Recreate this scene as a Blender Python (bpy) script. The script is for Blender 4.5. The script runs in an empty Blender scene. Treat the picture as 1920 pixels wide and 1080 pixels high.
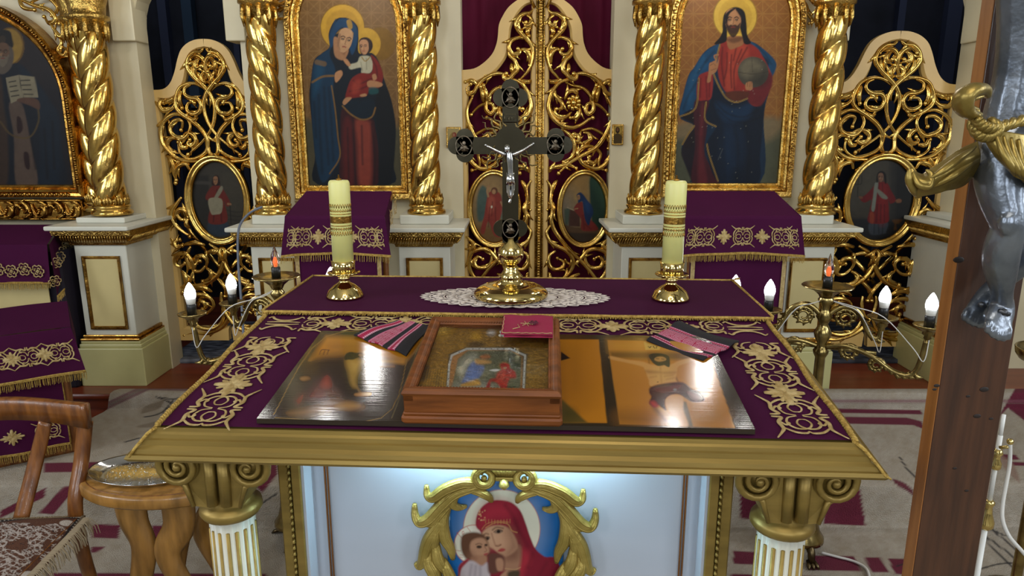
import bpy, math, random
import numpy as np
from math import sin, cos, pi, radians as R, atan, atan2, sqrt
from mathutils import Vector, Matrix
random.seed(7); np.random.seed(7)
S = bpy.context.scene
COL = S.collection
# ------------------------------------------------------------------ camera
FP = 1300.0; PT = math.atan(FP/5760.0); CH = 1.53
cd = bpy.data.cameras.new('camera'); cam = bpy.data.objects.new('camera', cd); COL.objects.link(cam)
cd.sensor_width = 36; cd.lens = FP/1920*36; cd.clip_start = .05
cam.location = (0, 0, CH); cam.rotation_euler = (pi/2-PT, 0, 0)
S.camera = cam
CC, SS = math.cos(PT), math.sin(PT)
# ------------------------------------------------------------------ light and exposure
S.view_settings.view_transform = 'Standard'; S.view_settings.look = 'None'
S.view_settings.gamma = 1; S.view_settings.use_curve_mapping = False
S.view_settings.exposure = -0.22
w = bpy.data.worlds.new('world'); S.world = w; w.use_nodes = True
w.node_tree.nodes['Background'].inputs[0].default_value = (.75, .85, 1, 1)
w.node_tree.nodes['Background'].inputs[1].default_value = .45
def area(name, loc, aim, sx, sy, e, col=(1, 1, 1)):
    l = bpy.data.lights.new(name, 'AREA'); l.shape = 'RECTANGLE'; l.size = sx; l.size_y = sy
    l.energy = e; l.color = col
    o = bpy.data.objects.new(name, l); COL.objects.link(o); o.location = loc
    d = Vector(aim)-Vector(loc); o.rotation_euler = d.to_track_quat('-Z', 'Y').to_euler()
    return o
# daylight through the tall nave windows (left wall, right wall, west wall)
for (wx, wy) in ((-3.9, .6), (-3.9, -2.0), (3.9, .6), (3.9, -2.0)):
    area('window_daylight', (wx, wy, 2.5), (0, wy+1.6, 1.2), .8, 1.7, 60, (.86, .93, 1))
area('window_daylight', (-1.3, -4.3, 2.7), (-.6, 3, 1.2), .8, 1.7, 75, (.86, .93, 1))
area('window_daylight', (1.3, -4.3, 2.7), (.6, 3, 1.2), .8, 1.7, 75, (.86, .93, 1))
LAMPS = ((-0.74, 3.15, 2.24, 8), (-1.05, 3.15, 2.71, 8), (0.99, 3.15, 2.3, 8), (0.87, 3.15, 2.73, 8), (-1.42, 3.15, 2.66, 4), (1.28, 3.15, 2.82, 5))
# unseen point lamps without bodies, added for the glints in the lacquer
for (lx, ly, lz, le) in LAMPS:
    l = bpy.data.lights.new('glint_lamp', 'POINT'); l.energy = le; l.shadow_soft_size = .035; l.color = (1, .97, .92)
    o = bpy.data.objects.new('glint_lamp', l); COL.objects.link(o); o.location = (lx, ly, lz)
area('sanctuary_fill', (2.6, 4.4, 3.6), (2.4, 5.3, 1.4), .8, .5, 9, (.7, .8, 1)); area('sanctuary_fill', (-2.2, 4.4, 3.6), (-2.0, 5.3, 1.4), .8, .5, 9, (.7, .8, 1))  # cool fill added to lift the dim sanctuary, no window built here
# unseen ring of bulbs added over the nave for highlight sparks
for k in range(8):
    a = 2*pi*k/8
    l = bpy.data.lights.new('spark_bulb', 'POINT'); l.energy = 13; l.shadow_soft_size = .05; l.color = (1, .93, .82)
    o = bpy.data.objects.new('spark_bulb', l); COL.objects.link(o); o.location = (.55*cos(a), -.3+.55*sin(a), 3.25)

# ------------------------------------------------------------------ pixel helpers
def ray(x, y):
    dx = (x-960)/FP; dy = (540-y)/FP
    return dx, CC+SS*dy, -SS+CC*dy
def PY(x, y, yy):
    r = ray(x, y); t = yy/r[1]; return Vector((r[0]*t, yy, CH+r[2]*t))
def PZ(x, y, z):
    r = ray(x, y); t = (z-CH)/r[2]; return Vector((r[0]*t, r[1]*t, z))
def proj(X, Y, Z):
    X = np.asarray(X, float); Y = np.asarray(Y, float); Z = np.asarray(Z, float)-CH
    d = Y*CC-Z*SS; up = Y*SS+Z*CC
    return 960+FP*X/d, 540-FP*up/d
# table frame
TH = R(-3.0); TO = Vector((-.028, 1.207, 0))
TX = Vector((cos(TH), sin(TH), 0)); TY = Vector((-sin(TH), cos(TH), 0))
V1, V2 = .555, .935; W0, W1, W2 = .972, 1.053, 1.063
def tw(v): return W0+(W1-W0)*v/V1 if v < V1 else W1+(W2-W1)*(v-V1)/(V2-V1)
def tl(p): p = Vector(p)-TO; return Vector((p.dot(TX), p.dot(TY), p.z))
def tworld(u, v, z): return TO+TX*u+TY*v+Vector((0, 0, z))
def ont(px, py, off=0.0):
    """pixel -> table-local (u, v, w) on the sloped or the flat part of the top"""
    r = Vector(ray(px, py)); o = tl((0, 0, CH)); d = Vector((r.dot(TX), r.dot(TY), r.z))
    for (va, wa, vb, wb) in ((-2, None, V1, W1), (V1, W1, 3, None)):
        if wa is None: k = (W1-W0)/V1; c0 = W0+off
        else: k = (W2-W1)/(V2-V1); c0 = W1-k*V1+off
        t = (c0+k*o.y-o.z)/(d.z-k*d.y); p = o+d*t
        if p.y <= V1 or wa is not None: return p

# ------------------------------------------------------------------ object helpers
def tag(o, label=None, cat=None, group=None, kind=None):
    if label: o['label'] = label
    if cat: o['category'] = cat
    if group: o['group'] = group
    if kind: o['kind'] = kind
    return o
def empty(name, loc=(0, 0, 0), rz=0, label=None, cat=None, group=None):
    o = bpy.data.objects.new(name, None); COL.objects.link(o); o.location = loc; o.rotation_euler = (0, 0, rz)
    o.empty_display_size = .05
    return tag(o, label, cat, group)
def dup(o, parent=None):
    c = o.copy(); COL.objects.link(c); c.parent = parent
    for ch in list(o.children): dup(ch, c)
    return c
class MB:
    def __init__(s): s.v = []; s.f = []; s.sm = []
    def add(s, vs, fs, smooth=True):
        n = len(s.v); s.v += [tuple(v) for v in vs]; s.f += [tuple(i+n for i in f) for f in fs]; s.sm += [smooth]*len(fs); return s
    def box(s, a, b, bev=0.0, M=None):
        x0, y0, z0 = a; x1, y1, z1 = b
        if x0 > x1: x0, x1 = x1, x0
        if y0 > y1: y0, y1 = y1, y0
        if z0 > z1: z0, z1 = z1, z0
        b_ = min(bev, (x1-x0)*.45, (y1-y0)*.45, (z1-z0)*.45)
        if b_ <= 0:
            vs = [(x, y, z) for z in (z0, z1) for (x, y) in ((x0, y0), (x1, y0), (x1, y1), (x0, y1))]
            fs = [(3, 2, 1, 0), (4, 5, 6, 7), (0, 1, 5, 4), (1, 2, 6, 5), (2, 3, 7, 6), (3, 0, 4, 7)]
        else:
            ring = lambda d: [(x0+d+b_, y0+d), (x1-d-b_, y0+d), (x1-d, y0+d+b_), (x1-d, y1-d-b_), (x1-d-b_, y1-d), (x0+d+b_, y1-d), (x0+d, y1-d-b_), (x0+d, y0+d+b_)]
            vs = []
            for z, d in ((z0, b_), (z0+b_, 0), (z1-b_, 0), (z1, b_)):
                vs += [(x, y, z) for x, y in ring(d*.6)]
            fs = [tuple(reversed(range(8))), tuple(range(24, 32))]
            for k in range(3):
                for i in range(8): fs.append((k*8+i, k*8+(i+1) % 8, (k+1)*8+(i+1) % 8, (k+1)*8+i))
        if M: vs = [M @ Vector(v) for v in vs]
        return s.add(vs, fs, False)
    def lathe(s, prof, c=(0, 0, 0), n=24, sx=1, sy=1, rf=None, M=None, cap=True, smooth=True):
        vs = []; fs = []
        for (r, z) in prof:
            for i in range(n):
                a = 2*pi*i/n; rr = r*(rf(a, z) if rf else 1)
                vs.append((c[0]+rr*cos(a)*sx, c[1]+rr*sin(a)*sy, c[2]+z))
        for k in range(len(prof)-1):
            for i in range(n): fs.append((k*n+i, k*n+(i+1) % n, (k+1)*n+(i+1) % n, (k+1)*n+i))
        if cap:
            fs.append(tuple(reversed(range(n)))); fs.append(tuple(range((len(prof)-1)*n, len(prof)*n)))
        if M: vs = [M @ Vector(v) for v in vs]
        return s.add(vs, fs, smooth)
    def tube(s, pts, rad, n=7, flat=None, up=None, cap=True, twist=0):
        """pts: Vectors, rad: number or list; flat: (a,b) scale across / along up"""
        P = [Vector(p) for p in pts]; m = len(P)
        if m < 2: return s
        rr = rad if isinstance(rad, (list, tuple)) else [rad]*m
        vs = []; fs = []; prev = None
        for k in range(m):
            t = (P[min(k+1, m-1)]-P[max(k-1, 0)])
            if t.length < 1e-9: t = Vector((0, 0, 1))
            t.normalize()
            if up is not None:
                b = Vector(up); a = t.cross(b)
                if a.length < 1e-6: a = Vector((1, 0, 0))
                a.normalize(); b = a.cross(t)
            else:
                if prev is None: prev = Vector((0, 0, 1)) if abs(t.z) < .9 else Vector((1, 0, 0))
                a = (prev-t*prev.dot(t))
                if a.length < 1e-6: a = t.orthogonal()
                a.normalize(); prev = a; b = t.cross(a)
            fa, fb = flat if flat else (1, 1)
            for i in range(n):
                q = 2*pi*i/n+twist*k
                vs.append(P[k]+a*(cos(q)*rr[k]*fa)+b*(sin(q)*rr[k]*fb))
        for k in range(m-1):
            for i in range(n): fs.append((k*n+i, k*n+(i+1) % n, (k+1)*n+(i+1) % n, (k+1)*n+i))
        if cap: fs.append(tuple(reversed(range(n)))); fs.append(tuple(range((m-1)*n, m*n)))
        return s.add(vs, fs, True)
    def sphere(s, c, r, n=10, sc=(1, 1, 1)):
        m = max(5, n//2+1); prof = [(r*sin(pi*(k+.001)/(m-1) if k == 0 else pi*(k-.001)/(m-1) if k == m-1 else pi*k/(m-1)), -r*cos(pi*k/(m-1))*sc[2]) for k in range(m)]
        return s.lathe(prof, c, n, sc[0], sc[1])
    def prism(s, poly, y0, y1, bev=0.0):
        """poly in (x,z), extruded along y (y0 = front)"""
        n = len(poly)
        if bev:
            c = [sum(p[0] for p in poly)/n, sum(p[1] for p in poly)/n]
        vs = [(x, y0, z) for x, z in poly]+[(x, y1, z) for x, z in poly]
        fs = [tuple(range(n)), tuple(reversed(range(n, 2*n)))]+[(i, (i+1) % n, n+(i+1) % n, n+i) for i in range(n)]
        return s.add(vs, fs, False)
    def sweep(s, path, prof, closed=False, frame=None):
        """path of (x,z) points in the wall plane; prof list of (d, y): d = offset to the outside normal, y = depth"""
        n = len(path); m = len(prof); vs = []; fs = []
        for k in range(n):
            if closed: a = path[k-1]; b = path[(k+1) % n]
            else: a = path[max(k-1, 0)]; b = path[min(k+1, n-1)]
            p = path[k]
            t1 = Vector((p[0]-a[0], p[1]-a[1])); t2 = Vector((b[0]-p[0], b[1]-p[1]))
            if t1.length < 1e-9: t1 = t2.copy()
            if t2.length < 1e-9: t2 = t1.copy()
            t1.normalize(); t2.normalize()
            n1 = Vector((t1.y, -t1.x)); n2 = Vector((t2.y, -t2.x)); nn = n1+n2
            if nn.length < 1e-6: nn = n1
            nn.normalize(); sc = 1/max(.45, nn.dot(n1))
            for d, y in prof: vs.append((p[0]+nn.x*d*sc, y, p[1]+nn.y*d*sc))
        for k in range(n if closed else n-1):
            k2 = (k+1) % n
            for i in range(m-1): fs.append((k*m+i, k*m+i+1, k2*m+i+1, k2*m+i))
        return s.add(vs, fs, False)
    def build(s, name, mat, parent=None, kind=None, smooth=None, auto=False):
        me = bpy.data.meshes.new(name); me.from_pydata(s.v, [], s.f)
        me.polygons.foreach_set('use_smooth', [bool(q) if smooth is None else smooth for q in s.sm])
        me.materials.append(mat); me.update(); me.validate()
        o = bpy.data.objects.new(name, me); COL.objects.link(o)
        if parent: o.parent = parent
        if kind: o['kind'] = kind
        return o
def cr(pts, n=6, closed=False):
    """Catmull-Rom through tuples"""
    P = [tuple(float(c) for c in p) for p in pts]; m = len(P); out = []
    if m < 3 and not closed: 
        return [tuple(P[0][i]+(P[-1][i]-P[0][i])*k/n for i in range(len(P[0]))) for k in range(n+1)]
    rng = range(m if closed else m-1)
    for k in rng:
        p0 = P[(k-1) % m] if (closed or k > 0) else P[0]; p1 = P[k]; p2 = P[(k+1) % m]
        p3 = P[(k+2) % m] if (closed or k+2 < m) else P[-1]
        for j in range(n):
            t = j/n
            out.append(tuple(.5*((2*b)+(-a+c)*t+(2*a-5*b+4*c-d)*t*t+(-a+3*b-3*c+d)*t**3) for a, b, c, d in zip(p0, p1, p2, p3)))
    if not closed: out.append(P[-1])
    return out
def crop(ox, oy, s, pts): return [(ox+x/s, oy+y/s) for x, y in pts]

# ------------------------------------------------------------------ materials
def srgb(h):
    if isinstance(h, str): h = [int(h[i:i+2], 16)/255 for i in (0, 2, 4)]
    return tuple((c/12.92 if c <= .04045 else ((c+.055)/1.055)**2.4) for c in h)
MATS = {}
def mat(name, col, rough=.5, metal=0.0, bump=0.0, bscale=60, var=0.0, vscale=8, var2=None, stretch=None, coat=0.0, emit=None, es=0, sheen=0, trans=0, sss=0, attr=False, ior=1.45, alpha=1, detail=4, rvar=0, spec=.5):
    m = bpy.data.materials.new(name); m.use_nodes = True; nt = m.node_tree; N = nt.nodes; L = nt.links
    b = N['Principled BSDF']; c = srgb(col)
    b.inputs['Base Color'].default_value = (*c, 1); b.inputs['Roughness'].default_value = rough; b.inputs['Metallic'].default_value = metal
    b.inputs['Coat Weight'].default_value = coat; b.inputs['Coat Roughness'].default_value = .12
    b.inputs['IOR'].default_value = ior; b.inputs['Specular IOR Level'].default_value = spec
    if sheen: b.inputs['Sheen Weight'].default_value = sheen; b.inputs['Sheen Roughness'].default_value = .4; b.inputs['Sheen Tint'].default_value = (*c, 1)
    if trans: b.inputs['Transmission Weight'].default_value = trans
    if sss: b.inputs['Subsurface Weight'].default_value = sss; b.inputs['Subsurface Radius'].default_value = (.02, .012, .004)
    if emit: b.inputs['Emission Color'].default_value = (*srgb(emit), 1); b.inputs['Emission Strength'].default_value = es
    tc = N.new('ShaderNodeTexCoord'); mp = N.new('ShaderNodeMapping'); L.new(tc.outputs['Object'], mp.inputs['Vector'])
    if stretch: mp.inputs['Scale'].default_value = stretch
    if attr:
        at = N.new('ShaderNodeAttribute'); at.attribute_name = 'Col'; L.new(at.outputs['Color'], b.inputs['Base Color'])
    if var > 0:
        nz = N.new('ShaderNodeTexNoise'); nz.inputs['Scale'].default_value = vscale; nz.inputs['Detail'].default_value = detail
        L.new(mp.outputs['Vector'], nz.inputs['Vector'])
        mx = N.new('ShaderNodeMix'); mx.data_type = 'RGBA'
        rp = N.new('ShaderNodeMapRange'); rp.inputs['From Min'].default_value = .35; rp.inputs['From Max'].default_value = .65
        L.new(nz.outputs['Fac'], rp.inputs['Value']); L.new(rp.outputs['Result'], mx.inputs['Factor'])
        c2 = srgb(var2) if var2 else tuple(q*(1-var) for q in c)
        mx.inputs['A'].default_value = (*c, 1); mx.inputs['B'].default_value = (*c2, 1)
        L.new(mx.outputs['Result'], b.inputs['Base Color'])
    if rvar:
        n3 = N.new('ShaderNodeTexNoise'); n3.inputs['Scale'].default_value = 14; n3.inputs['Detail'].default_value = 5
        r3 = N.new('ShaderNodeMapRange'); r3.inputs['From Min'].default_value = .3; r3.inputs['From Max'].default_value = .7
        r3.inputs['To Min'].default_value = max(.03, rough-rvar); r3.inputs['To Max'].default_value = rough+rvar
        L.new(mp.outputs['Vector'], n3.inputs['Vector']); L.new(n3.outputs['Fac'], r3.inputs['Value']); L.new(r3.outputs['Result'], b.inputs['Roughness'])
    if bump > 0:
        n2 = N.new('ShaderNodeTexNoise'); n2.inputs['Scale'].default_value = bscale; n2.inputs['Detail'].default_value = 3
        L.new(mp.outputs['Vector'], n2.inputs['Vector'])
        bp = N.new('ShaderNodeBump'); bp.inputs['Strength'].default_value = bump; bp.inputs['Distance'].default_value = .01
        L.new(n2.outputs['Fac'], bp.inputs['Height']); L.new(bp.outputs['Normal'], b.inputs['Normal'])
        if coat: L.new(bp.outputs['Normal'], b.inputs['Coat Normal'])
    MATS[name] = m; return m
M_gold = mat('leaf gold', 'DDBB6A', .2, 1, .14, 30, .3, 10, 'B98F44', rvar=.08)
M_goldd = mat('worn gold', 'BD9448', .26, 1, .25, 50, .4, 18, '8A5F28', rvar=.1)
M_goldc = mat('carved gold', 'D6B464', .25, 1, .5, 120, .35, 30, 'A07C3C')
M_matgold = mat('matte carved gold', 'B39C55', .42, .6, .3, 60, .25, 14, '94803E')
M_paintgold = mat('gold paint', '937A3E', .42, .55, .05, 30, .18, 9, '7C6632', stretch=(.3, 3, 3))
M_brass = mat('polished brass', 'E8CF86', .1, 1, .02, 20, .15, 10)
M_brassd = mat('antique brass', 'A9955F', .24, 1, .05, 40, .35, 20, '7C6A40')
M_cream = mat('cream painted plaster', 'C9BE9E', .42, 0, .04, 12, .1, 3, 'BDB191')
M_white = mat('white painted pedestal', 'C5C3B4', .38, 0, .05, 14, .08, 5)
M_doorwood = mat('ochre cream painted door', 'C8A461', .42, 0, .04, 18, .1, 6)
M_panel = mat('ochre panel paint', 'C3B27C', .4, 0, .05, 16, .1, 5)
M_base = mat('pale green gold base paint', 'BDB67E', .38, 0, .06, 12, .12, 5)
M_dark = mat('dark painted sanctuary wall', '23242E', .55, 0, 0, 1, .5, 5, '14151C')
M_purple = mat('purple cloth', '3E0E30', .8, 0, .12, 500, .12, 3, spec=.1)
M_curtain = mat('burgundy curtain', '560B28', .8, 0, .1, 400, .2, 4, spec=.2)
M_thread = mat('gold embroidery thread', 'D2BA84', .42, .4, .6, 700, .25, 60, 'B0935A')
M_fringe = mat('gold fringe', 'C9A857', .5, .35, .6, 500, .3, 120, '9C7A34')
M_wood = mat('chair wood', '84501F', .32, 0, .05, 30, .35, 9, '5C3314', stretch=(6, 6, 1), coat=.3)
M_wood2 = mat('honey oak wood', '9C6F33', .34, 0, .05, 30, .35, 7, '74501F', stretch=(5, 5, 1), coat=.3)
M_crosswood = mat('dark stained pine board', '4A2C1A', .42, 0, .05, 20, .4, 5, '341E12', stretch=(9, 9, .8), coat=.15)
M_edgewood = mat('bare pine edge', '94602F', .4, 0, .05, 20, .3, 5, '7C4C22', stretch=(9, 9, .8))
M_boxwood = mat('icon case wood', '7C451C', .45, 0, .06, 40, .4, 6, '5A3012', stretch=(1, 8, 8), spec=.3)
M_silver = mat('silver painted figure', '7F858E', .3, .75, .2, 40, .35, 12, '555B64')
M_goldfig = mat('dull gold painted loincloth', 'A08A4A', .36, .7, .25, 40, .3, 12, '7A6630')
M_steel = mat('steel tray', 'C6C6C6', .14, 1, .05, 60)
M_black = mat('black plastic', '151515', .35)
M_wax = mat('yellow wax', 'D8D48A', .38, 0, 0, 1, .1, 6, 'CFCB7C', sss=.15)
M_bulb = mat('lit bulb glass', 'FFFFFF', .3, emit='F4F6FF', es=26)
M_clear = mat('clear bulb glass', 'FFF4EA', .03, trans=1.0)
M_amber = mat('orange filament', 'D86030', .4, emit='FF7A3C', es=.8)
M_whiteplastic = mat('white plastic', 'E4E4E0', .4)
M_floor = mat('red brown painted boards', '7E3A22', .32, 0, .04, 14, .3, 3, '642A18', stretch=(.5, 4, 1))
M_stone = mat('nave floor', '8E8776', .5)
M_white2 = mat('white enamel', 'DDE3E8', .35)
M_mag = mat('magenta cloth', '861238', .7, 0, .1, 300, sheen=.1)
M_copper = mat('copper tube trim', 'A8744C', .25, 1)
M_lace = mat('white lace', 'CFC3B8', .8)
M_paint = mat('painted icon', 'FFFFFF', .5, attr=True, bump=.03, bscale=50, spec=.2)
M_print = mat('lacquered print', 'FFFFFF', .13, attr=True, bump=.022, bscale=60, stretch=(.035, 4, 1), spec=.5)
M_carpet = mat('woven carpet', 'FFFFFF', .95, attr=True, bump=.8, bscale=260)
M_darkmetal = mat('dark bronze', '5E594A', .16, 1, .03, 30, .2, 8)
M_blueglow = mat('led strip', 'FFFFFF', .4, emit='C8F0FF', es=9)
M_cord = mat('white cable', 'C9C6C0', .5)

# ------------------------------------------------------------------ painter (per-vertex colours on flat painted boards)
def vnoise(x, y, s, seed=0):
    x = np.asarray(x)*s; y = np.asarray(y)*s
    xi = np.floor(x).astype(np.int64); yi = np.floor(y).astype(np.int64); fx = x-xi; fy = y-yi
    fx = fx*fx*(3-2*fx); fy = fy*fy*(3-2*fy)
    def h(a, b):
        n = (a*374761393+b*668265263+seed*1442695041) & 0xffffffff
        n = ((n ^ (n >> 13))*1274126177) & 0xffffffff
        return ((n ^ (n >> 16)) & 0xffff)/65535.0
    return (h(xi, yi)*(1-fx)+h(xi+1, yi)*fx)*(1-fy)+(h(xi, yi+1)*(1-fx)+h(xi+1, yi+1)*fx)*fy
class Paint:
    def __init__(s, x, y, base): s.x = np.asarray(x, float); s.y = np.asarray(y, float); s.c = np.tile(np.array(srgb(base)), (len(s.x), 1)); s.o = (0, 0, 1)
    def at(s, ox, oy, k): s.o = (ox, oy, k); return s
    def tp(s, pts): ox, oy, k = s.o; return [(ox+p[0]/k, oy+p[1]/k) for p in pts]
    def _mix(s, idx, a, col):
        if isinstance(col, (str,)): col = np.array(srgb(col))
        a = a[:, None]; s.c[idx] = s.c[idx]*(1-a)+col*a
    def poly(s, pts, col, soft=1.0, sm=True, a=1.0, tex=0):
        P = s.tp(pts)
        if sm: P = cr(P, 5, True)
        P = np.array(P); m = soft*1.5+1
        idx = np.nonzero((s.x > P[:, 0].min()-m) & (s.x < P[:, 0].max()+m) & (s.y > P[:, 1].min()-m) & (s.y < P[:, 1].max()+m))[0]
        if not len(idx): return s
        x = s.x[idx]; y = s.y[idx]; d = np.full(len(idx), 1e9); ins = np.zeros(len(idx), bool)
        for k in range(len(P)):
            ax, ay = P[k-1]; bx, by = P[k]; ex, ey = bx-ax, by-ay; L = ex*ex+ey*ey+1e-12
            t = np.clip(((x-ax)*ex+(y-ay)*ey)/L, 0, 1); d = np.minimum(d, (x-ax-t*ex)**2+(y-ay-t*ey)**2)
            if ay != by:
                c = ((ay > y) != (by > y)) & (x < (bx-ax)*(y-ay)/(by-ay)+ax); ins ^= c
        d = np.sqrt(d); sd = np.where(ins, d, -d); al = np.clip(sd/soft+.5, 0, 1)*a
        if tex: al = al*(1-tex*vnoise(x, y, .25, 3))
        s._mix(idx, al, col); return s
    def ell(s, c, r, col, soft=1.0, a=1.0, rot=0):
        n = 20; ca, sa = cos(rot), sin(rot)
        pts = [(c[0]+r[0]*cos(2*pi*k/n)*ca-r[1]*sin(2*pi*k/n)*sa, c[1]+r[0]*cos(2*pi*k/n)*sa+r[1]*sin(2*pi*k/n)*ca) for k in range(n)]
        return s.poly(pts, col, soft, True, a)
    def line(s, pts, w, col, soft=1.0, a=1.0, sm=True):
        P = s.tp(pts); w = w/s.o[2]
        if sm and len(P) > 2: P = cr(P, 5)
        P = np.array(P); m = w+soft*1.5
        idx = np.nonzero((s.x > P[:, 0].min()-m) & (s.x < P[:, 0].max()+m) & (s.y > P[:, 1].min()-m) & (s.y < P[:, 1].max()+m))[0]
        if not len(idx): return s
        x = s.x[idx]; y = s.y[idx]; d = np.full(len(idx), 1e9)
        for k in range(1, len(P)):
            ax, ay = P[k-1]; bx, by = P[k]; ex, ey = bx-ax, by-ay; L = ex*ex+ey*ey+1e-12
            t = np.clip(((x-ax)*ex+(y-ay)*ey)/L, 0, 1); d = np.minimum(d, (x-ax-t*ex)**2+(y-ay-t*ey)**2)
        al = np.clip((w/2-np.sqrt(d))/soft+.5, 0, 1)*a
        s._mix(idx, al, col); return s
    def lines(s, L, w, col, soft=1.0, a=1.0):
        for p in L: s.line(p, w, col, soft, a)
        return s
    def speck(s, sc, amt, seed=1):
        n = vnoise(s.x, s.y, sc, seed)*.6+vnoise(s.x, s.y, sc*2.7, seed+1)*.4
        s.c *= (1-amt+2*amt*n)[:, None]; return s
def pip(x, y, P):
    ins = np.zeros(len(x), bool)
    for k in range(len(P)):
        ax, ay = P[k-1]; bx, by = P[k]
        if ay != by: ins ^= ((ay > y) != (by > y)) & (x < (bx-ax)*(y-ay)/(by-ay)+ax)
    return ins
def board(name, mapf, u0, u1, v0, v1, nu, nv, paintf, material, parent=None, clip=None, toworld=None, base='808080', tone=.40):
    """grid (u,v)->local point; paintf(Paint) colours it through pixel coordinates of toworld(point)"""
    U, V = np.meshgrid(np.linspace(u0, u1, nu), np.linspace(v0, v1, nv)); U = U.ravel(); V = V.ravel()
    X, Y, Z = mapf(U, V)
    XW, YW, ZW = toworld(X, Y, Z) if toworld else (X, Y, Z)
    px, py = proj(XW, YW, ZW); p = Paint(px, py, base); paintf(p); p.c *= tone
    if tone < .45: p.c = (p.c/tone)**1.22*.50
    I = np.arange(nu*nv).reshape(nv, nu); F = np.stack([I[:-1, :-1].ravel(), I[:-1, 1:].ravel(), I[1:, 1:].ravel(), I[1:, :-1].ravel()], 1)
    if clip is not None:
        cu = U[F].mean(1); cv = V[F].mean(1); F = F[pip(cu, cv, clip)]
        used = np.unique(F); mp = np.full(nu*nv, -1); mp[used] = np.arange(len(used)); F = mp[F]
        X, Y, Z = X[used], Y[used], Z[used]; C = p.c[used]
    else: C = p.c
    me = bpy.data.meshes.new(name); co = np.stack([X, Y, Z], 1)
    me.vertices.add(len(co)); me.vertices.foreach_set('co', co.ravel().astype(np.float32))
    me.loops.add(F.size); me.loops.foreach_set('vertex_index', F.ravel().astype(np.int32))
    me.polygons.add(len(F)); me.polygons.foreach_set('loop_start', (np.arange(len(F))*4).astype(np.int32))
    me.polygons.foreach_set('use_smooth', [True]*len(F))
    me.update(); me.validate()
    at = me.color_attributes.new('Col', 'FLOAT_COLOR', 'POINT')
    at.data.foreach_set('color', np.concatenate([np.clip(C, 0, 1), np.ones((len(C), 1))], 1).ravel().astype(np.float32))
    me.materials.append(material)
    o = bpy.data.objects.new(name, me); COL.objects.link(o)
    if parent: o.parent = parent
    return o
# ================================================================== paintings (traced figures, colours per vertex)
FL, FLs, HR = 'B08A66', '8A6448', '2E1E16'
def pattern(p, col, a=.5, s=20, w=1.2):
    """relief lattice of the gilded grounds"""
    u = (p.x+p.y)/s; v = (p.x-p.y)/s; fu = np.abs(u-np.round(u)); fv = np.abs(v-np.round(v)); fx = np.abs(p.x/s-np.round(p.x/s)); fy = np.abs(p.y/s-np.round(p.y/s))
    d = np.minimum(np.minimum(fu, fv), np.minimum(fx, fy))*s; al = np.clip((w-d)/1.0, 0, 1)*a
    c = np.array(srgb(col)); p.c[:] = p.c*(1-al[:, None])+c*al[:, None]
def face(p, cx, cy, w, h, tilt=0, skin='B98F68', shade='7E573C', hair='2E1E16', beard=None, look=0):
    """small painted face: w,h half sizes in current crop units"""
    ca, sa = cos(tilt), sin(tilt)
    q = lambda x, y: (cx+(x*w)*ca-(y*h)*sa, cy+(x*w)*sa+(y*h)*ca)
    k = p.o[2]
    p.poly([q(-.95, -.6), q(-.6, -1), q(0, -1.12), q(.6, -1), q(.95, -.6), q(.98, .1), q(.8, .6), q(.35, 1.0), q(0, 1.08), q(-.35, 1.0), q(-.8, .6), q(-.98, .1)], skin, 1)
    p.poly([q(-.98, .1), q(-.9, -.5), q(-.6, -.3), q(-.6, .4), q(-.3, .95), q(-.8, .6)], shade, 2.2, a=.6)
    p.ell(q(-.3+look, .12), (w*.3, h*.2), 'C9A47E', 2, .35)
    if beard:
        p.poly([q(-.9, .15), q(-.55, .4), q(-.3, .32), q(0, .38), q(.3, .32), q(.55, .4), q(.9, .15), q(.75, .8), q(.4, 1.25), q(0, 1.45), q(-.4, 1.25), q(-.75, .8)], beard, 1.6, a=.9)
    for s in (-1, 1):
        p.line([q(s*.18+look, -.28), q(s*.45+look, -.36), q(s*.68+look, -.24)], h*.09, hair, 1, .9)
        p.ell(q(s*.42+look, -.1), (w*.2, h*.095), '3A281E', .9, .9, tilt)
        p.ell(q(s*.40+look, -.11), (w*.06, h*.04), 'C8B8A0', .7, .6, tilt)
    p.line([q(.08+look, -.25), q(.05+look, .1), q(.0+look, .3), q(.16+look, .32)], h*.06, shade, 1, .75)
    p.line([q(-.2+look, .56), q(0+look, .53), q(.22+look, .56)], h*.11, '8E4036', 1, .85)
def folds(p, L, w, dark, a=.55, soft=2.0):
    for l in L: p.line(l, w, dark, soft, a)
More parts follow.
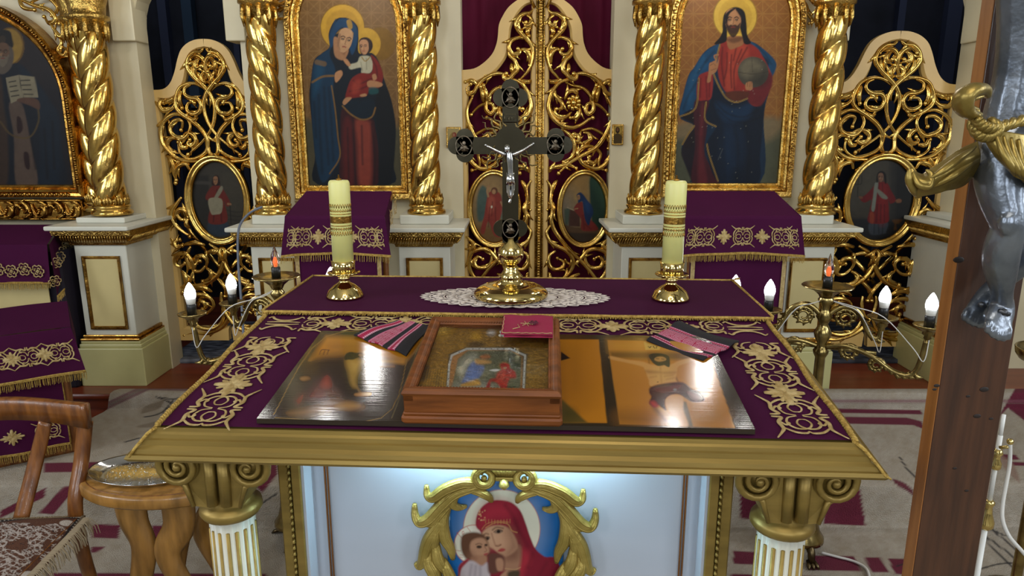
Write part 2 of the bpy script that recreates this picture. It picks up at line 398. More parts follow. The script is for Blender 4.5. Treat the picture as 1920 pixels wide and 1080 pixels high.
def paint_christ(p):
    p.at(1240, 0, 2.92)
    p.poly([(40, -400), (780, -400), (780, 1050), (40, 1050)], 'A07038', sm=False); pattern(p, 'BE9450', .55, 26, 1.3); pattern(p, '6A4420', .35, 26, .5)
    p.poly([(40, 700), (560, 640), (640, 650), (700, 620), (700, 1050), (40, 1050)], '8C8064', 14, a=.85); p.poly([(40, 800), (200, 760), (560, 780), (700, 700), (700, 1050), (40, 1050)], '57604E', 16, a=.8)
    p.ell((404, 90), (122, 128), '9A7628').ell((404, 90), (116, 122), 'D8B44C').ell((404, 90), (92, 98), 'C39C3A', 2, .6); p.ell((404, 90), (122, 128), 'F0D070', 1, .12)
    # mantle behind, left side
    p.poly([(330, 235), (240, 280), (180, 370), (150, 410), (120, 520), (98, 640), (180, 690), (130, 760), (110, 820), (130, 900), (170, 975), (180, 1000), (540, 1000), (560, 640), (590, 500), (610, 400), (628, 345), (560, 270), (480, 225)], '1C3A52')
    p.poly([(330, 235), (240, 285), (180, 370), (148, 420), (120, 520), (102, 635), (170, 600), (190, 590), (205, 430), (290, 400), (320, 300)], '1E5578', 3)
    p.poly([(230, 300), (190, 370), (160, 430), (140, 540), (160, 560), (190, 430), (250, 360)], '2A6C92', 8, a=.6)
    p.poly([(480, 225), (560, 270), (628, 345), (605, 420), (570, 400), (590, 340), (540, 290)], '20587A', 3)
    p.poly([(110, 640), (180, 600), (190, 700), (170, 800), (120, 800), (180, 690)], '241418', 4); p.poly([(110, 820), (180, 720), (180, 1000), (130, 900)], '2B1A20', 3, a=.9)
    p.poly([(180, 560), (260, 545), (250, 700), (240, 850), (320, 1000), (170, 1000), (185, 800)], '55202A', 3)
    p.poly([(215, 600), (235, 600), (225, 800), (250, 1000), (200, 1000)], '7E3238', 6, a=.7)
    # blue lower robe
    p.poly([(265, 560), (300, 440), (340, 520), (400, 560), (480, 545), (560, 540), (555, 700), (540, 850), (525, 1000), (320, 1000), (250, 850), (250, 780), (300, 690), (240, 660)], '0F2236', 3)
    p.poly([(300, 560), (400, 590), (500, 560), (480, 640), (400, 670), (330, 650)], '1A4262', 10, a=.8)
    folds(p, [[(300, 560), (360, 620), (450, 640), (530, 600)], [(310, 600), (380, 660), (470, 670), (540, 640)]], 7, '081624', .6, 4)
    p.ell((400, 800), (60, 130), '1B3B58', 20, .5)
    # red tunic
    p.poly([(320, 245), (380, 225), (470, 235), (520, 260), (550, 300), (600, 400), (600, 470), (560, 550), (530, 580), (490, 570), (470, 510), (400, 500), (350, 500), (310, 400)], 'A03A2E', 2)
    p.poly([(370, 260), (420, 250), (460, 240), (480, 300), (430, 340), (400, 480), (350, 480)], 'C05A40', 8, a=.7)
    folds(p, [[(335, 260), (330, 350), (345, 470)], [(360, 290), (358, 370), (345, 430)], [(385, 300), (380, 380), (385, 480)], [(440, 270), (400, 380), (400, 490)], [(470, 260), (420, 350)], [(410, 260), (395, 330)]], 7, '5C1C1A', .75, 3)
    p.poly([(540, 420), (600, 400), (605, 470), (560, 560), (530, 582), (480, 560), (470, 500)], '7E2A2C', 4); p.poly([(355, 505), (470, 500), (475, 530), (420, 555), (370, 540)], '6E3A22', 3)
    p.poly([(200, 430), (230, 400), (280, 400), (275, 530), (240, 548), (196, 540)], 'A23A34', 2); folds(p, [[(215, 430), (212, 530)], [(245, 420), (250, 540)], [(265, 430), (262, 530)]], 8, '6A1E22', .7, 3)
    L = [[(285, 400), (300, 440), (330, 500), (360, 540), (410, 560), (470, 540)], [(205, 430), (188, 590), (102, 638)], [(245, 560), (240, 655), (298, 692)], [(250, 790), (262, 850), (310, 990)], [(320, 245), (300, 330), (290, 390)], [(180, 690), (150, 730), (115, 790)]]
    for l in L: p.line(l, 9, 'B09050', 1, .9); p.line(l, 3, '5C4420', 1, .7)
    # neck, head, hair
    p.poly([(365, 200), (440, 200), (450, 240), (410, 262), (375, 270), (360, 240)], 'A87850', 2); p.poly([(360, 215), (440, 200), (430, 225), (390, 235)], '6A4630', 4, a=.7)
    p.poly([(335, 130), (345, 75), (380, 45), (420, 40), (455, 65), (466, 130), (470, 190), (490, 235), (455, 240), (440, 190), (400, 60), (360, 110), (360, 190), (350, 230), (290, 242), (320, 205), (335, 170)], '1E1410', 1.5)
    face(p, 393, 115, 44, 62, 0, 'B98A62', '6E4830', '23160F', '3A2216')
    p.poly([(350, 120), (350, 80), (385, 50), (405, 48), (372, 78), (358, 130)], '1E1410', 2); p.poly([(405, 48), (440, 65), (450, 130), (446, 160), (436, 100)], '1E1410', 2)
    folds(p, [[(330, 700), (340, 850), (350, 990)], [(460, 680), (480, 830), (470, 990)], [(400, 690), (420, 820), (410, 980)]], 12, '081420', .55, 8); folds(p, [[(200, 440), (150, 520), (120, 600)], [(250, 330), (200, 400)], [(290, 280), (240, 340)]], 9, '0E2E46', .6, 5); folds(p, [[(520, 250), (570, 300), (600, 350)]], 8, '0E2E46', .6, 4); p.poly([(330, 690), (380, 680), (390, 980), (340, 990)], '1C4060', 22, a=.35)
    # blessing hand
    p.poly([(250, 450), (258, 400), (262, 350), (275, 340), (300, 330), (305, 345), (318, 310), (312, 360), (298, 395), (275, 410), (270, 445)], 'B8865E', 1.5); p.line([(300, 330), (290, 305), (312, 300)], 8, 'B8865E', 1); p.line([(265, 360), (285, 350), (298, 360)], 3, '6A4630', 1, .7); p.line([(272, 385), (300, 375)], 3, '6A4630', 1, .6)
    # globe and hand
    p.ell((503, 395), (84, 84), '5C5648', 1.5).ell((490, 375), (60, 55), '8A8068', 12, .7).ell((535, 430), (50, 45), '3C382E', 16, .5); p.line([(420, 395), (503, 405), (586, 392)], 4, '4A4436', 1, .7); p.line([(495, 312), (500, 395)], 3, '4A4436', 1, .6)
    p.poly([(460, 465), (470, 450), (495, 448), (500, 475), (495, 492), (465, 492)], 'B8865E', 1.5); folds(p, [[(472, 452), (470, 475)], [(482, 450), (482, 475)], [(491, 452), (492, 475)]], 3, '7E563A', .8, 1)
    p.line([(310, 876), (336, 815)], 3, '8C8C86', 1, .5)
    for k in range(40): p.ell((random.uniform(150, 560), random.uniform(300, 980)), (2.5, 2.5), 'C0BCA8', 1, .5)
    p.speck(.12, .10)
def paint_virgin(p):
    p.at(560, 0, 2.92)
    p.poly([(-40, -400), (780, -400), (780, 1050), (-40, 1050)], '8A6A3C', sm=False); pattern(p, 'A8875A', .55, 24, 1.3); pattern(p, '5E4424', .35, 24, .5)
    p.poly([(20, 690), (100, 660), (500, 700), (560, 690), (580, 1050), (20, 1050)], '5C5A44', 14, a=.9)
    p.ell((365+80, 240), (84, 90), '8E6C20').ell((240, 150), (122, 130), '8E6C20'); p.ell((363+2, 240), (84, 88), 'C8A038'); p.ell((240, 150), (118, 124), 'C8A038').ell((370, 238), (76, 80), 'CBA43C', 2).ell((240, 150), (92, 98), 'B48C2C', 3, .6)
    # mantle
    p.poly([(205, 105), (270, 100), (320, 140), (328, 200), (330, 290), (400, 290), (440, 340), (470, 440), (510, 560), (530, 700), (520, 900), (500, 1010), (105, 1010), (90, 850), (70, 650), (58, 520), (70, 420), (85, 330), (130, 290), (170, 255), (165, 180)], '12222E')
    p.poly([(205, 105), (180, 150), (165, 200), (170, 258), (130, 292), (88, 335), (70, 430), (70, 600), (90, 850), (130, 1000), (200, 920), (225, 860), (205, 700), (190, 480), (200, 380), (170, 300), (185, 230)], '12405A', 3)
    p.poly([(110, 330), (90, 400), (80, 520), (100, 500), (140, 380)], '1E5C7A', 10, a=.6); folds(p, [[(110, 520), (115, 700), (130, 950)], [(140, 480), (150, 700), (165, 900)], [(85, 560), (95, 750)], [(165, 480), (180, 680), (190, 880)]], 12, '0A2334', .6, 5)
    p.poly([(215, 110), (270, 105), (315, 145), (325, 200), (310, 270), (290, 300), (275, 240), (285, 190), (240, 150), (200, 190), (190, 240), (175, 260), (170, 200)], '17496A', 2)
    p.poly([(205, 185), (230, 160), (265, 158), (300, 180), (290, 190), (260, 172), (225, 180)], '96763C', 2); p.poly([(262, 115), (285, 108), (295, 150), (275, 160)], 'A88844', 2)
    # red dress
    p.poly([(235, 600), (300, 640), (400, 650), (420, 700), (440, 850), (430, 1010), (240, 1010), (230, 800)], '48161A', 3)
    p.poly([(310, 660), (390, 670), (400, 800), (395, 1010), (330, 1010), (320, 800)], 'A04E3A', 10, a=.85); p.poly([(245, 680), (290, 680), (300, 1010), (250, 1010)], '6E2420', 8, a=.8)
    folds(p, [[(300, 660), (305, 850), (315, 1005)], [(400, 680), (415, 850), (412, 1005)], [(345, 690), (350, 900)], [(268, 700), (275, 1000)]], 8, '2E0C12', .7, 4)
    # right dark mantle
    p.poly([(430, 480), (480, 480), (515, 600), (530, 720), (515, 950), (500, 1010), (440, 1010), (440, 800), (420, 650)], '10171E', 4)
    p.poly([(240, 575), (270, 545), (340, 550), (400, 540), (420, 590), (400, 640), (350, 655), (290, 630)], '0D2836', 2); p.line([(240, 580), (285, 625), (345, 655), (400, 640), (420, 590)], 9, '8E6C3A', 1.2)
    p.line([(180, 470), (200, 600), (215, 750), (225, 860), (170, 950)], 8, '8E6C3A', 1.2, .9); p.line([(100, 340), (140, 350)], 28, '94703A', 2, .6); p.line([(75, 450), (130, 420), (190, 415)], 12, '94703A', 1.5, .8)
    # neck, face
    p.poly([(190, 250), (200, 200), (270, 260), (262, 310), (240, 330), (200, 310)], 'AE8460', 2); p.poly([(215, 250), (260, 265), (250, 300), (230, 280)], '7A543A', 5, a=.6)
    face(p, 252, 222, 41, 62, .22, 'C09A74', '7E583E', '3A261A', None, .12)
    # child
    p.poly([(332, 250), (330, 225), (345, 208), (375, 205), (400, 225), (405, 260), (385, 290), (350, 300), (335, 280)], '3C281C', 1.5)
    face(p, 358, 258, 26, 38, -.08, 'C09470', '805A40', '3A261A', None, -.12)
    p.poly([(335, 310), (375, 305), (400, 320), (410, 360), (390, 400), (345, 400), (340, 370), (285, 380), (275, 355), (320, 340)], 'C0BAA0', 2); folds(p, [[(340, 340), (350, 390)], [(370, 320), (372, 380)]], 5, '7C7866', .6, 2); p.line([(345, 312), (365, 335), (388, 315)], 5, 'A08040', 1)
    p.poly([(395, 300), (430, 330), (455, 380), (462, 430), (440, 480), (390, 490), (370, 525), (310, 535), (258, 540), (265, 490), (290, 430), (340, 400), (395, 400), (405, 350)], '8C2E22', 2); folds(p, [[(400, 320), (425, 370), (430, 420)], [(300, 440), (330, 460), (400, 430)], [(280, 500), (330, 490), (380, 470)]], 7, '521412', .7, 3); p.poly([(300, 450), (340, 440), (330, 500), (290, 510)], 'B0503A', 6, a=.6)
    for q in ([(240, 560), (258, 535), (290, 535), (270, 560), (250, 575)], [(335, 520), (365, 512), (372, 525), (345, 530)], [(375, 450), (400, 440), (455, 455), (450, 475), (385, 478)], [(402, 412), (420, 405), (428, 430), (410, 440)], [(245, 330), (262, 322), (285, 355), (270, 362)], [(200, 400), (232, 385), (240, 410), (210, 450), (198, 440)]): p.poly(q, 'BE9069', 1.5)
    p.poly([(385, 480), (430, 480), (435, 510), (390, 515)], '2A6A6A', 3, a=.7); p.speck(.12, .10)
def paint_bishop(p):
    p.at(0, 20, 2.7); p.poly([(-400, -200), (450, -200), (450, 950), (-400, 950)], '352A2A', sm=False)
    p.poly([(-400, 500), (450, 400), (450, 950), (-400, 950)], '241C22', 30, a=.8)
    p.ell((50, 180), (74, 96), '7C5E24').ell((48, 180), (66, 88), 'A8883E', 2)
    p.poly([(-120, 420), (-60, 320), (10, 300), (90, 265), (160, 330), (250, 450), (300, 530), (312, 700), (300, 900), (-200, 900)], '1D2430', 2)
    p.poly([(100, 280), (180, 350), (260, 470), (300, 560), (300, 880), (200, 880), (205, 700), (190, 500), (140, 400)], '1B2C3C', 8, a=.9)
    p.poly([(0, 330), (20, 480), (40, 640), (30, 890), (-100, 890), (-60, 500)], '4C3A2E', 6); p.poly([(46, 470), (110, 470), (150, 640), (190, 890), (85, 890), (70, 640)], '6C5A4E', 3); p.poly([(85, 540), (105, 545), (115, 600), (90, 620)], '3A1E1C', 2); p.poly([(120, 720), (145, 725), (150, 800), (128, 790)], '3A1E1C', 2)
    p.line([(0, 560), (60, 630), (150, 640), (195, 560), (190, 480)], 9, '6E5A34', 2, .8); folds(p, [[(160, 660), (180, 800)], [(225, 600), (240, 850)], [(265, 560), (275, 800)]], 10, '120E16', .7, 4)
    p.poly([(-40, 130), (-20, 100), (15, 96), (50, 105), (62, 140), (60, 190), (-40, 200)], '2C2620', 2); p.ell((12, 145), (18, 20), '4A3C2C', 2)
    p.poly([(-20, 180), (50, 180), (70, 220), (60, 280), (30, 315), (0, 320), (-30, 290)], '6E6256', 2); face(p, 14, 215, 34, 48, 0, '7A5E48', '4A382C', '2A2420', '837868')
    p.poly([(28, 340), (95, 325), (175, 335), (195, 440), (120, 440), (55, 470)], '9A9078', 1.5, sm=False); p.line([(95, 328), (118, 440)], 3, '5A5244', 1)
    for k in range(4):
        p.line([(45+k*4, 362+k*24), (80+k*5, 356+k*24)], 6, '3A342C', 1, .85); p.line([(106+k*5, 354+k*23), (150+k*5, 352+k*24)], 6, '3A342C', 1, .85)
    p.poly([(85, 455), (120, 440), (190, 450), (200, 500), (150, 480)], '6E5040', 2); p.speck(.1, .12)
def paint_mary(p):
    p.at(1010, 310, 4.695); p.poly([(100, 0), (700, 0), (700, 800), (100, 800)], '9C8258', sm=False)
    p.ell((300, 130), (160, 120), 'BC9656', 60, .8); p.ell((230, 400), (80, 160), '8C8880', 50, .7)
    p.poly([(440, 60), (470, 60), (450, 220), (430, 330)], 'A89060', 5); p.poly([(465, 90), (640, 100), (640, 600), (490, 560), (460, 400), (450, 260)], '2C4A3C', 4); p.poly([(480, 150), (560, 330), (600, 360), (590, 250), (520, 120)], '4E6E56', 20, a=.7)
    p.poly([(180, 560), (640, 570), (600, 740), (240, 740)], '4E3E2C', 5, sm=False); p.poly([(190, 510), (300, 540), (560, 570), (560, 600), (200, 590)], '6E5438', 3, sm=False)
    p.poly([(250, 380), (360, 410), (365, 540), (265, 535)], '5C3C2E', 2, sm=False); p.poly([(225, 385), (275, 375), (262, 530), (230, 520)], '5A6656', 4, sm=False); p.line([(250, 370), (330, 405)], 6, 'B8A888', 1)
    p.ell((350, 275), (36, 42), 'B89A5C', 6, .5); p.poly([(345, 330), (390, 330), (400, 420), (500, 520), (515, 570), (380, 572), (370, 470), (310, 390)], '8C3A30', 2)
    p.poly([(335, 260), (365, 238), (395, 260), (430, 310), (470, 360), (480, 420), (460, 470), (440, 530), (410, 480), (395, 400), (385, 320), (350, 330), (345, 300)], '1F3E66', 2); p.poly([(400, 300), (450, 350), (440, 420), (410, 380)], '2E5A86', 8, a=.6)
    face(p, 352, 282, 13, 20, -.1, 'B8926A', '7E583E'); p.line([(318, 385), (345, 380)], 8, 'B8926A', 1); folds(p, [[(410, 520), (460, 560)], [(390, 440), (400, 560)]], 8, '5A1E1C', .6, 3); p.speck(.15, .1)
def paint_angel(p):
    p.at(760, 0, 1.928); p.poly([(200, 600), (460, 600), (460, 900), (200, 900)], '98805A', sm=False); p.ell((290, 680), (60, 60), 'B8996A', 30, .8); p.poly([(210, 820), (440, 820), (440, 900), (210, 900)], '8C6C40', 10, sm=False)
    p.poly([(262, 700), (280, 670), (300, 700), (292, 780), (265, 800), (258, 750)], '55706A', 5, a=.9); p.poly([(345, 720), (365, 700), (370, 780), (345, 800)], '6A7C6E', 5, a=.8)
    p.poly([(300, 700), (320, 690), (345, 705), (350, 760), (335, 820), (345, 855), (320, 850), (300, 800), (285, 845), (272, 835), (285, 780), (292, 735)], 'A04A3C', 2); p.poly([(300, 715), (320, 712), (322, 760), (300, 770)], 'C07058', 5, a=.6)
    p.line([(300, 710), (296, 690), (302, 672)], 7, 'B8926A', 1.2); p.line([(345, 730), (352, 745)], 6, 'B8926A', 1); p.ell((322, 690), (12, 13), '7A5238', 1.5).ell((320, 693), (7, 9), 'BC946C', 1)
    folds(p, [[(305, 750), (300, 820)], [(325, 750), (328, 840)], [(315, 730), (312, 780)]], 4, '6A2620', .6, 2); p.ell((312, 748), (3, 5), 'E8E0C8', 1); p.speck(.15, .1)
def paint_deacon_r(p):
    p.at(1560, 280, 5.4); p.poly([(80, 50), (900, 50), (900, 960), (80, 960)], '4C473E', sm=False); p.ell((350, 300), (200, 260), '6A6454', 80, .6)
    p.poly([(590, 130), (650, 130), (640, 700), (570, 700)], '3E3C38', 10, sm=False); p.poly([(640, 150), (850, 180), (850, 720), (630, 720)], '2A2928', 10, sm=False); p.poly([(140, 700), (800, 710), (800, 960), (140, 960)], '2C2D30', 6, sm=False)
    p.line([(170, 480), (170, 400), (175, 560)], 50, '6A6A64', 30, .4)
    p.poly([(385, 740), (560, 740), (550, 830), (530, 855), (390, 860)], '4E545C', 3); folds(p, [[(430, 760), (425, 850)], [(470, 760), (475, 850)], [(515, 760), (510, 850)]], 8, '22242A', .7, 3)
    p.poly([(440, 350), (500, 330), (560, 345), (600, 420), (640, 490), (640, 530), (590, 550), (570, 510), (575, 640), (560, 740), (370, 740), (385, 600), (400, 510), (330, 540), (285, 500), (340, 460), (400, 400)], '7C2022', 2)
    p.poly([(480, 360), (540, 360), (560, 480), (540, 730), (480, 730)], 'A03030', 14, a=.5); folds(p, [[(420, 620), (400, 735)], [(460, 560), (450, 735)], [(495, 560), (490, 735)], [(530, 560), (530, 735)], [(470, 350), (470, 480)], [(510, 350), (515, 470)]], 7, '40101A', .7, 3)
    p.poly([(432, 350), (468, 340), (450, 480), (430, 620), (398, 610), (415, 480)], '8C9084', 2); p.poly([(450, 420), (465, 400), (560, 480), (550, 505), (500, 490)], '8C8A7C', 2); p.poly([(385, 640), (425, 650), (420, 745), (385, 735)], '9A4A30', 3)
    p.poly([(448, 330), (455, 260), (480, 225), (515, 222), (545, 255), (550, 340), (535, 340), (520, 270), (470, 270), (465, 330)], '1E1612', 2); face(p, 494, 285, 28, 42, 0, '94705A', '5E4234', '1E1612')
    p.poly([(645, 515), (680, 500), (705, 515), (695, 540), (655, 540)], '8A6044', 2); p.poly([(270, 480), (300, 475), (310, 495), (285, 500)], '8A6044', 2)
    p.lines([[(258, 480), (262, 380)], [(225, 280), (232, 350), (262, 355), (298, 345), (302, 265)], [(270, 260), (265, 355)]], 7, '2E2A24', 1.5, .9)
    p.poly([(610, 715), (705, 712), (680, 750), (650, 760), (655, 810), (625, 812), (635, 760)], '6A4A28', 3); p.speck(.15, .1)
def paint_deacon_l(p):
    p.at(0, 0, 2.25); p.poly([(780, 650), (1080, 650), (1080, 1040), (780, 1040)], '4A443A', sm=False); p.ell((980, 800), (90, 110), '5E5848', 50, .6); p.poly([(815, 740), (880, 740), (885, 1000), (815, 1000)], '3A362E', 5, sm=False); p.line([(820, 770), (885, 772)], 14, '555048', 3)
    for k in range(4): p.line([(930, 880+k*18), (1000, 895+k*18), (1050, 885+k*18)], 4, '35312A', 2, .6)
    p.poly([(885, 930), (955, 930), (960, 990), (880, 990)], '3E4A56', 4)
    p.poly([(890, 790), (910, 780), (935, 790), (965, 840), (972, 865), (955, 870), (945, 850), (958, 935), (880, 940), (890, 860), (868, 840), (870, 820)], '803224', 2); folds(p, [[(905, 880), (900, 935)], [(930, 860), (935, 935)], [(915, 800), (915, 850)]], 5, '46160F', .7, 2)
    p.poly([(932, 785), (940, 800), (915, 840), (900, 850), (905, 830)], '9A937E', 1.5); p.poly([(880, 840), (935, 840), (935, 895), (910, 905), (890, 900)], 'A49C84', 1.5)
    p.poly([(895, 780), (898, 750), (910, 738), (922, 745), (928, 780)], '3A2216', 1.5); face(p, 909, 762, 10, 17, 0, 'A87E5C', '6A4834', '2E1E16'); p.line([(962, 860), (972, 862)], 9, 'A87E5C', 1); p.line([(970, 865), (975, 945)], 2.5, '221A14', 1); p.speck(.15, .1)
def paint_front(p):
    """Virgin with the Child in the front panel"""
    p.at(770, 860, 4.908); p.poly([(200, 0), (1600, 0), (1600, 1700), (200, 1700)], '1B64A8', sm=False); p.speck(.03, .08)
    p.ell((838, 645), (356, 362), 'B04038', 2).ell((838, 645), (350, 356), 'DAD8C4', 2); p.ell((838, 645), (348, 354), 'C4C4B4', 60, .4)
    p.ell((580, 790), (182, 182), 'B04038', 2).ell((580, 790), (176, 176), 'DEDCCC', 2)
    p.lines([[(425, 680), (470, 730)], [(400, 840), (460, 850)], [(520, 630), (550, 670)], [(455, 885), (480, 890)], [(455, 905), (478, 910)]], 5, 'B04038', 1.5, .8); p.ell((482, 682), (10, 16), 'B04038', 1.5).ell((482, 682), (6, 11), 'DEDCCC', 1)
    # mantle
    p.poly([(740, 390), (830, 382), (930, 405), (1010, 480), (1060, 600), (1100, 720), (1150, 830), (1230, 900), (1370, 985), (1400, 1700), (420, 1700), (440, 1050), (500, 950), (640, 900), (650, 700), (600, 620), (610, 520), (660, 440)], '7C1A2C', 3)
    p.poly([(650, 480), (720, 410), (850, 400), (940, 470), (900, 560), (780, 570), (650, 640), (620, 590)], 'A82A3C', 30, a=.8)
    p.poly([(1020, 830), (1090, 880), (1100, 960), (1040, 1060), (980, 1500), (960, 1080), (1010, 930)], 'A82C3A', 14, a=.8); folds(p, [[(870, 430), (960, 560), (1000, 760), (990, 900)], [(950, 560), (1010, 680), (1080, 800)], [(1120, 880), (1080, 1000)], [(1250, 960), (1180, 1080)]], 14, '560F1E', .6, 10)
    # face and neck
    p.poly([(860, 880), (1000, 800), (1010, 960), (960, 1080), (860, 1030)], '9A7058', 8); p.poly([(900, 880), (990, 840), (980, 920), (900, 930)], '6A4234', 16, a=.7)
    p.poly([(655, 690), (720, 630), (820, 612), (900, 640), (960, 720), (985, 800), (960, 850), (880, 900), (820, 880), (760, 830), (700, 800), (670, 750)], 'B88C6E', 4); p.poly([(905, 640), (985, 790), (960, 850), (880, 895), (900, 800)], '7C5442', 26, a=.8)
    p.ell((750, 730), (50, 60), 'CCA686', 30, .6); p.ell((850, 780), (50, 40), 'C49678', 26, .5)
    p.line([(755, 655), (790, 632), (850, 640)], 12, '4A3026', 4, .8); p.line([(665, 710), (690, 690), (715, 695)], 10, '4A3026', 4, .8)
    p.poly([(770, 680), (800, 655), (835, 655), (848, 672), (810, 690)], '7A6252', 3); p.ell((808, 670), (16, 15), '1E1410', 2); p.poly([(680, 745), (700, 720), (722, 720), (730, 735), (705, 750)], '7A6252', 3); p.ell((706, 735), (13, 14), '1E1410', 2)
    p.line([(765, 675), (800, 652), (846, 664)], 5, '2A1C16', 2, .9); p.line([(678, 740), (700, 716), (726, 722)], 5, '2A1C16', 2, .9)
    p.line([(745, 690), (770, 770), (785, 800), (830, 790)], 9, '8A5C48', 4, .8); p.line([(785, 802), (805, 806), (828, 795)], 7, '5A342A', 3, .8); p.poly([(800, 850), (830, 826), (862, 828), (870, 842), (835, 858)], '9C3E3C', 3)
    p.line([(690, 635), (780, 590), (890, 600), (930, 660), (980, 680)], 7, 'C89A5C', 2, .7); p.line([(655, 650), (700, 600), (800, 575), (900, 585)], 5, 'C89A5C', 2, .6)
    for k in range(16): p.ell((655+random.uniform(-30, 30), 520+random.uniform(-60, 60)), (6, 6), 'D8A878', 2, .7)
    for k in range(9): p.line([(690+k*28, 600-abs(k-4)*2), (690+k*28, 565-abs(k-4)*2)], 4, 'C89A5C', 2, .6)
    # child
    p.poly([(460, 760), (480, 700), (560, 675), (640, 685), (690, 720), (720, 800), (725, 870), (690, 910), (600, 940), (520, 930), (470, 860)], '5E3E2C', 5)
    p.poly([(560, 760), (620, 730), (680, 740), (715, 800), (722, 860), (680, 890), (660, 910), (600, 920), (560, 880), (545, 820)], 'B08468', 5); p.poly([(560, 900), (690, 890), (700, 960), (640, 990), (570, 960)], 'A0745A', 5); p.poly([(555, 850), (600, 920), (560, 930), (520, 900)], '7A5240', 14, a=.7)
    p.ell((630, 812), (24, 14), '33211A', 3); p.ell((693, 795), (14, 11), '33211A', 3); p.line([(600, 790), (630, 780), (655, 790)], 7, '4A3026', 3, .8); p.line([(680, 810), (700, 845), (680, 858)], 6, '7A4C3A', 3, .8); p.poly([(672, 880), (700, 868), (712, 875), (690, 892)], '9A4040', 3)
    p.poly([(480, 960), (570, 940), (650, 985), (710, 960), (730, 1100), (700, 1300), (460, 1300), (450, 1060)], 'B4A8AC', 5); folds(p, [[(560, 980), (540, 1100)], [(640, 1000), (640, 1150)], [(600, 990), (590, 1080)]], 12, '7E727C', .7, 8); p.poly([(440, 1000), (500, 930), (540, 930), (470, 1010), (450, 1080)], '8C2A34', 4)
    p.poly([(730, 870), (850, 890), (860, 1000), (800, 1050), (720, 1050), (710, 950)], '5E3A30', 6); p.poly([(785, 930), (830, 915), (855, 950), (850, 1020), (830, 1035), (795, 1020)], 'A87C62', 4); p.poly([(840, 1060), (900, 1030), (960, 1060), (960, 1100), (830, 1100)], 'A87C62', 4)
    p.poly([(900, 1040), (1000, 1030), (990, 1100), (900, 1100)], '4A3A2C', 6); p.line([(870, 1010), (960, 1020), (1010, 1000)], 6, 'C8A070', 2, .7)
def paint_table_print(p):
    """long lacquered print: mourners on the left, crucifixion on the right"""
    p.at(0, 0, 1); p.poly([(400, 560), (1500, 560), (1500, 860), (400, 860)], '32281A', sm=False)
    # left scene
    L = [(505, 770), (612, 640), (760, 634), (765, 830), (740, 795)]
    p.at(460, 580, 3.556)
    p.poly([(190, 720), (540, 180), (1180, 190), (900, 720)], '2E1E10', 2, sm=False)
    p.poly([(430, 340), (540, 180), (1180, 200), (1060, 360), (760, 300), (600, 330)], 'B87A20', 12, sm=False, a=.95); p.poly([(470, 300), (650, 320), (900, 420), (800, 520), (500, 480), (380, 420)], '3A2814', 20, a=.7); p.ell((700, 250), (140, 36), '7E4E18', 20, .5)
    p.lines([[(495, 300), (510, 270), (560, 272)], [(520, 302), (530, 275)], [(545, 300), (556, 272)]], 5, '4A2010', 1, .9)
    p.poly([(560, 340), (700, 300), (860, 330), (1040, 350), (1060, 420), (1000, 560), (800, 620), (560, 560), (480, 440)], '2A1A0E', 26, a=.8)
    p.poly([(668, 330), (700, 320), (760, 330), (800, 352), (790, 400), (745, 450), (735, 520), (705, 500), (685, 420), (668, 370)], '96702E', 10); p.poly([(700, 350), (760, 350), (770, 380), (720, 410)], 'B48A42', 12, a=.8)
    p.poly([(664, 335), (668, 300), (700, 284), (740, 290), (775, 292), (782, 305), (750, 318), (720, 335), (690, 335)], '14120A', 3); p.ell((768, 304), (14, 9), '8A6234', 3)
    p.poly([(780, 360), (860, 350), (960, 380), (1000, 440), (960, 520), (850, 540), (790, 500), (760, 440)], '34180E', 14); p.poly([(800, 400), (850, 380), (840, 470), (800, 500)], '5E2014', 14, a=.7); p.line([(840, 352), (940, 346), (1050, 352)], 20, 'C08428', 9, .8); p.line([(900, 375), (990, 380)], 14, '9A6434', 6, .7)
    p.line([(710, 470), (745, 520), (770, 556), (820, 566)], 12, '8E6A34', 5, .7); p.poly([(735, 560), (830, 555), (832, 575), (740, 578)], 'A8742C', 4, a=.8); p.line([(740, 640), (790, 610), (810, 600)], 14, '4E5258', 8, .7)
    p.poly([(420, 560), (480, 490), (545, 440), (575, 500), (600, 560), (520, 600), (420, 600)], '5E2414', 14); p.poly([(510, 500), (545, 450), (568, 500), (540, 520)], '9A3E28', 12, a=.8); p.ell((398, 462), (34, 15), '8A6234', 5); p.line([(420, 470), (360, 540), (340, 580)], 14, '3E2A18', 8, .7)
    p.poly([(335, 600), (390, 555), (385, 610), (350, 640)], '6E2616', 10, a=.8); p.poly([(540, 560), (620, 540), (640, 600), (560, 640)], '54301A', 14, a=.8)
    p.poly([(280, 690), (420, 655), (560, 625), (640, 610), (780, 640), (760, 668), (620, 665), (500, 690), (380, 712)], '7E5628', 16, a=.9); p.poly([(600, 650), (680, 620), (760, 640), (700, 665)], 'A87A34', 10, a=.7)
    p.lines([[(190, 700), (540, 180), (1180, 186)], [(200, 722), (905, 725), (1080, 330)]], 5, '8C6C34', 1, .8, )
    p.line([(975, 725), (1100, 400), (1150, 260)], 4, '8C7A4C', 1, .5)
    # middle scene
    p.at(1040, 620, 5.143); p.poly([(-400, 85), (425, 85), (505, 890), (-400, 880)], 'B5741C', 2, sm=False); p.ell((200, 400), (120, 260), '7E4C10', 80, .6); p.ell((60, 200), (120, 60), '94600E', 50, .5)
    p.poly([(60, 200), (150, 265), (60, 290)], '1E120C', 2, sm=False); p.poly([(-200, 600), (80, 670), (320, 890), (-200, 890)], '5A4A20', 5, sm=False); p.ell((150, 800), (60, 50), '3E3A18', 20, .6)
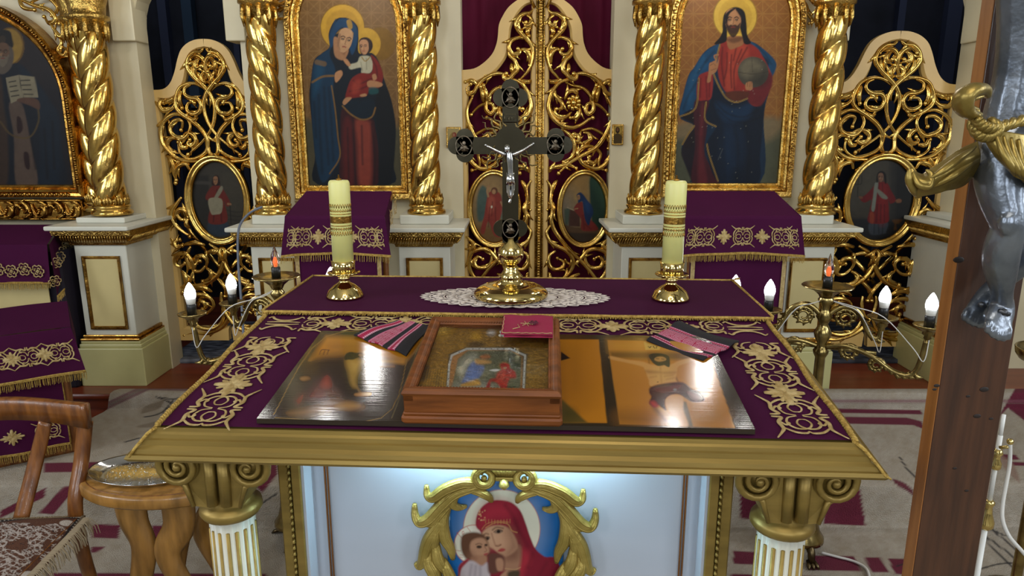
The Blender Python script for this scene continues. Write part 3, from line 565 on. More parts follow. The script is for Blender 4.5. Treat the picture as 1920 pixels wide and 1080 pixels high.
    # right scene
    p.poly([(505, 90), (1460, 110), (1740, 940), (625, 905)], 'AE7228', 2, sm=False); p.poly([(505, 90), (1300, 100), (1250, 180), (520, 200)], 'C08A34', 20, sm=False, a=.5); p.poly([(600, 780), (900, 800), (1120, 900), (640, 905)], '7A5020', 30, a=.7); p.ell((1500, 830), (160, 90), '8A5C22', 50, .6)
    p.poly([(530, 200), (1330, 210), (1340, 285), (540, 265)], '6A4A1E', 8, sm=False, a=.9); p.poly([(860, 105), (1020, 160), (1010, 185), (875, 185)], 'C8A04E', 2, sm=False); p.lines([[(905, 150), (915, 165), (930, 150)], [(950, 150), (965, 170)], [(985, 150), (980, 170)]], 7, '241A10', 1)
    p.line([(905, 230), (925, 520), (915, 560)], 10, '3A2410', 4, .6); p.line([(1165, 440), (1200, 520)], 12, '3A2410', 4, .7)
    p.poly([(1150, 640), (1270, 690), (1335, 925), (1230, 925)], '4E4220', 3, sm=False, a=.9)
    # body
    p.poly([(540, 245), (700, 280), (850, 300), (950, 330), (1100, 330), (1200, 290), (1330, 262), (1340, 290), (1250, 320), (1190, 350), (1175, 430), (1165, 470), (1180, 520), (940, 540), (905, 470), (870, 380), (840, 345), (700, 310), (540, 275)], 'BE8A4C', 3)
    p.poly([(880, 380), (1010, 395), (1000, 410), (900, 410)], '7A5428', 6, a=.6); p.poly([(1040, 400), (1160, 395), (1150, 415), (1060, 415)], '7A5428', 6, a=.6); folds(p, [[(1020, 350), (1030, 500)], [(920, 450), (980, 440)], [(1060, 440), (1140, 430)], [(1080, 470), (1150, 455)]], 7, '8A602E', .6, 5); p.ell((995, 495), (7, 4), '3A2412', 2)
    p.poly([(1060, 640), (1150, 610), (1240, 640), (1240, 760), (1290, 915), (1200, 915), (1120, 800), (1070, 720)], 'B88448', 4); p.poly([(990, 740), (1060, 760), (1130, 830), (1200, 915), (1140, 915), (1040, 820)], 'C09050', 4); p.poly([(940, 720), (990, 740), (1080, 870), (1020, 830), (950, 760)], '4A3014', 8, a=.6)
    # head
    p.poly([(910, 240), (950, 220), (1040, 222), (1100, 250), (1112, 310), (1105, 350), (1080, 345), (1050, 330), (1000, 340), (960, 320), (930, 290)], '1E1A10', 2); p.ell((1018, 278), (56, 28), 'A8783E', 3); p.poly([(960, 290), (1010, 300), (1070, 290), (1050, 330), (1010, 335), (975, 320)], '241C12', 4); p.lines([[(980, 270), (1005, 272)], [(1030, 272), (1055, 275)]], 6, '2A1C10', 1.5)
    # loincloth
    p.poly([(915, 560), (960, 530), (1080, 505), (1200, 495), (1260, 510), (1320, 560), (1400, 590), (1440, 640), (1435, 680), (1330, 688), (1260, 650), (1200, 615), (1120, 620), (1070, 660), (1065, 720), (1075, 770), (1030, 740), (1000, 720), (960, 740), (910, 700), (930, 640), (912, 600)], '42201C', 3)
    p.poly([(960, 560), (1100, 530), (1220, 520), (1180, 570), (1040, 600)], '6A2824', 16, a=.8); p.poly([(920, 690), (960, 680), (1000, 730), (950, 735)], 'A8342C', 6, a=.9); p.poly([(1280, 590), (1380, 610), (1420, 660), (1340, 670)], '6A3030', 10, a=.8); p.ell((1160, 570), (14, 9), '8A8C8C', 4, .7)
    p.lines([[(505, 90), (625, 905), (1740, 942), (1462, 150)]], 4, '5E4820', 1, .9, sm=False) if False else p.line([(505, 90), (625, 905), (1740, 942), (1462, 150)], 4, '5A4420', 1, .9, sm=False)
    p.line([(425, 85), (505, 890)], 4, '5A4420', 1, .9, sm=False)
def paint_box(p):
    """gilt metal cover with the annunciation print in the middle"""
    p.at(0, 0, 1); p.poly([(700, 560), (1100, 560), (1100, 800), (700, 800)], '8A6A28', sm=False); p.speck(.25, .35, 5); p.at(460, 580, 3.556)
    for (x, y, rx, ry, c) in ((1540, 180, 36, 30, 'B8902C'), (1300, 180, 60, 40, 'A88434'), (1540, 240, 60, 24, '3C2E1C'), (1190, 420, 40, 60, '4A3C2A'), (1640, 160, 26, 18, 'C8CCD0'), (1280, 480, 20, 50, '6A5428')):
        p.ell((x, y), (rx, ry), c, 8, .8)
    for k in range(9): p.line([(1215+k*16, 400), (1180+k*18, 560)], 3, 'D0A848', 1, .5)
    p.at(840, 620, 7.714)
    ring_ = [(-10, 905), (20, 500), (55, 365), (270, 270), (900, 270), (1115, 365), (1110, 500), (1090, 880)]
    p.poly([(-40, 920), (10, 345), (265, 245), (930, 245), (1150, 350), (1140, 500), (1120, 895)], '5C5038', 2, sm=False)
    p.poly([(-10, 905), (50, 360), (270, 285), (900, 285), (1080, 380), (1070, 880)], '9A7040', 2, sm=False)
    p.poly([(40, 900), (145, 420), (290, 295), (900, 295), (1060, 390), (1045, 880)], '5E6450', 3, sm=False); p.ell((900, 500), (180, 150), '34403A', 60, .6); p.poly([(60, 880), (120, 780), (500, 760), (780, 850), (800, 905), (60, 905)], '9A9C94', 20, a=.8)
    for a, b in zip(ring_, ring_[1:]):
        p.line([a, b], 30, 'B4B8B8', 1); n = max(2, int(math.dist(a, b)/90))
        for k in range(1, n): p.ell((a[0]+(b[0]-a[0])*k/n, a[1]+(b[1]-a[1])*k/n), (7, 8), '2A2A2A', 1)
    p.poly([(150, 560), (200, 430), (370, 340), (420, 400), (330, 480), (260, 600), (190, 700)], 'AEB0A8', 14, a=.6)
    p.poly([(300, 520), (370, 450), (430, 480), (520, 520), (500, 620), (430, 700), (330, 740), (200, 770), (240, 660)], '5A6EA0', 5); p.poly([(330, 560), (420, 580), (400, 680), (300, 720)], '7088C0', 14, a=.7); p.poly([(400, 420), (560, 430), (620, 450), (600, 480), (420, 490)], 'B08A54', 5); p.poly([(460, 380), (530, 350), (600, 360), (610, 400), (540, 420), (480, 410)], '96623C', 4)
    p.poly([(200, 780), (350, 730), (430, 710), (470, 760), (440, 800), (210, 815)], 'B88E40', 5); p.poly([(600, 580), (680, 560), (750, 570), (690, 595)], 'D0D4D4', 2); p.ell((815, 520), (75, 55), '9A8A4A', 8, .7)
    p.poly([(750, 500), (800, 470), (880, 490), (900, 550), (970, 600), (980, 690), (900, 700), (860, 780), (850, 870), (780, 850), (700, 760), (620, 750), (600, 850), (530, 885), (600, 720), (690, 690), (720, 620), (770, 570)], 'A02422', 4); p.ell((820, 545), (26, 20), '96684A', 3); p.poly([(720, 640), (800, 620), (820, 680), (740, 700)], 'C24A38', 14, a=.7); folds(p, [[(780, 600), (740, 680), (640, 740)], [(860, 580), (820, 720)]], 10, '5A1010', .6, 5)
def paint_carpet(p):
    p.at(0, 0, 1); n = vnoise(p.x, p.y, .08, 2)*.5+vnoise(p.x, p.y, .3, 6)*.5; a = np.array(srgb('A89A86')); b = np.array(srgb('BFB5A6')); p.c[:] = a+(b-a)*n[:, None]
    M = '6E1E36'; k = dict(soft=2, sm=False); q = lambda *pts: p.poly(list(pts), M, **k)
    q((1400, 763), (1726, 769), (1730, 777), (1400, 771)); q((1400, 779), (1700, 783), (1728, 790), (1733, 805), (1712, 797), (1570, 794), (1400, 790))
    q((1388, 910), (1482, 914), (1480, 978), (1388, 972)); q((1548, 914), (1612, 918), (1623, 986), (1545, 982)); q((1920, 700), (1990, 745), (1975, 830), (1890, 765), (1870, 785))
    q((1375, 1033), (1421, 1035), (1421, 1059), (1375, 1057)); q((1518, 1041), (1600, 1043), (1616, 1071), (1518, 1069)); q((1620, 1045), (1650, 1045), (1668, 1073), (1636, 1073)); q((1665, 1047), (1700, 1048), (1700, 1078), (1678, 1076))
    q((1370, 1076), (1900, 1090), (1900, 1130), (1370, 1110)); q((1872, 851), (1905, 853), (1912, 862), (1880, 862)); q((1895, 866), (1960, 868), (1960, 874), (1900, 873))
    # left side
    q((0, 958), (86, 914), (84, 932), (0, 972)); q((72, 962), (120, 912), (148, 910), (100, 965)); q((82, 868), (190, 866), (192, 884), (82, 886)); q((172, 983), (226, 984), (222, 1010), (172, 1008)); q((284, 985), (336, 985), (318, 1012), (284, 1010)); q((172, 1025), (198, 1025), (180, 1036), (168, 1036)); q((284, 1028), (302, 1028), (296, 1040), (284, 1038)); q((470, 900), (520, 860), (520, 890), (490, 925)); q((90, 1074), (500, 1076), (500, 1100), (90, 1100))
    for w, c in ((13, '7C5058'), (4, '8A7C70')):
        p.line([(420, 728), (277, 725), (188, 767), (46, 840), (-60, 890)], w, c, 2, .8, sm=False)
    K = '2E2A2C'
    p.lines([[(292, 744), (330, 757), (350, 755)], [(300, 745), (322, 748), (345, 745)], [(325, 750), (312, 765), (306, 776)], [(270, 782), (295, 777), (320, 762)], [(234, 829), (262, 821)], [(310, 750), (330, 762), (345, 757)]], 2.2, K, 1, .9)
    p.poly([(265, 775), (272, 762), (300, 752), (308, 748), (300, 765), (280, 772)], '8A7A66', 2, a=.9); p.poly([(255, 800), (300, 788), (330, 780), (290, 800)], '8E7E6A', 3, a=.8)
    p.lines([[(1687, 857), (1700, 878), (1718, 897)], [(1848, 985), (1880, 1010), (1925, 1050)], [(1840, 1000), (1875, 1025), (1920, 1060)], [(1846, 1010), (1870, 1035), (1912, 1075)], [(1835, 1068), (1870, 1058), (1905, 1055)], [(1855, 970), (1858, 990), (1885, 1005)], [(478, 960), (490, 945), (520, 925)], [(1680, 1062), (1760, 1040), (1720, 1080)]], 3, K, 1, .9)
    p.poly([(1672, 898), (1700, 908), (1722, 935), (1700, 920), (1685, 912)], '6A2A36', 2); p.poly([(1870, 850), (1900, 870), (1912, 905), (1885, 880)], '9A7A6A', 3, a=.8); p.ell((1915, 1056), (16, 9), '8A6A5C', 2)
    p.line([(1380, 752), (2100, 752)], 5, '8C5460', 3, .7); p.line([(1380, 757), (2100, 757)], 1.5, '8A7C70', 1, .6)
# ================================================================== room shell
XM = .125
YW, YD, YR = 3.62, 3.76, 3.68        # iconostasis wall, side doors, royal doors
def xz(px, py, Y): p = PY(px, py, Y); return (p.x, p.z)
def struct(mb, name, m, label=None): return mb.build(name, m, None, 'structure')
struct(MB().box((-4, -4.6, -.1), (4, 2.49, 0)), 'floor', M_stone)
struct(MB().box((-4, 2.49, -.1), (4, 3.25, .18)), 'trim_1', M_floor)
b = MB().box((-4, 3.25, -.1), (4, 3.40, .26)).box((-4, 3.40, -.1), (4, 6.2, .26)).box((-4, 3.225, .235), (4, 3.25, .262), .008)
struct(b, 'trim_2', M_floor)
def wall_with_windows(name, axis, c, s0, s1, wins, z0=1.65, z1=3.35, H=4.4, th=.3):
    b = MB(); edges = [s0]
    for a, e in wins: edges += [a, e]
    edges += [s1]
    for k in range(0, len(edges), 2):
        a, e = edges[k], edges[k+1]
        b.box((c, a, 0), (c+th, e, H)) if axis == 'x' else b.box((a, c, 0), (e, c+th, H))
    for a, e in wins:
        for (q0, q1) in ((0, z0), (z1, H)):
            b.box((c, a, q0), (c+th, e, q1)) if axis == 'x' else b.box((a, c, q0), (e, c+th, q1))
    return struct(b, name, M_navewall)
M_navewall = mat('nave wall paint', 'B2ADA0', .6, 0, 0, 1, .25, 1.2, '989CA4')
M_ceil = mat('nave ceiling paint', 'A8A59C', .6)
wall_with_windows('wall_left', 'x', -4.3, -4.6, 6.2, [(-2.45, -1.55), (.15, 1.05)])
wall_with_windows('wall_right', 'x', 4.0, -4.6, 6.2, [(-2.45, -1.55), (.15, 1.05)])
wall_with_windows('wall_west', 'y', -4.9, -4, 4, [(-1.75, -.85), (.85, 1.75)], 1.85, 3.55)
struct(MB().box((-4.3, -4.9, 4.4), (4.3, 6.4, 4.5)), 'ceiling', M_ceil)
# iconostasis wall with openings (polygons in x,z)
def archpts(x0, x1, zs, n=14):
    c = (x0+x1)/2; r = (x1-x0)/2
    return [(c-r*cos(pi*k/n), zs+r*sin(pi*k/n)) for k in range(n+1)]
rx0 = xz(866, 200, YW)[0]; rx1 = 2*XM-rx0
sxr0 = xz(1566, 60, YW)[0]; sxr1 = xz(1800, 100, YW+.12)[0]
sxl0 = xz(286, 150, YW+.12)[0]; sxl1 = 2*XM-sxr0
zimp = xz(1790, 78, YW)[1]
HT = 4.0
b = MB()
def pier(a, c, z0=.26, z1=HT): b.prism([(a, z0), (c, z0), (c, z1), (a, z1)], YW, YW+.12)
pier(rx1, sxr0); pier(sxl1, rx0); pier(sxr1, 3.99); pier(-3.99, sxl0)
for (a, c, zs) in ((sxr0, sxr1, zimp+.10), (sxl0, sxl1, zimp+.08), (rx0, rx1, 2.3)):
    ap = archpts(a, c, zs); n = len(ap)
    for k in range(n-1):
        p, q = ap[k], ap[k+1]; b.prism([p, q, (q[0], HT), (p[0], HT)], YW, YW+.12)
struct(b, 'wall_front', M_cream)
M_upper = mat('dark unseen upper slab', '33231C', .6)
struct(MB().box((-3.9, YW-.02, 2.40), (3.9, YW, 3.99)), 'trim_5', M_upper)  # unseen dark slab for the upper tiers, added to keep print reflections dark
b = MB()       # imposts and arch mouldings
for (x0, x1) in ((sxr1-.02, sxr1+.07), (sxl0-.10, sxl0+.012), (sxr0-.04, xz(1588, 60, YW)[0]), (2*XM-xz(1588, 60, YW)[0], sxl1+.04)):
    b.box((x0, YW-.035, zimp), (x1, YW+.1, HT), .004)
struct(b, 'trim_3', M_cream)
# sanctuary: dim room behind the side doors
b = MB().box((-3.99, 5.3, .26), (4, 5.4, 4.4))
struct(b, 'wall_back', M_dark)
M_grille = mat('dark painted panel frames', '3A3F52', .5)
b = MB()
for (x0, x1, z0, z1) in ((-2.9, -2.86, .6, 2.7), (-2.52, -2.46, .6, 2.7), (-2.0, -1.96, .6, 3), (-1.5, -1.46, .6, 3), (2.3, 2.36, .6, 3), (2.75, 2.8, .6, 3), (3.1, 3.2, .6, 3), (2.3, 3.2, 1.75, 1.79), (-2.9, -1.46, 1.72, 1.76)):
    b.box((x0, 5.24, z0), (x1, 5.3, z1))
struct(b, 'trim_4', M_grille)
M_sash = mat('dull blue wall strip', '2C3F50', .5)  # one even blue for the narrow strip
tag(MB().box((-2.34, 5.22, 1.7), (-2.27, 5.29, 3.0)).build('wall_hanging', M_sash), 'narrow pale blue strip hanging on the dark wall behind the left side door', 'hanging')

# ------------------------------------------------------------------ twisted columns
def twisted_column(x, y, z0, z1, hand, label, r=.074, cap=True, ns=3, pitch=.40):
    t = empty('twisted_column', (x, y, z0), 0, label, 'column', 'gilded twisted columns')
    n = 48; m = 150; vs = []; fs = []; h = z1-z0-.05
    for k in range(m+1):
        zz = .05+h*k/m
        for i in range(n):
            a = 2*pi*i/n; ph = ns/2*(a-hand*2*pi*zz/pitch)
            rr = r*(.80+.21*abs(sin(ph))**.55)*(1-.06*zz)
            vs.append((rr*cos(a), rr*sin(a), zz))
    for k in range(m):
        for i in range(n): fs.append((k*n+i, k*n+(i+1) % n, (k+1)*n+(i+1) % n, (k+1)*n+i))
    s = MB(); s.add(vs, fs); s.build('shaft', M_gold, t)
    MB().lathe([(r*1.28, 0), (r*1.3, .008), (r*1.26, .018), (r*1.12, .024), (r*1.1, .03), (r*1.18, .036), (r*1.16, .045), (r*1.02, .05), (r*.98, .055)], n=36).build('column_base', M_gold, t)
    l = MB()
    for k in range(10):
        a = 2*pi*k/10; d = Vector((cos(a), sin(a), 0)); q = Vector((-sin(a), cos(a), 0))
        for sd in (-1, 0, 1):
            l.tube([d*r*.99+q*sd*.012+Vector((0, 0, .05)), d*r*1.03+q*sd*.015+Vector((0, 0, .075)), d*r*1.06+q*sd*.007+Vector((0, 0, .1-.012*abs(sd)))], [.009, .0085, .002], 6)
    l.build('leaf_collar', M_goldc, t)
    if cap:
        c = MB().lathe([(r*.95, h-.02), (r*1.0, h+.03), (r*1.25, h+.04), (r*1.25, h+.055), (r*1.05, h+.06), (r*1.1, h+.1), (r*1.5, h+.2), (r*1.6, h+.22), (r*1.6, h+.25)], n=32)
        for k in range(10):
            a = 2*pi*k/10; d = Vector((cos(a), sin(a), 0))
            c.tube([d*r*1.0+Vector((0, 0, h+.03)), d*r*1.04+Vector((0, 0, h-.02)), d*r*1.02+Vector((0, 0, h-.06))], [.012, .012, .002], 6)
        c.build('capital', M_goldc, t)
    return t
zc = 1.133; YC = 3.45; ZT = 2.12
XI, X2 = .538, 1.347
twisted_column(xz(800, 400, YC)[0], YC, zc, ZT, 1, 'gilded twisted column right of the Virgin and Child icon')
twisted_column(xz(1206, 400, YC)[0], YC, zc, ZT, 1, 'gilded twisted column left of the icon of Christ with a globe')
twisted_column(xz(514, 400, YC)[0], YC, zc, ZT, -1, 'gilded twisted column between the left side door and the Virgin icon')
twisted_column(xz(1528, 400, YC)[0], YC, zc, ZT, 1, 'gilded twisted column between the Christ icon and the right side door', ns=2, pitch=.29)
XO = xz(212, 406, 3.5)[0]
twisted_column(XO, 3.50, zc-.01, 2.06, 1, 'leftmost front gilded twisted column on the white pedestal corner')
twisted_column(XO-.10, 3.60, zc+.0, 2.06, -1, 'gilded twisted column half hidden behind the leftmost front column')

# ------------------------------------------------------------------ pedestals
def pedestal(x, y0, y1, zt, label, hw=.125, ch=.205, bh=.155, plw=.12, shift=0, z0=.26):
    """body front at y0, back y1; zt = top of plinth"""
    t = empty('pedestal', (x, y0, z0), 0, label, 'pedestal', 'white and gold column pedestals'); D = y1-y0; Z = lambda z: z-z0
    body = MB().box((-hw, 0, Z(.50)), (hw, D, Z(1.0)), .003); body.build('body', M_white, t)
    MB().box((-ch, -.10, Z(1.068)), (ch, D, Z(1.088)), .004).build('ledge', M_white, t)
    MB().box((-plw, .03, Z(1.089)), (plw, min(D, .32), Z(zt)), .004).build('plinth', M_white, t)
    c = MB(); prof = [(0, .985), (.012, .985), (.016, .998), (.03, 1.005), (.045, 1.03), (.062, 1.04), (.066, 1.067), (0, 1.067)]
    for (d0, za), (d1, zb) in zip(prof[:-1], prof[1:]):
        A = [(-hw-d0, D), (-hw-d0, -d0), (hw+d0, -d0), (hw+d0, D)]; B = [(-hw-d1, D), (-hw-d1, -d1), (hw+d1, -d1), (hw+d1, D)]
        for k in range(3):
            c.add([(A[k][0], A[k][1], Z(za)), (A[k+1][0], A[k+1][1], Z(za)), (B[k+1][0], B[k+1][1], Z(zb)), (B[k][0], B[k][1], Z(zb))], [(0, 1, 2, 3)], False)
    for k in range(26):      # carved leaf run under the ledge
        xx = -hw-.03+k*(2*hw+.06)/25; c.tube([(xx-.006, -.033, Z(1.005)), (xx, -.047, Z(1.02)), (xx+.007, -.058, Z(1.036))], [.003, .0055, .002], 5)
    for sd in (-1, 1):
        for k in range(int(D/.013)):
            yy = -.02+k*.013; c.tube([(sd*(hw+.033), yy-.006, Z(1.005)), (sd*(hw+.047), yy, Z(1.02)), (sd*(hw+.058), yy+.006, Z(1.036))], [.003, .0055, .002], 5)
    c.build('cornice', M_goldc, t)
    # framed ochre panel
    pw = hw-.035
    MB().box((-pw, -.004, Z(.555)), (pw, .002, Z(.93))).build('panel', M_panel, t)
    f = MB(); pr = [(0, 0), (0, -.012), (-.006, -.016), (-.012, -.01), (-.016, -.004)]
    f.sweep([(-pw, Z(.555)), (-pw, Z(.93)), (pw, Z(.93)), (pw, Z(.555))], [(-a+0, y) for a, y in pr], True)
    f.build('panel_frame', M_goldd, t)
    g = MB().box((-hw-.022, -.022, Z(.497)), (hw+.022, D, Z(.508)), .003).box((-hw-.012, -.012, Z(.508)), (hw+.012, D, Z(.525)), .004)
    g.build('gold_strip', M_goldd, t)
    MB().box((-bh, -.033, Z(.26)), (bh, D, Z(.46)), .004).box((-bh+.008, -.025, Z(.46)), (bh-.008, D, Z(.48)), .004).box((-bh+.014, -.018, Z(.48)), (bh-.014, D, Z(.498)), .004).build('base', M_base, t)
    return t
xi = lambda px: xz(px, 500, 3.3)[0]
pedestal(xi(795), 3.33, YW, 1.133, 'white pedestal left of the royal doors under the twisted column')
pedestal(xi(1215), 3.33, YW, 1.133, 'white pedestal right of the royal doors, behind the tall candle')
pedestal(xi(517), 3.33, YW, 1.133, 'white pedestal beside the left side door, behind the candelabrum')
pedestal(xi(1519), 3.33, YW, 1.133, 'white pedestal beside the right side door, behind the brass candelabrum')
pedestal(xz(200, 560, 3.38)[0], 3.38, YD, 1.115, 'large white pedestal at far left with ochre panel in full view', .128, .20, .165)
pedestal(xz(1832, 560, 3.38)[0], 3.38, YD, 1.115, 'white pedestal mostly hidden behind the large wooden cross', .14, .21, .17)

# ------------------------------------------------------------------ scroll carving
def strokes(mb, L, fn, r=.0105, y=0, leaf=True, seed=3):
    rnd = random.Random(seed)
    for item in L:
        pts, kw = (item, {}) if not isinstance(item, dict) else (item['p'], item)
        P = [fn(p) for p in cr(pts, 7)]; n = len(P); r0 = kw.get('r', r); e0 = kw.get('a', .55); e1 = kw.get('b', .45)
        ylift = rnd.uniform(-.006, .006)
        V = []; rad = []
        for k, (x, z) in enumerate(P):
            t = k/(n-1); bow = sin(pi*t)
            V.append(Vector((x, y+ylift-.010*bow, z))); rad.append(r0*((e0*(1-t)+e1*t)*(1-bow)+bow))
        mb.tube(V, rad, 8, flat=(1.0, .85), up=(0, 1, 0))
        # inner bead line gives the grooved look
        mb.tube([v+Vector((0, -r0*.72, 0)) for v in V[1:-1]], [q*.32 for q in rad[1:-1]], 5)
        if kw.get('ball', True): mb.sphere(V[-1]+Vector((0, -.004, 0)), r0*.95, 8)
        if leaf and n > 16:
            for tt in (.3, .62):
                k = int(tt*n); d = (V[k+1]-V[k-1]).normalized(); nn = Vector((d.z, 0, -d.x))*(1 if rnd.random() < .5 else -1)
                q = V[k]; Ls = r0*rnd.uniform(2.6, 3.8)
                mb.tube([q-d*Ls*.5, q+nn*Ls*.25+d*Ls*.25, q+nn*Ls*.75+d*Ls*.85], [r0*.7, r0*.8, r0*.12], 6, flat=(1, .7), up=(0, 1, 0))
                mb.tube([q-d*Ls*.2, q-nn*Ls*.2+d*Ls*.35, q-nn*Ls*.55+d*Ls*1.0], [r0*.6, r0*.6, r0*.1], 6, flat=(1, .7), up=(0, 1, 0))
def ovalring(mb, c, rx, rz, y, w=.014):
    n = 48; path = [(c[0]+rx*cos(2*pi*k/n), c[1]+rz*sin(2*pi*k/n)) for k in range(n)]
    path = path[::-1]
    prof = [(-w*1.1, 0), (-w*.8, -.014), (-w*.35, -.018), (-w*.1, -.012), (w*.2, -.02), (w*.75, -.024), (w*1.1, -.014), (w*1.15, .006)]
    v0 = len(mb.v); mb.sweep(path, [(-d, y+q) for d, q in prof], True); mb.sm[-n*(len(prof)-1):] = [True]*(n*(len(prof)-1))

A_ = (1010, 0, 6.75); B_ = (1010, 130, 5.4); C_ = (1010, 310, 4.695)
royal = [(A_, p) for p in (
 [(105, 85), (118, 130), (160, 168), (230, 182), (290, 222), (330, 300), (300, 380), (250, 440), (180, 510), (120, 600), (105, 700), (125, 820), (170, 900), (230, 970), (290, 1030)],
 [(200, 190), (140, 235), (135, 300), (180, 332), (220, 310), (205, 285)], [(140, 360), (185, 400), (165, 460)], [(300, 260), (305, 340), (260, 410)],
 [(190, 500), (290, 480), (380, 520), (415, 600), (370, 685), (310, 695), (270, 655), (300, 620)],
 [(415, 580), (405, 700), (330, 780), (300, 880), (350, 940), (400, 1000), (465, 1000), (480, 945), (440, 935)],
 [(270, 625), (195, 640), (150, 720), (150, 830)], [(370, 800), (375, 880), (345, 940)])]
royal += [(B_, p) for p in (
 [(390, 60), (340, 95), (230, 125), (160, 190), (110, 300), (100, 400), (150, 500), (230, 565), (330, 590), (420, 565), (500, 510), (545, 490)],
 [(300, 75), (400, 45), (480, 50), (580, 100), (640, 170), (680, 240), (735, 250), (755, 190), (710, 150)], [(640, 160), (700, 120), (765, 130)],
 [(250, 110), (330, 160), (440, 190), (510, 250), (545, 330), (550, 410), (500, 450), (470, 400), (500, 350), (570, 350), (640, 390), (700, 460)],
 [(540, 330), (555, 240), (580, 165)], [(580, 330), (590, 250), (610, 180)],
 [(160, 190), (170, 270), (230, 340), (230, 395), (180, 400)], [(260, 310), (300, 230), (370, 220), (390, 280)],
 [(330, 430), (270, 485), (200, 495), (130, 430), (110, 370)], [(400, 360), (410, 430), (380, 490), (320, 490)],
 [(690, 285), (740, 400), (735, 500), (700, 600), (640, 710), (560, 800), (400, 890), (300, 955), (200, 1050)],
 [(430, 620), (530, 600), (620, 640), (690, 700), (725, 800), (710, 900), (640, 980), (560, 1005), (460, 965), (410, 900), (400, 830), (470, 780), (550, 790), (620, 850), (605, 940), (620, 1000), (680, 1020)],
 [(590, 900), (555, 945), (505, 925), (515, 880)], [(450, 640), (505, 650), (530, 700), (480, 740), (430, 790), (390, 870)],
 [(230, 600), (300, 650), (350, 720), (360, 820), (330, 890), (250, 935)], [(350, 725), (400, 725), (400, 670), (350, 655)],
 [(110, 1040), (130, 1000), (200, 980), (300, 965), (380, 1000)], [(105, 115), (145, 130), (220, 110)], [(690, 640), (720, 700), (700, 800)])]
royal += [(C_, p) for p in (
 [(70, 130), (110, 200), (105, 300), (118, 400), (110, 480), (140, 570), (220, 680), (300, 770), (400, 870), (490, 980), (540, 1060), (560, 1140)],
 [(110, 520), (70, 580), (90, 650), (150, 700), (240, 745), (300, 830), (280, 920), (200, 1000), (130, 1040)], [(90, 940), (110, 1000), (150, 1050)],
 [(160, 130), (130, 180), (112, 260)], [(75, 320), (110, 350), (75, 390)], [(120, 320), (130, 380), (115, 440)],
 [(150, 750), (95, 790), (90, 860), (135, 910), (205, 895), (220, 850), (165, 815)],
 [(230, 820), (260, 860), (320, 860), (370, 810), (430, 745), (500, 728), (580, 760), (605, 850), (580, 940), (510, 1010), (380, 1005), (250, 1015)],
 [(415, 750), (408, 830), (450, 890), (530, 890), (560, 840), (530, 800), (485, 820)], [(640, 620), (560, 690), (595, 735), (600, 700)],
 [(250, 900), (240, 960), (180, 1020)], [(360, 950), (280, 980), (230, 1040)])]
def door_frame_mb(pairs, y0, y1, fn):
    """pairs of (outer, inner) pixel points -> raised board with a chamfered inner edge"""
    m = MB(); n = len(pairs); vs = []
    for (ox, oy, ix, iy) in pairs:
        o = fn((ox, oy)); i = fn((ix, iy)); q = (i[0]+(o[0]-i[0])*.16, i[1]+(o[1]-i[1])*.16)
        vs += [(o[0], y1, o[1]), (o[0], y0, o[1]), (q[0], y0, q[1]), (i[0], y0+.014, i[1]), (i[0], y1, i[1])]
    fs = []
    for k in range(n-1):
        for j in range(4): fs.append((k*5+j, k*5+j+1, (k+1)*5+j+1, (k+1)*5+j))
        fs.append((k*5+4, k*5, (k+1)*5, (k+1)*5+4))
    return m.add(vs, fs, False)
def px_oval_board(name, c, r, y, paintf, fn, parent, nx=90, nz=120):
    """painted oval; c, r in plane metres"""
    n = 48; clip = [(c[0]+r[0]*cos(2*pi*k/n), c[1]+r[1]*sin(2*pi*k/n)) for k in range(n)]
    return board(name, lambda u, v: (u, np.full_like(u, y), v), c[0]-r[0], c[0]+r[0], c[1]-r[1], c[1]+r[1], nx, nz, paintf, M_paint, parent, clip)
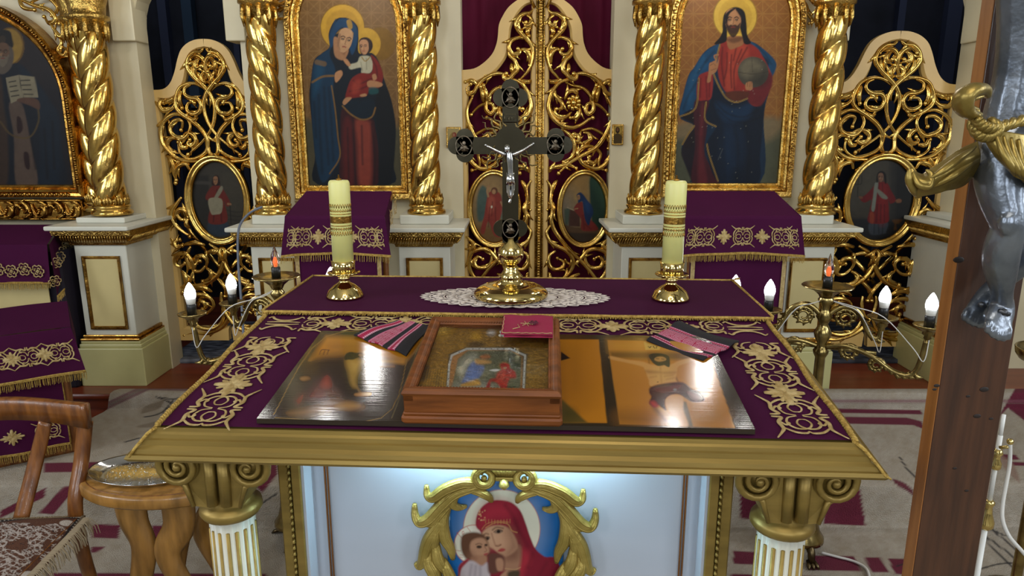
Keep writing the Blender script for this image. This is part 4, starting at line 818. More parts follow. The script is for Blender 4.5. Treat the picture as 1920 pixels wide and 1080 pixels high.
for side in (1, -1):
    f0 = lambda p: xz(p[0], p[1], YR)
    fm = (lambda p: f0(p)) if side == 1 else (lambda p: (2*XD-f0(p)[0], f0(p)[1]))
    XD = xz(1011, 300, YR)[0]
    if side == -1: fm = (lambda p: (2*XD-f0(p)[0], f0(p)[1]))
    t = empty('royal_door', (0, 0, 0), 0, 'right leaf of the royal doors, pierced gold scrollwork with a kneeling Virgin in the oval' if side == 1 else 'left leaf of the royal doors, pierced gold scrollwork with a red robed angel in the oval', 'door', 'leaves of the royal doors')
    prs = [(1022, -60, 1030, 0)]
    a = crop(*A_, [(200, -60), (330, 15), (430, 100), (500, 210), (545, 320), (555, 450), (572, 560), (620, 680), (720, 790), (850, 870), (1035, 892)])
    i = crop(*A_, [(130, 45), (190, 60), (255, 110), (330, 220), (385, 350), (402, 480), (432, 690), (495, 810), (590, 920), (730, 1010), (900, 1090)])
    prs += cr([(*p, *q) for p, q in zip(a, i)], 4)
    prs += [(1163, 140, 1146, 190), (1163, 200, 1146, 230), (1157, 530, 1138, 535), (1150, 760, 1133, 745), (1020, 760, 1026, 745), (1015, 530, 1027, 535), (1013, 200, 1029, 230), (1013, 60, 1030, 60), (1022, -60, 1030, 0)]
    door_frame_mb(prs, YR-.015, YR+.02, fm).build('door_frame', M_doorwood, t)
    m = MB(); strokes(m, [crop(*k, p) for k, p in royal], fm, .0128, YR-.008, seed=5)
    c = fm(crop(*B_, [(350, 340)])[0])
    for k in range(9):
        an = 2*pi*k/9; m.tube([(c[0]+.012*cos(an), YR-.02, c[1]+.012*sin(an)), (c[0]+.03*cos(an+.3), YR-.03, c[1]+.03*sin(an+.3)), (c[0]+.042*cos(an+.6), YR-.018, c[1]+.042*sin(an+.6))], [.008, .011, .003], 7)
    m.sphere((c[0], YR-.03, c[1]), .016, 10)
    m.build('scrollwork', M_gold, t)
    oc = fm((1094, 391)); rx, rz = .128, .192
    m = MB(); ovalring(m, oc, rx, rz, YR-.012); m.build('oval_frame', M_gold, t)
    px_oval_board('oval_painting', oc, (rx, rz), YR-.008, (lambda p: paint_mary(p)) if side == 1 else (lambda p: paint_angel(p)), None, t)
    if side == -1:
        m = MB(); x0 = XD; z0, z1 = .4, 2.5
        for q in range(2): pass
        m.lathe([(.013, z0), (.013, z1)], (x0, YR-.03, 0), 10)
        for k in range(150):
            z = z0+.012+k*.0138; m.sphere((x0, YR-.042, z), .0088, 7, (1.15, .8, .75))
        for sx in (-1, 1): m.tube([(x0+sx*.0175, YR-.03, z0), (x0+sx*.0175, YR-.03, z1)], .0055, 8)
        m.build('beaded_center_post', M_goldc, t)
        g = MB()
        for sx in (-1, 1): g.tube([(x0+sx*.03, YR-.02, 2.13), (x0+sx*.075, YR-.03, 2.22)], .008, 8)
        g.build('crown_ray', M_gold, t)
# curtain behind the royal doors
m = MB(); n = 120; x0, x1 = rx0-.1, rx1+.1; vs = []; fs = []
for j in range(9):
    for k in range(n+1):
        x = x0+(x1-x0)*k/n; vs.append((x, 3.80+.004*sin(k*.42)+.003*sin(k*.9+1), .3+j*.32))
for j in range(8):
    for k in range(n): fs.append((j*(n+1)+k, j*(n+1)+k+1, (j+1)*(n+1)+k+1, (j+1)*(n+1)+k))
m.add(vs, fs); cur = empty('curtain', (0, 0, 0), 0, 'burgundy curtain hanging behind the royal doors', 'curtain'); m.build('drape', M_curtain, cur)
m = MB(); rnd = random.Random(4)
xl = xz(856, 100, 3.79)[0]
for k in range(14):
    z = 1.72+k*.055
    for q in range(5):
        a = 2*pi*q/5+k; m.tube([(xl+.006*cos(a), 3.783, z+.006*sin(a)), (xl+.016*cos(a+.5), 3.780, z+.016*sin(a+.5)), (xl+.02*cos(a+1), 3.783, z+.02*sin(a+1))], [.0025, .004, .001], 5)
m.build('gold_flower_edging', M_thread, cur)

# ------------------------------------------------------------------ side doors
D4 = (1560, 40, 4.154); D5 = (1560, 280, 5.4); D6 = (1560, 440, 4.909)
half = [(D4, p) for p in (
 [(475, 155), (500, 182), (560, 190), (610, 240), (620, 310), (570, 380), (500, 440), (420, 520), (375, 620), (380, 720), (420, 820), (500, 910), (640, 1020)],
 [(465, 420), (450, 350), (452, 280), (490, 228), (550, 212), (595, 250)], [(500, 235), (545, 270), (535, 315), (495, 300)],
 [(440, 430), (480, 425), (495, 380), (465, 345)], [(580, 290), (570, 360), (520, 420)],
 [(450, 500), (520, 455), (600, 440), (690, 470), (730, 540), (740, 620), (700, 680), (600, 740), (520, 800), (470, 860), (450, 920), (465, 990), (540, 1040), (640, 1055), (720, 1000), (730, 920)],
 [(690, 870), (640, 845), (580, 860), (558, 910), (595, 950), (640, 930), (620, 900)],
 [(600, 450), (652, 480), (650, 530), (600, 560), (530, 570), (498, 620), (520, 675), (580, 690), (635, 655), (620, 600), (560, 600)],
 [(735, 580), (770, 640), (840, 665), (885, 630), (880, 585), (835, 580)], [(750, 560), (800, 585), (850, 600)], [(690, 500), (700, 580), (680, 640)],
 [(690, 700), (760, 692), (840, 740), (878, 820), (865, 920), (800, 1000), (720, 1055), (600, 1075), (450, 1068)],
 [(670, 690), (615, 780), (640, 860), (700, 890), (780, 855), (800, 790), (750, 740), (690, 750), (700, 820)],
 [(740, 890), (800, 890), (820, 950), (760, 1000)], [(445, 870), (448, 990), (400, 1028)], [(540, 720), (580, 740), (640, 700)], [(640, 960), (690, 960), (720, 900)])]
half += [(D5, p) for p in (
 [(1100, 40), (1050, 60), (1010, 130), (1000, 230), (980, 300)], [(820, 195), (860, 130), (940, 150), (985, 220), (990, 330)],
 [(930, 480), (985, 550), (1050, 640), (1035, 730), (980, 800), (840, 895)], [(860, 720), (868, 640), (930, 605), (985, 650), (940, 710), (890, 720)],
 [(840, 800), (870, 760), (850, 690)], [(930, 60), (960, 120), (1000, 180)])]
half += [(D6, p) for p in (
 [(840, 95), (900, 130), (930, 80), (875, 60)], [(600, 110), (720, 85), (850, 115)], [(400, 130), (430, 170), (415, 230), (395, 270)],
 [(560, 100), (450, 160), (400, 240), (420, 330), (480, 410), (560, 460), (660, 490), (780, 505), (860, 560)], [(430, 210), (500, 165), (590, 185)],
 [(600, 325), (580, 260), (620, 212), (690, 222), (700, 270), (655, 262)], [(600, 310), (650, 355), (720, 350), (740, 260), (800, 190), (890, 200), (930, 270), (880, 315), (820, 280)],
 [(760, 120), (800, 215), (770, 310), (720, 345)], [(735, 340), (760, 420), (820, 500), (870, 575)], [(590, 330), (530, 370), (550, 430), (630, 455)],
 [(540, 560), (600, 520), (700, 512), (840, 565)],
 [(610, 770), (520, 690), (560, 610), (640, 580), (720, 590), (770, 650), (740, 740), (660, 780), (645, 735)], [(700, 700), (680, 650), (630, 655), (610, 700), (650, 725)],
 [(870, 360), (820, 400), (812, 470), (850, 540)], [(400, 740), (450, 860), (560, 910), (700, 885), (765, 800), (740, 750)],
 [(310, 560), (300, 640), (330, 760), (430, 890), (600, 955), (750, 950), (860, 975)], [(480, 420), (395, 500), (350, 600)])]
bars = [(D5, [(950, 640), (850, 860), (650, 1070)]), (D6, [(600, 190), (450, 330), (340, 450)])]
fr_o = crop(*D4, [(463, 78), (540, 84), (620, 115), (680, 170), (715, 250), (745, 350), (790, 440), (860, 488), (975, 493)])
fr_i = crop(*D4, [(463, 150), (530, 165), (592, 200), (627, 260), (637, 350), (662, 440), (722, 530), (800, 572), (895, 568)])
AX = xz(1649, 375, YD)[0]; edge_ = ()
for side in (1, -1):
    cx, sc = (AX, 1.0) if side == 1 else (xz(412, 375, YD)[0], .83)
    z375 = xz(1649, 375, YD)[1]; sz = 1.0 if side == 1 else .955
    def place(dx, z): return (cx+dx*sc, z375+(z-z375)*sz)
    lab = 'right side door of pierced gilded scrollwork with a deacon painted in the oval' if side == 1 else 'left side door of pierced gilded scrollwork with a deacon painted in the oval'
    t = empty('side_door', (0, 0, 0), 0, lab, 'door', 'gilded side doors of the iconostasis')
    for mi in (1, -1):
        pass
    def hx(p): a = xz(p[0], p[1], YD); return max(0, a[0]-xz(1649+(375-p[1])*.073, p[1], YD)[0]) if p in edge_ else a[0]-xz(1649+(375-p[1])*.073, p[1], YD)[0], a[1]
    fR = lambda p: place(*hx(p)); fL = lambda p: place(-hx(p)[0], hx(p)[1])
    prs = [(1672, 58.6, 1671, 76)]+cr([(*p, *q) for p, q in zip(fr_o, fr_i)], 4)+[(1796, 165, 1776, 178), (1790, 250, 1766, 260), (1760, 530, 1740, 530), (1752, 648, 1731, 622), (1634, 648, 1634, 622)]
    m = MB()
    for fn in (fR, fL):
        q = door_frame_mb(prs, YD-.02, YD+.015, fn); m.add(q.v, q.f, False)
    m.build('door_frame', M_doorwood, t)
    m = MB()
    for k, fn in enumerate((fR, fL)):
        strokes(m, [crop(*o, p) for o, p in half], fn, .0140, YD-.012, seed=9+k)
        for o, p in bars:
            P = [fn(q) for q in crop(*o, p)]; m.tube([Vector((x, YD+.004, z)) for x, z in P], .0125, 6, flat=(1, .5), up=(0, 1, 0))
    m.build('scrollwork', M_gold, t)
    oc = place(0, xz(1649, 375, YD)[1]); rx, rz = .188*sc, .232*sz
    m = MB(); ovalring(m, oc, rx, rz, YD-.02, .018); m.build('oval_frame', M_gold, t)
    px_oval_board('oval_painting', oc, (rx, rz), YD-.014, (lambda p: paint_deacon_r(p)) if side == 1 else (lambda p: paint_deacon_l(p)), None, t, 110, 140)
# dark patterned mats on the sanctuary floor, seen under the side doors
M_mat = mat('dark grey floor mat', '2E2E34', .9, 0, 0, 1, .9, 14, '70727A', stretch=(1, 2.4, 1), detail=1)
tag(MB().box((-1.95, 3.70, .26), (-1.15, 4.5, .285), .008).build('floor_mat', M_mat), 'dark grey patterned mat under the left side door', 'mat')
M_mat2 = mat('dark patterned floor mat', '1E1D22', .9, 0, 0, 1, .9, 14, '43444C', stretch=(1, 2.4, 1), detail=1)
tag(MB().box((1.62, 3.70, .26), (2.45, 4.5, .285), .008).build('floor_mat', M_mat2), 'dark mat under the right side door', 'mat')

# ------------------------------------------------------------------ large icons of the local tier
YI = YW-.065
def arch_path(cx, hw, zb, zs, n=28):
    return [(cx-hw, zb)]+[(cx-hw*cos(pi*k/n), zs+hw*sin(pi*k/n)) for k in range(n+1)]+[(cx+hw, zb)]
def big_icon(cx, hw, zb, zs, paintf, label, nx=150, nz=280, y=YI, fw=.07, beads=True, gold=M_goldc, name='framed_icon'):
    t = empty(name, (0, 0, 0), 0, label, 'icon', 'large arched icons of the iconostasis')
    path = arch_path(cx, hw, zb, zs)
    prof = [(-.004, y+.012), (0, y-.004), (.008, y-.010), (.016, y-.006), (.024, y-.02), (.032, y-.026), (.036, y-.018), (.040, y-.028), (fw-.008, y-.03), (fw, y-.02), (fw, YW)]
    m = MB(); m.sweep(path, [(-d, q) for d, q in prof], True)
    L = cr(path, 1); 
    tot = [0]
    for a, b2 in zip(path, path[1:]+path[:1]): tot.append(tot[-1]+math.dist(a, b2))
    step = .0115; s = 0; k = 0; d = (.040+fw-.008)/2; i = 0
    while s < tot[-1]:
        while tot[k+1] < s: k += 1
        a = path[k]; b2 = path[(k+1) % len(path)]; u = (s-tot[k])/max(1e-9, tot[k+1]-tot[k]); tx, tz = (b2[0]-a[0]), (b2[1]-a[1]); l = math.hypot(tx, tz) or 1; tx /= l; tz /= l
        px_, pz_ = a[0]+(b2[0]-a[0])*u-tz*d, a[1]+(b2[1]-a[1])*u+tx*d; sg = 1 if i % 2 else -1
        m.tube([(px_-tz*sg*.009-tx*.004, y-.029, pz_+tx*sg*.009-tz*.004), (px_, y-.036, pz_), (px_+tz*sg*.008+tx*.005, y-.029, pz_-tx*sg*.008+tz*.005)], [.002, .0052, .0015], 5)
        s += step; i += 1
    m.build('frame', gold, t)
    clip = path
    board('painting', lambda u, v: (u, np.full_like(u, y+.006), v), cx-hw, cx+hw, zb, zs+hw, nx, nz, paintf, M_paint, t, clip)
    return t
ic = xz(1361, 343, YI)[0]; ihw = .262; izb = xz(1361, 344, YI)[1]; izs = xz(1380, 45, YI)[1]
big_icon(ic, ihw, izb, izs, lambda p: paint_christ(p), 'arched icon of a red robed figure holding a globe, right of the royal doors')
il = xz(666, 347, YI)[0]
big_icon(il, .235, xz(666, 348, YI)[1], xz(660, 45, YI)[1], lambda p: paint_virgin(p), 'arched icon of the Virgin with the Child, left of the royal doors')
bl = xz(-12, 345, YI)[0]
t = big_icon(bl, xz(137, 345, YI)[0]-bl, xz(0, 347, YI)[1], xz(0, 185, YI)[1], lambda p: paint_bishop(p), 'dark arched icon of a bearded bishop with an open book at far left', y=YI, fw=.06, gold=M_goldd)
# carved frieze under the bishop icon
t = empty('carved_frieze', (0, 0, 0), 0, 'carved gilt scroll frieze below the bishop icon at far left', 'frieze')
fx0, fz0 = xz(-60, 412, YI); fx1, fz1 = xz(152, 374, YI)
MB().box((fx0, YI+.0, fz0), (fx1, YW, fz1), .004).build('back_board', M_goldd, t)
m = MB(); n = 7; wq = (fx1-fx0)/n; hz = (fz1-fz0)/2; zc_ = (fz0+fz1)/2
for k in range(n):
    c = fx0+wq*(k+.5); s = 1 if k % 2 else -1
    strokes(m, [[(-.5*wq, -.6*hz*s), (-.2*wq, .6*hz*s), (.2*wq, .6*hz*s), (.34*wq, 0), (.1*wq, -.3*hz*s), (-.05*wq, 0)], [(-.1*wq, -.7*hz*s), (.2*wq, -.75*hz*s), (.45*wq, -.3*hz*s)], [(-.45*wq, .1*hz), (-.3*wq, .5*hz*s), (-.1*wq, .2*hz*s)]], lambda p: (c+p[0], zc_+p[1]), .0085, YI-.004, seed=k)
for z in (fz0+.004, fz1-.004): m.tube([(fx0, YI-.006, z), (fx1, YI-.006, z)], .006, 6)
m.build('scroll_carving', M_goldd, t)
# gilded corner ornaments
def ornament(L, Y, label, r=.009):
    t = empty('corner_ornament', (0, 0, 0), 0, label, 'ornament', 'gilded corner ornaments'); m = MB()
    strokes(m, L, lambda p: xz(p[0], p[1], Y), r, Y-.01, seed=2); m.build('carving', M_gold, t)
ornament([[(548, -30), (530, -5), (510, 5)], [(548, -10), (540, 12), (520, 22), (512, 33), (530, 36), (545, 28)], [(545, 0), (525, 10), (508, 8)]], YW-.03, 'gilded leaf ornament at upper left of the Virgin icon')
ornament([[(750, -20), (762, 0), (770, 15), (765, 30)], [(745, -15), (750, 8), (760, 20)], [(768, -10), (772, 8), (766, 22)]], YW-.03, 'gilded leaf ornament at upper right of the Virgin icon')
ornament([[(1262, -20), (1250, 0), (1246, 18)], [(1256, 0), (1248, 25), (1252, 55), (1247, 75)], [(1270, -10), (1262, 8), (1250, 12)]], YW-.03, 'gilded leaf ornament at upper left of the Christ icon')
ornament([[(1488, -20), (1502, 0), (1512, 20), (1505, 38)], [(1498, -12), (1520, 2), (1530, 15), (1520, 28)], [(1495, 5), (1505, 20), (1522, 40), (1515, 45)]], YW-.03, 'gilded leaf ornament at upper right of the Christ icon')
ornament([[(20, -10), (60, 8), (95, 20), (108, 38), (95, 45), (85, 32)], [(60, 5), (90, -5), (112, 15), (100, 30)], [(95, 40), (108, 60), (118, 70), (128, 60), (115, 45)], [(108, 60), (118, 80), (112, 95), (122, 105), (128, 95), (118, 88)], [(40, -5), (50, 15), (70, 20)], [(110, 5), (125, 25), (115, 35)]], YW-.03, 'gilded scroll ornament above the bishop icon', .011)
# two small icons hung on the jambs of the royal doors
def small_icon(px0, px1, py0, py1, label, pf):
    a = xz(px0, py1, YW-.02); c = xz(px1, py0, YW-.02); t = empty('small_icon', (0, 0, 0), 0, label, 'icon', 'small metal icons on the jambs')
    MB().box((a[0], YW-.02, a[1]), (c[0], YW, c[1]), .003).build('metal_frame', M_goldc, t)
    board('painting', lambda u, v: (u, np.full_like(u, YW-.0215), v), a[0]+.008, c[0]-.008, a[1]+.008, c[1]-.008, 30, 44, pf, M_paint, t)
def pf1(p):
    p.poly([(830, 230), (870, 230), (870, 280), (830, 280)], 'CDBB84', sm=False); p.at(0, 0, 1)
    p.poly([(840, 272), (842, 258), (849, 248), (856, 258), (860, 272)], 'B49C5C').ell((852, 253), (4, 5), 'A5483A').ell((851, 253), (2, 3), 'C79A78').ell((858, 257), (3, 4), 'B0553F')
def pf2(p):
    p.poly([(1140, 230), (1175, 230), (1175, 280), (1140, 280)], 'B59440', sm=False)
    p.ell((1158, 244), (8, 8), 'D8B860').poly([(1149, 270), (1150, 256), (1158, 250), (1166, 256), (1167, 270)], '6E5A34').ell((1158, 244), (4, 6), '3A2818').ell((1158, 243), (2.2, 3.5), '9A7048')
small_icon(837, 864, 238, 277, 'small silver gilt icon on the left jamb behind the altar cross', pf1)
small_icon(1147, 1170, 233, 272, 'small gilt icon of a dark haired saint on the right jamb', pf2)
# ================================================================== the altar table (tetrapod)
def fringe(mb, pts, down=(0, 0, -.02), step=.0035, r=.0011, braid=.0035, jit=.15, seed=1):
    rnd = random.Random(seed); P = [Vector(p) for p in pts]; D = Vector(down)
    mb.tube(P, braid, 6); mb.tube([p+D*.16 for p in P], braid*.8, 6)
    for a, b in zip(P[:-1], P[1:]):
        L = (b-a).length; n = max(1, int(L/step)); t = (b-a).normalized()
        for k in range(n):
            p = a+(b-a)*((k+rnd.random()*.5)/n)+D*.12; e = D*(1+rnd.uniform(-jit, jit))+t*rnd.uniform(-.0015, .0015)
            mb.tube([p, p+e*.55+t*rnd.uniform(-.001, .001), p+e], [r, r*1.1, r*.7], 3, cap=False)
ORN = []
for sg in (1, -1):
    for st in (1, -1):
        ORN += [([(0.02*sg, .10*st), (.12*sg, .42*st), (.42*sg, .52*st), (.66*sg, .30*st), (.64*sg, -.05*st), (.42*sg, -.22*st), (.20*sg, -.10*st), (.22*sg, .12*st)], .8),
                ([(.06*sg, .92*st), (.10*sg, .62*st), (.34*sg, .78*st), (.66*sg, .74*st), (.86*sg, .86*st), (1.12*sg, 1.08*st)], 1.25),
                ([(.30*sg, .74*st), (.48*sg, .60*st), (.40*sg, .46*st), (.30*sg, .56*st)], .9),
                ([(.62*sg, .72*st), (.84*sg, .42*st), (.88*sg, .1*st), (.78*sg, 0)], 1.0)]
FLO = [([(.06*c_, .06*s_), (.4*c_, .4*s_), (.85*c_, .85*s_)], 3.0) for c_, s_ in ((cos(pi*k/2), sin(pi*k/2)) for k in range(4))]
FLO += [([(0, 0), (.22*c_, .22*s_), (.42*c_, .42*s_)], 1.6) for c_, s_ in ((cos(pi*k/2+pi/4), sin(pi*k/2+pi/4)) for k in range(4))]
FLO += [([(.25*c_-.06*s_*q, .25*s_+.06*c_*q), (.42*c_-.2*s_*q, .42*s_+.2*c_*q), (.62*c_-.3*s_*q, .62*s_+.3*c_*q)], 1.6) for c_, s_ in ((cos(pi*k/2), sin(pi*k/2)) for k in range(4)) for q in (-1, 1)]
CRN = []
for sg in (1, -1):
    CRN += [([(-.9, .75*sg), (-.75, .95*sg), (-.6, .7*sg), (-.3, .45*sg), (0, .4*sg), (.3, .45*sg), (.6, .7*sg), (.75, .95*sg), (.9, .75*sg)], 1.2), ([(-.8, .15*sg), (-.3, .2*sg), (.3, .2*sg), (.85, .12*sg)], 1.0)]
def motif(mb, kind, fn, size, asp=1.0, w=.0028, half=0):
    """fn(s,t)->(Vector, normal)"""
    for pts, ww in {'o': ORN, 'f': FLO, 'c': CRN}[kind]:
        if half and any(p[0]*half < -.03 for p in pts): continue
        Q = cr(pts, 5); V = []; rad = []
        for k, q in enumerate(Q):
            p, nn = fn(q[0]*size, q[1]*size*asp); V.append(p+nn*.0008); t = k/(len(Q)-1)
            rad.append(w*ww*(.35+.65*sin(pi*min(1, .12+t*.88))) if kind == 'o' else w*ww*(.35+.65*sin(pi*min(.97, .15+t*.8))))
        mb.tube(V, rad, 6, flat=(1, .32), up=nn)
t_tab = empty('altar_table', TO, TH, 'gold and white altar table with fluted legs and moulded top in the centre', 'table')
HW = .66
# moulded edge
prof = [(0, .000), (.002, .004), (.004, -.004), (.010, -.008), (.012, -.016), (.020, -.018), (.022, -.028), (.034, -.034), (.037, -.042), (.046, -.043), (.050, -.050), (.044, -.056), (.02, -.058)]
m = MB(); rings = []
for d, dz in prof:
    vb = V2+d; rings.append([(-HW-d, vb, tw(V2)+dz), (-HW-d, V1, tw(V1)+dz), (-HW-d, -d*.6, W0+dz), (HW+d, -d*.6, W0+dz), (HW+d, V1, tw(V1)+dz), (HW+d, vb, tw(V2)+dz)])
for a, b in zip(rings[:-1], rings[1:]):
    for k in range(6): m.add([a[k], a[(k+1) % 6], b[(k+1) % 6], b[k]], [(0, 3, 2, 1)], False)
m.build('moulded_edge', M_paintgold, t_tab)
m = MB(); m.add(rings[0], [(0, 1, 4, 5), (1, 2, 3, 4)], False); m.add(rings[-1], [(5, 4, 1, 0), (4, 3, 2, 1)], False)
m.build('tabletop', M_paintgold, t_tab)
# cabinet posts and panel
for s in (-1, 1):
    m = MB()
    m.box((s*.432, .125, .02), (s*.452, .20, .925), .002).box((s*.458, .13, .02), (s*.482, .2, .925), .003)
    for k in range(58):
        z = .05+k*.015; m.tube([(s*.455, .128, z), (s*.4555, .121, z+.006), (s*.455, .128, z+.012)], [.002, .0045, .002], 5)
    m.build('cabinet_post', M_paintgold, t_tab)
    MB().box((s*.432, .70, .02), (s*.482, .76, .96), .003).build('cabinet_post', M_paintgold, t_tab)
MB().box((-.430, .125, .02), (.430, .2, .06), .003).build('bottom_rail', M_paintgold, t_tab)
M_cabinet = mat('white cabinet enamel', 'A6ABB6', .22, coat=.3)
m = MB().box((-.432, .185, .06), (.432, .195, .925)).box((-.432, .132, .06), (-.426, .19, .925)).box((.426, .132, .06), (.432, .19, .925)).box((-.47, .19, .06), (-.46, .72, .96)).box((.46, .19, .06), (.47, .72, .96)).box((-.47, .72, .06), (.47, .73, .96))
m.build('white_panel', M_cabinet, t_tab)
for s in (-1, 1):
    m = MB()
    for q in (0, .006):
        m.tube([(s*(.375-q), .178, .905+q*.3), (s*(.388-q), .178, .902), (s*(.394-q), .178, .892), (s*(.396-q), .178, .87), (s*(.396-q), .178, .12)], .0025, 6)
    m.build('copper_trim', M_copper, t_tab)
MB().box((-.40, .155, .915), (.40, .167, .921)).build('light_strip', M_blueglow, t_tab)
al = area('cabinet_led', (0, 0, 0), (0, 0, -1), .5, .02, 4.2, (.5, .85, 1)); al.parent = t_tab; al.location = (0, .155, .912); al.rotation_euler = (R(8), 0, 0)
# fluted legs with ionic capitals
def leg(u, v, ztop):
    m = MB(); n = 64; rs = .05
    def rf(a, z):
        q = (a*16/(2*pi)) % 1; return 1-.085*max(0, sin(pi*min(1, max(0, (q-.2)/.6))))**.7 if .2 < q < .8 else 1
    m.lathe([(rs, 0), (rs*.98, .40), (rs*.94, .74)], (u, v, 0), n, rf=rf)
    L = m.build('leg', M_white, t_tab)
    # gold in the flutes
    g = MB()
    for k in range(16):
        a = 2*pi*(k+.5)/16; g.tube([(u+(rs*.925)*cos(a), v+(rs*.925)*sin(a), .03), (u+(rs*.91)*cos(a), v+(rs*.91)*sin(a), .40), (u+rs*.875*cos(a), v+rs*.875*sin(a), .715)], .0048, 6)
    g.build('gilded_flute', M_paintgold, L)
    c = MB().lathe([(.045, .738), (.058, .742), (.064, .752), (.062, .764), (.052, .770), (.046, .775), (.04, .79), (.04, ztop-.01)], (u, v, 0), 28)
    for s in (-1, 1):
        for vv in (-1, 1):
            cx = u+s*.072; cz = ztop-.052; y0 = v+vv*.058
            # spiral face of the volute
            P = []
            for k in range(40):
                a = pi*.5+s*0+k*.36; r = .044*(1-k/44); P.append((cx+s*r*cos(a)*-1, y0+vv*.006*(k/40), cz+r*sin(a)))
            c.tube(P, [.0085-.005*k/40 for k in range(40)], 7); c.sphere((cx, y0+vv*.006, cz), .009, 8)
            M = Matrix.Translation((cx, y0, cz)) @ Matrix.Rotation(pi/2, 4, 'X')
        M = Matrix.Translation((u+s*.072, v, ztop-.052)) @ Matrix.Rotation(pi/2, 4, 'X')
        c.lathe([(.041, -.056), (.036, -.05), (.026, -.02), (.026, .02), (.036, .05), (.041, .056)], n=24, M=M)
        c.add([Vector((u+s*.04, v-.05, ztop-.04)), Vector((u+s*.072, v-.052, ztop-.085)), Vector((u+s*.05, v-.058, .785)), Vector((u+s*.02, v-.055, .78)), Vector((u+s*.02, v-.05, ztop-.03)),
               Vector((u+s*.04, v+.05, ztop-.04)), Vector((u+s*.072, v+.052, ztop-.085)), Vector((u+s*.05, v+.058, .785)), Vector((u+s*.02, v+.055, .78)), Vector((u+s*.02, v+.05, ztop-.03))],
              [(0, 1, 2, 3, 4), (9, 8, 7, 6, 5), (0, 5, 6, 1), (1, 6, 7, 2), (2, 7, 8, 3), (3, 8, 9, 4), (4, 9, 5, 0)], False)
        c.tube([(u+s*.072, v-.055, ztop-.088), (u+s*.062, v-.058, .83), (u+s*.048, v-.060, .785)], [.007, .006, .004], 6)
    c.box((u-.05, v-.058, ztop-.032), (u+.05, v+.058, ztop-.012), .006)
    c.tube([(u-.012, v-.05, ztop-.03), (u-.012, v-.052, .785)], .012, 8); c.tube([(u+.018, v-.05, ztop-.03), (u+.018, v-.05, .785)], .014, 8)
    c.build('capital', M_paintgold, L)
    MB().lathe([(.075, 0), (.075, .02), (.062, .035), (.066, .045), (.056, .055)], (u, v, 0), 28).build('leg_base', M_paintgold, L)
for u, v, z in ((-.575, .10, .925), (.575, .10, .925), (-.575, .80, .995), (.575, .80, .995)): leg(u, v, z)
# painted front picture with its carved leaf frame
VP_ = .172
def onp(px, py, v=VP_):
    r = Vector(ray(px, py)); o = tl((0, 0, CH)); d = Vector((r.dot(TX), r.dot(TY), r.z)); t = (v-o.y)/d.y; p = o+d*t; return (p.x, p.z)
def t2w(x, y, z): return (TO.x+TX.x*x+TY.x*y, TO.y+TX.y*x+TY.y*y, z)
clip = [onp(*p) for p in ((846, 1200), (838, 1090), (842, 1000), (845, 955), (860, 925), (890, 905), (944, 893), (1000, 905), (1035, 925), (1052, 955), (1055, 1000), (1056, 1090), (1046, 1200))]
us = [c[0] for c in clip]; zs = [c[1] for c in clip]
board('front_painting', lambda u, v: (u, np.full_like(u, VP_), v), min(us), max(us), min(zs), max(zs), 200, 240, paint_front, M_paint, t_tab, clip, t2w, tone=.8)
FR = (770, 860, 4.908); uc = onp(946, 950)[0]
half_f = [([(700, 205), (600, 200), (480, 195), (330, 250), (220, 330), (160, 320), (148, 235)], 34), ([(680, 225), (560, 250), (420, 290), (300, 390), (180, 520), (90, 560), (45, 500), (40, 405)], 36),
 ([(560, 170), (440, 200), (320, 280), (240, 350)], 30), ([(420, 330), (300, 450), (200, 560), (110, 580)], 30),
 ([(520, 265), (640, 275), (715, 320), (750, 392)], 26), ([(500, 270), (420, 310), (395, 380), (450, 425), (520, 430)], 26), ([(400, 330), (330, 450), (280, 560), (190, 690), (150, 800), (120, 920), (80, 975), (48, 945)], 36),
 ([(370, 380), (310, 520), (320, 680), (370, 800), (392, 920)], 34), ([(300, 500), (240, 640), (220, 760), (260, 860)], 36), ([(230, 700), (250, 850), (300, 960), (385, 1075)], 34), ([(180, 780), (170, 900), (220, 1000), (250, 1110), (290, 1250)], 40), ([(300, 900), (350, 1000), (400, 1150), (400, 1400)], 34), ([(240, 1000), (260, 1150), (300, 1300), (300, 1450)], 40),
 ([(770, 80), (740, 65), (680, 60), (620, 90), (600, 140), (630, 195), (690, 215), (740, 190), (750, 140), (715, 105), (670, 105), (650, 140)], 24)]
m = MB()
for pts, r in half_f:
    P = [onp(*q) for q in crop(*FR, cr(pts, 6))]; n = len(P); rr = 1.6*r/4.908*1.47/1300
    for s in (1, -1):
        V = [Vector((uc+s*(x-uc), .168-.012*sin(pi*min(1, k/n+.1)), z)) for k, (x, z) in enumerate(P)]
        m.tube(V, [rr*(.25+.9*sin(pi*min(.98, .1+.86*k/(n-1)))) for k in range(n)], 8, flat=(1, .8), up=(0, 1, 0))
        for off in (-.45, .45):
            W = []
            for k in range(1, n-1):
                d = (V[k+1]-V[k-1]).normalized(); q = rr*(.25+.9*sin(pi*min(.98, .1+.86*k/(n-1))))
                W.append(V[k]+Vector((d.z, 0, -d.x))*q*off+Vector((0, -q*.62, 0)))
            m.tube(W, rr*.17, 5)
for s in (1, -1):
    x, z = onp(*crop(*FR, [(680, 155)])[0]); m.sphere((uc+s*(x-uc), .16, z), .007, 10)
for k in range(-3, 4):
    a, b2 = onp(946+k*3.4, 892), onp(946+k*7, 871); m.tube([(a[0], .165, a[1]), (b2[0], .158, b2[1])], [.004, .0065], 6)
x0, z0 = onp(946, 893); m.box((x0-.02, .155, z0-.004), (x0+.02, .17, z0+.005), .002); m.tube([(x0, .16, z0-.004), (x0, .152, z0-.012), (x0, .16, z0-.024)], [.01, .012, .003], 8)
m.build('carved_leaf_frame', M_matgold, t_tab)

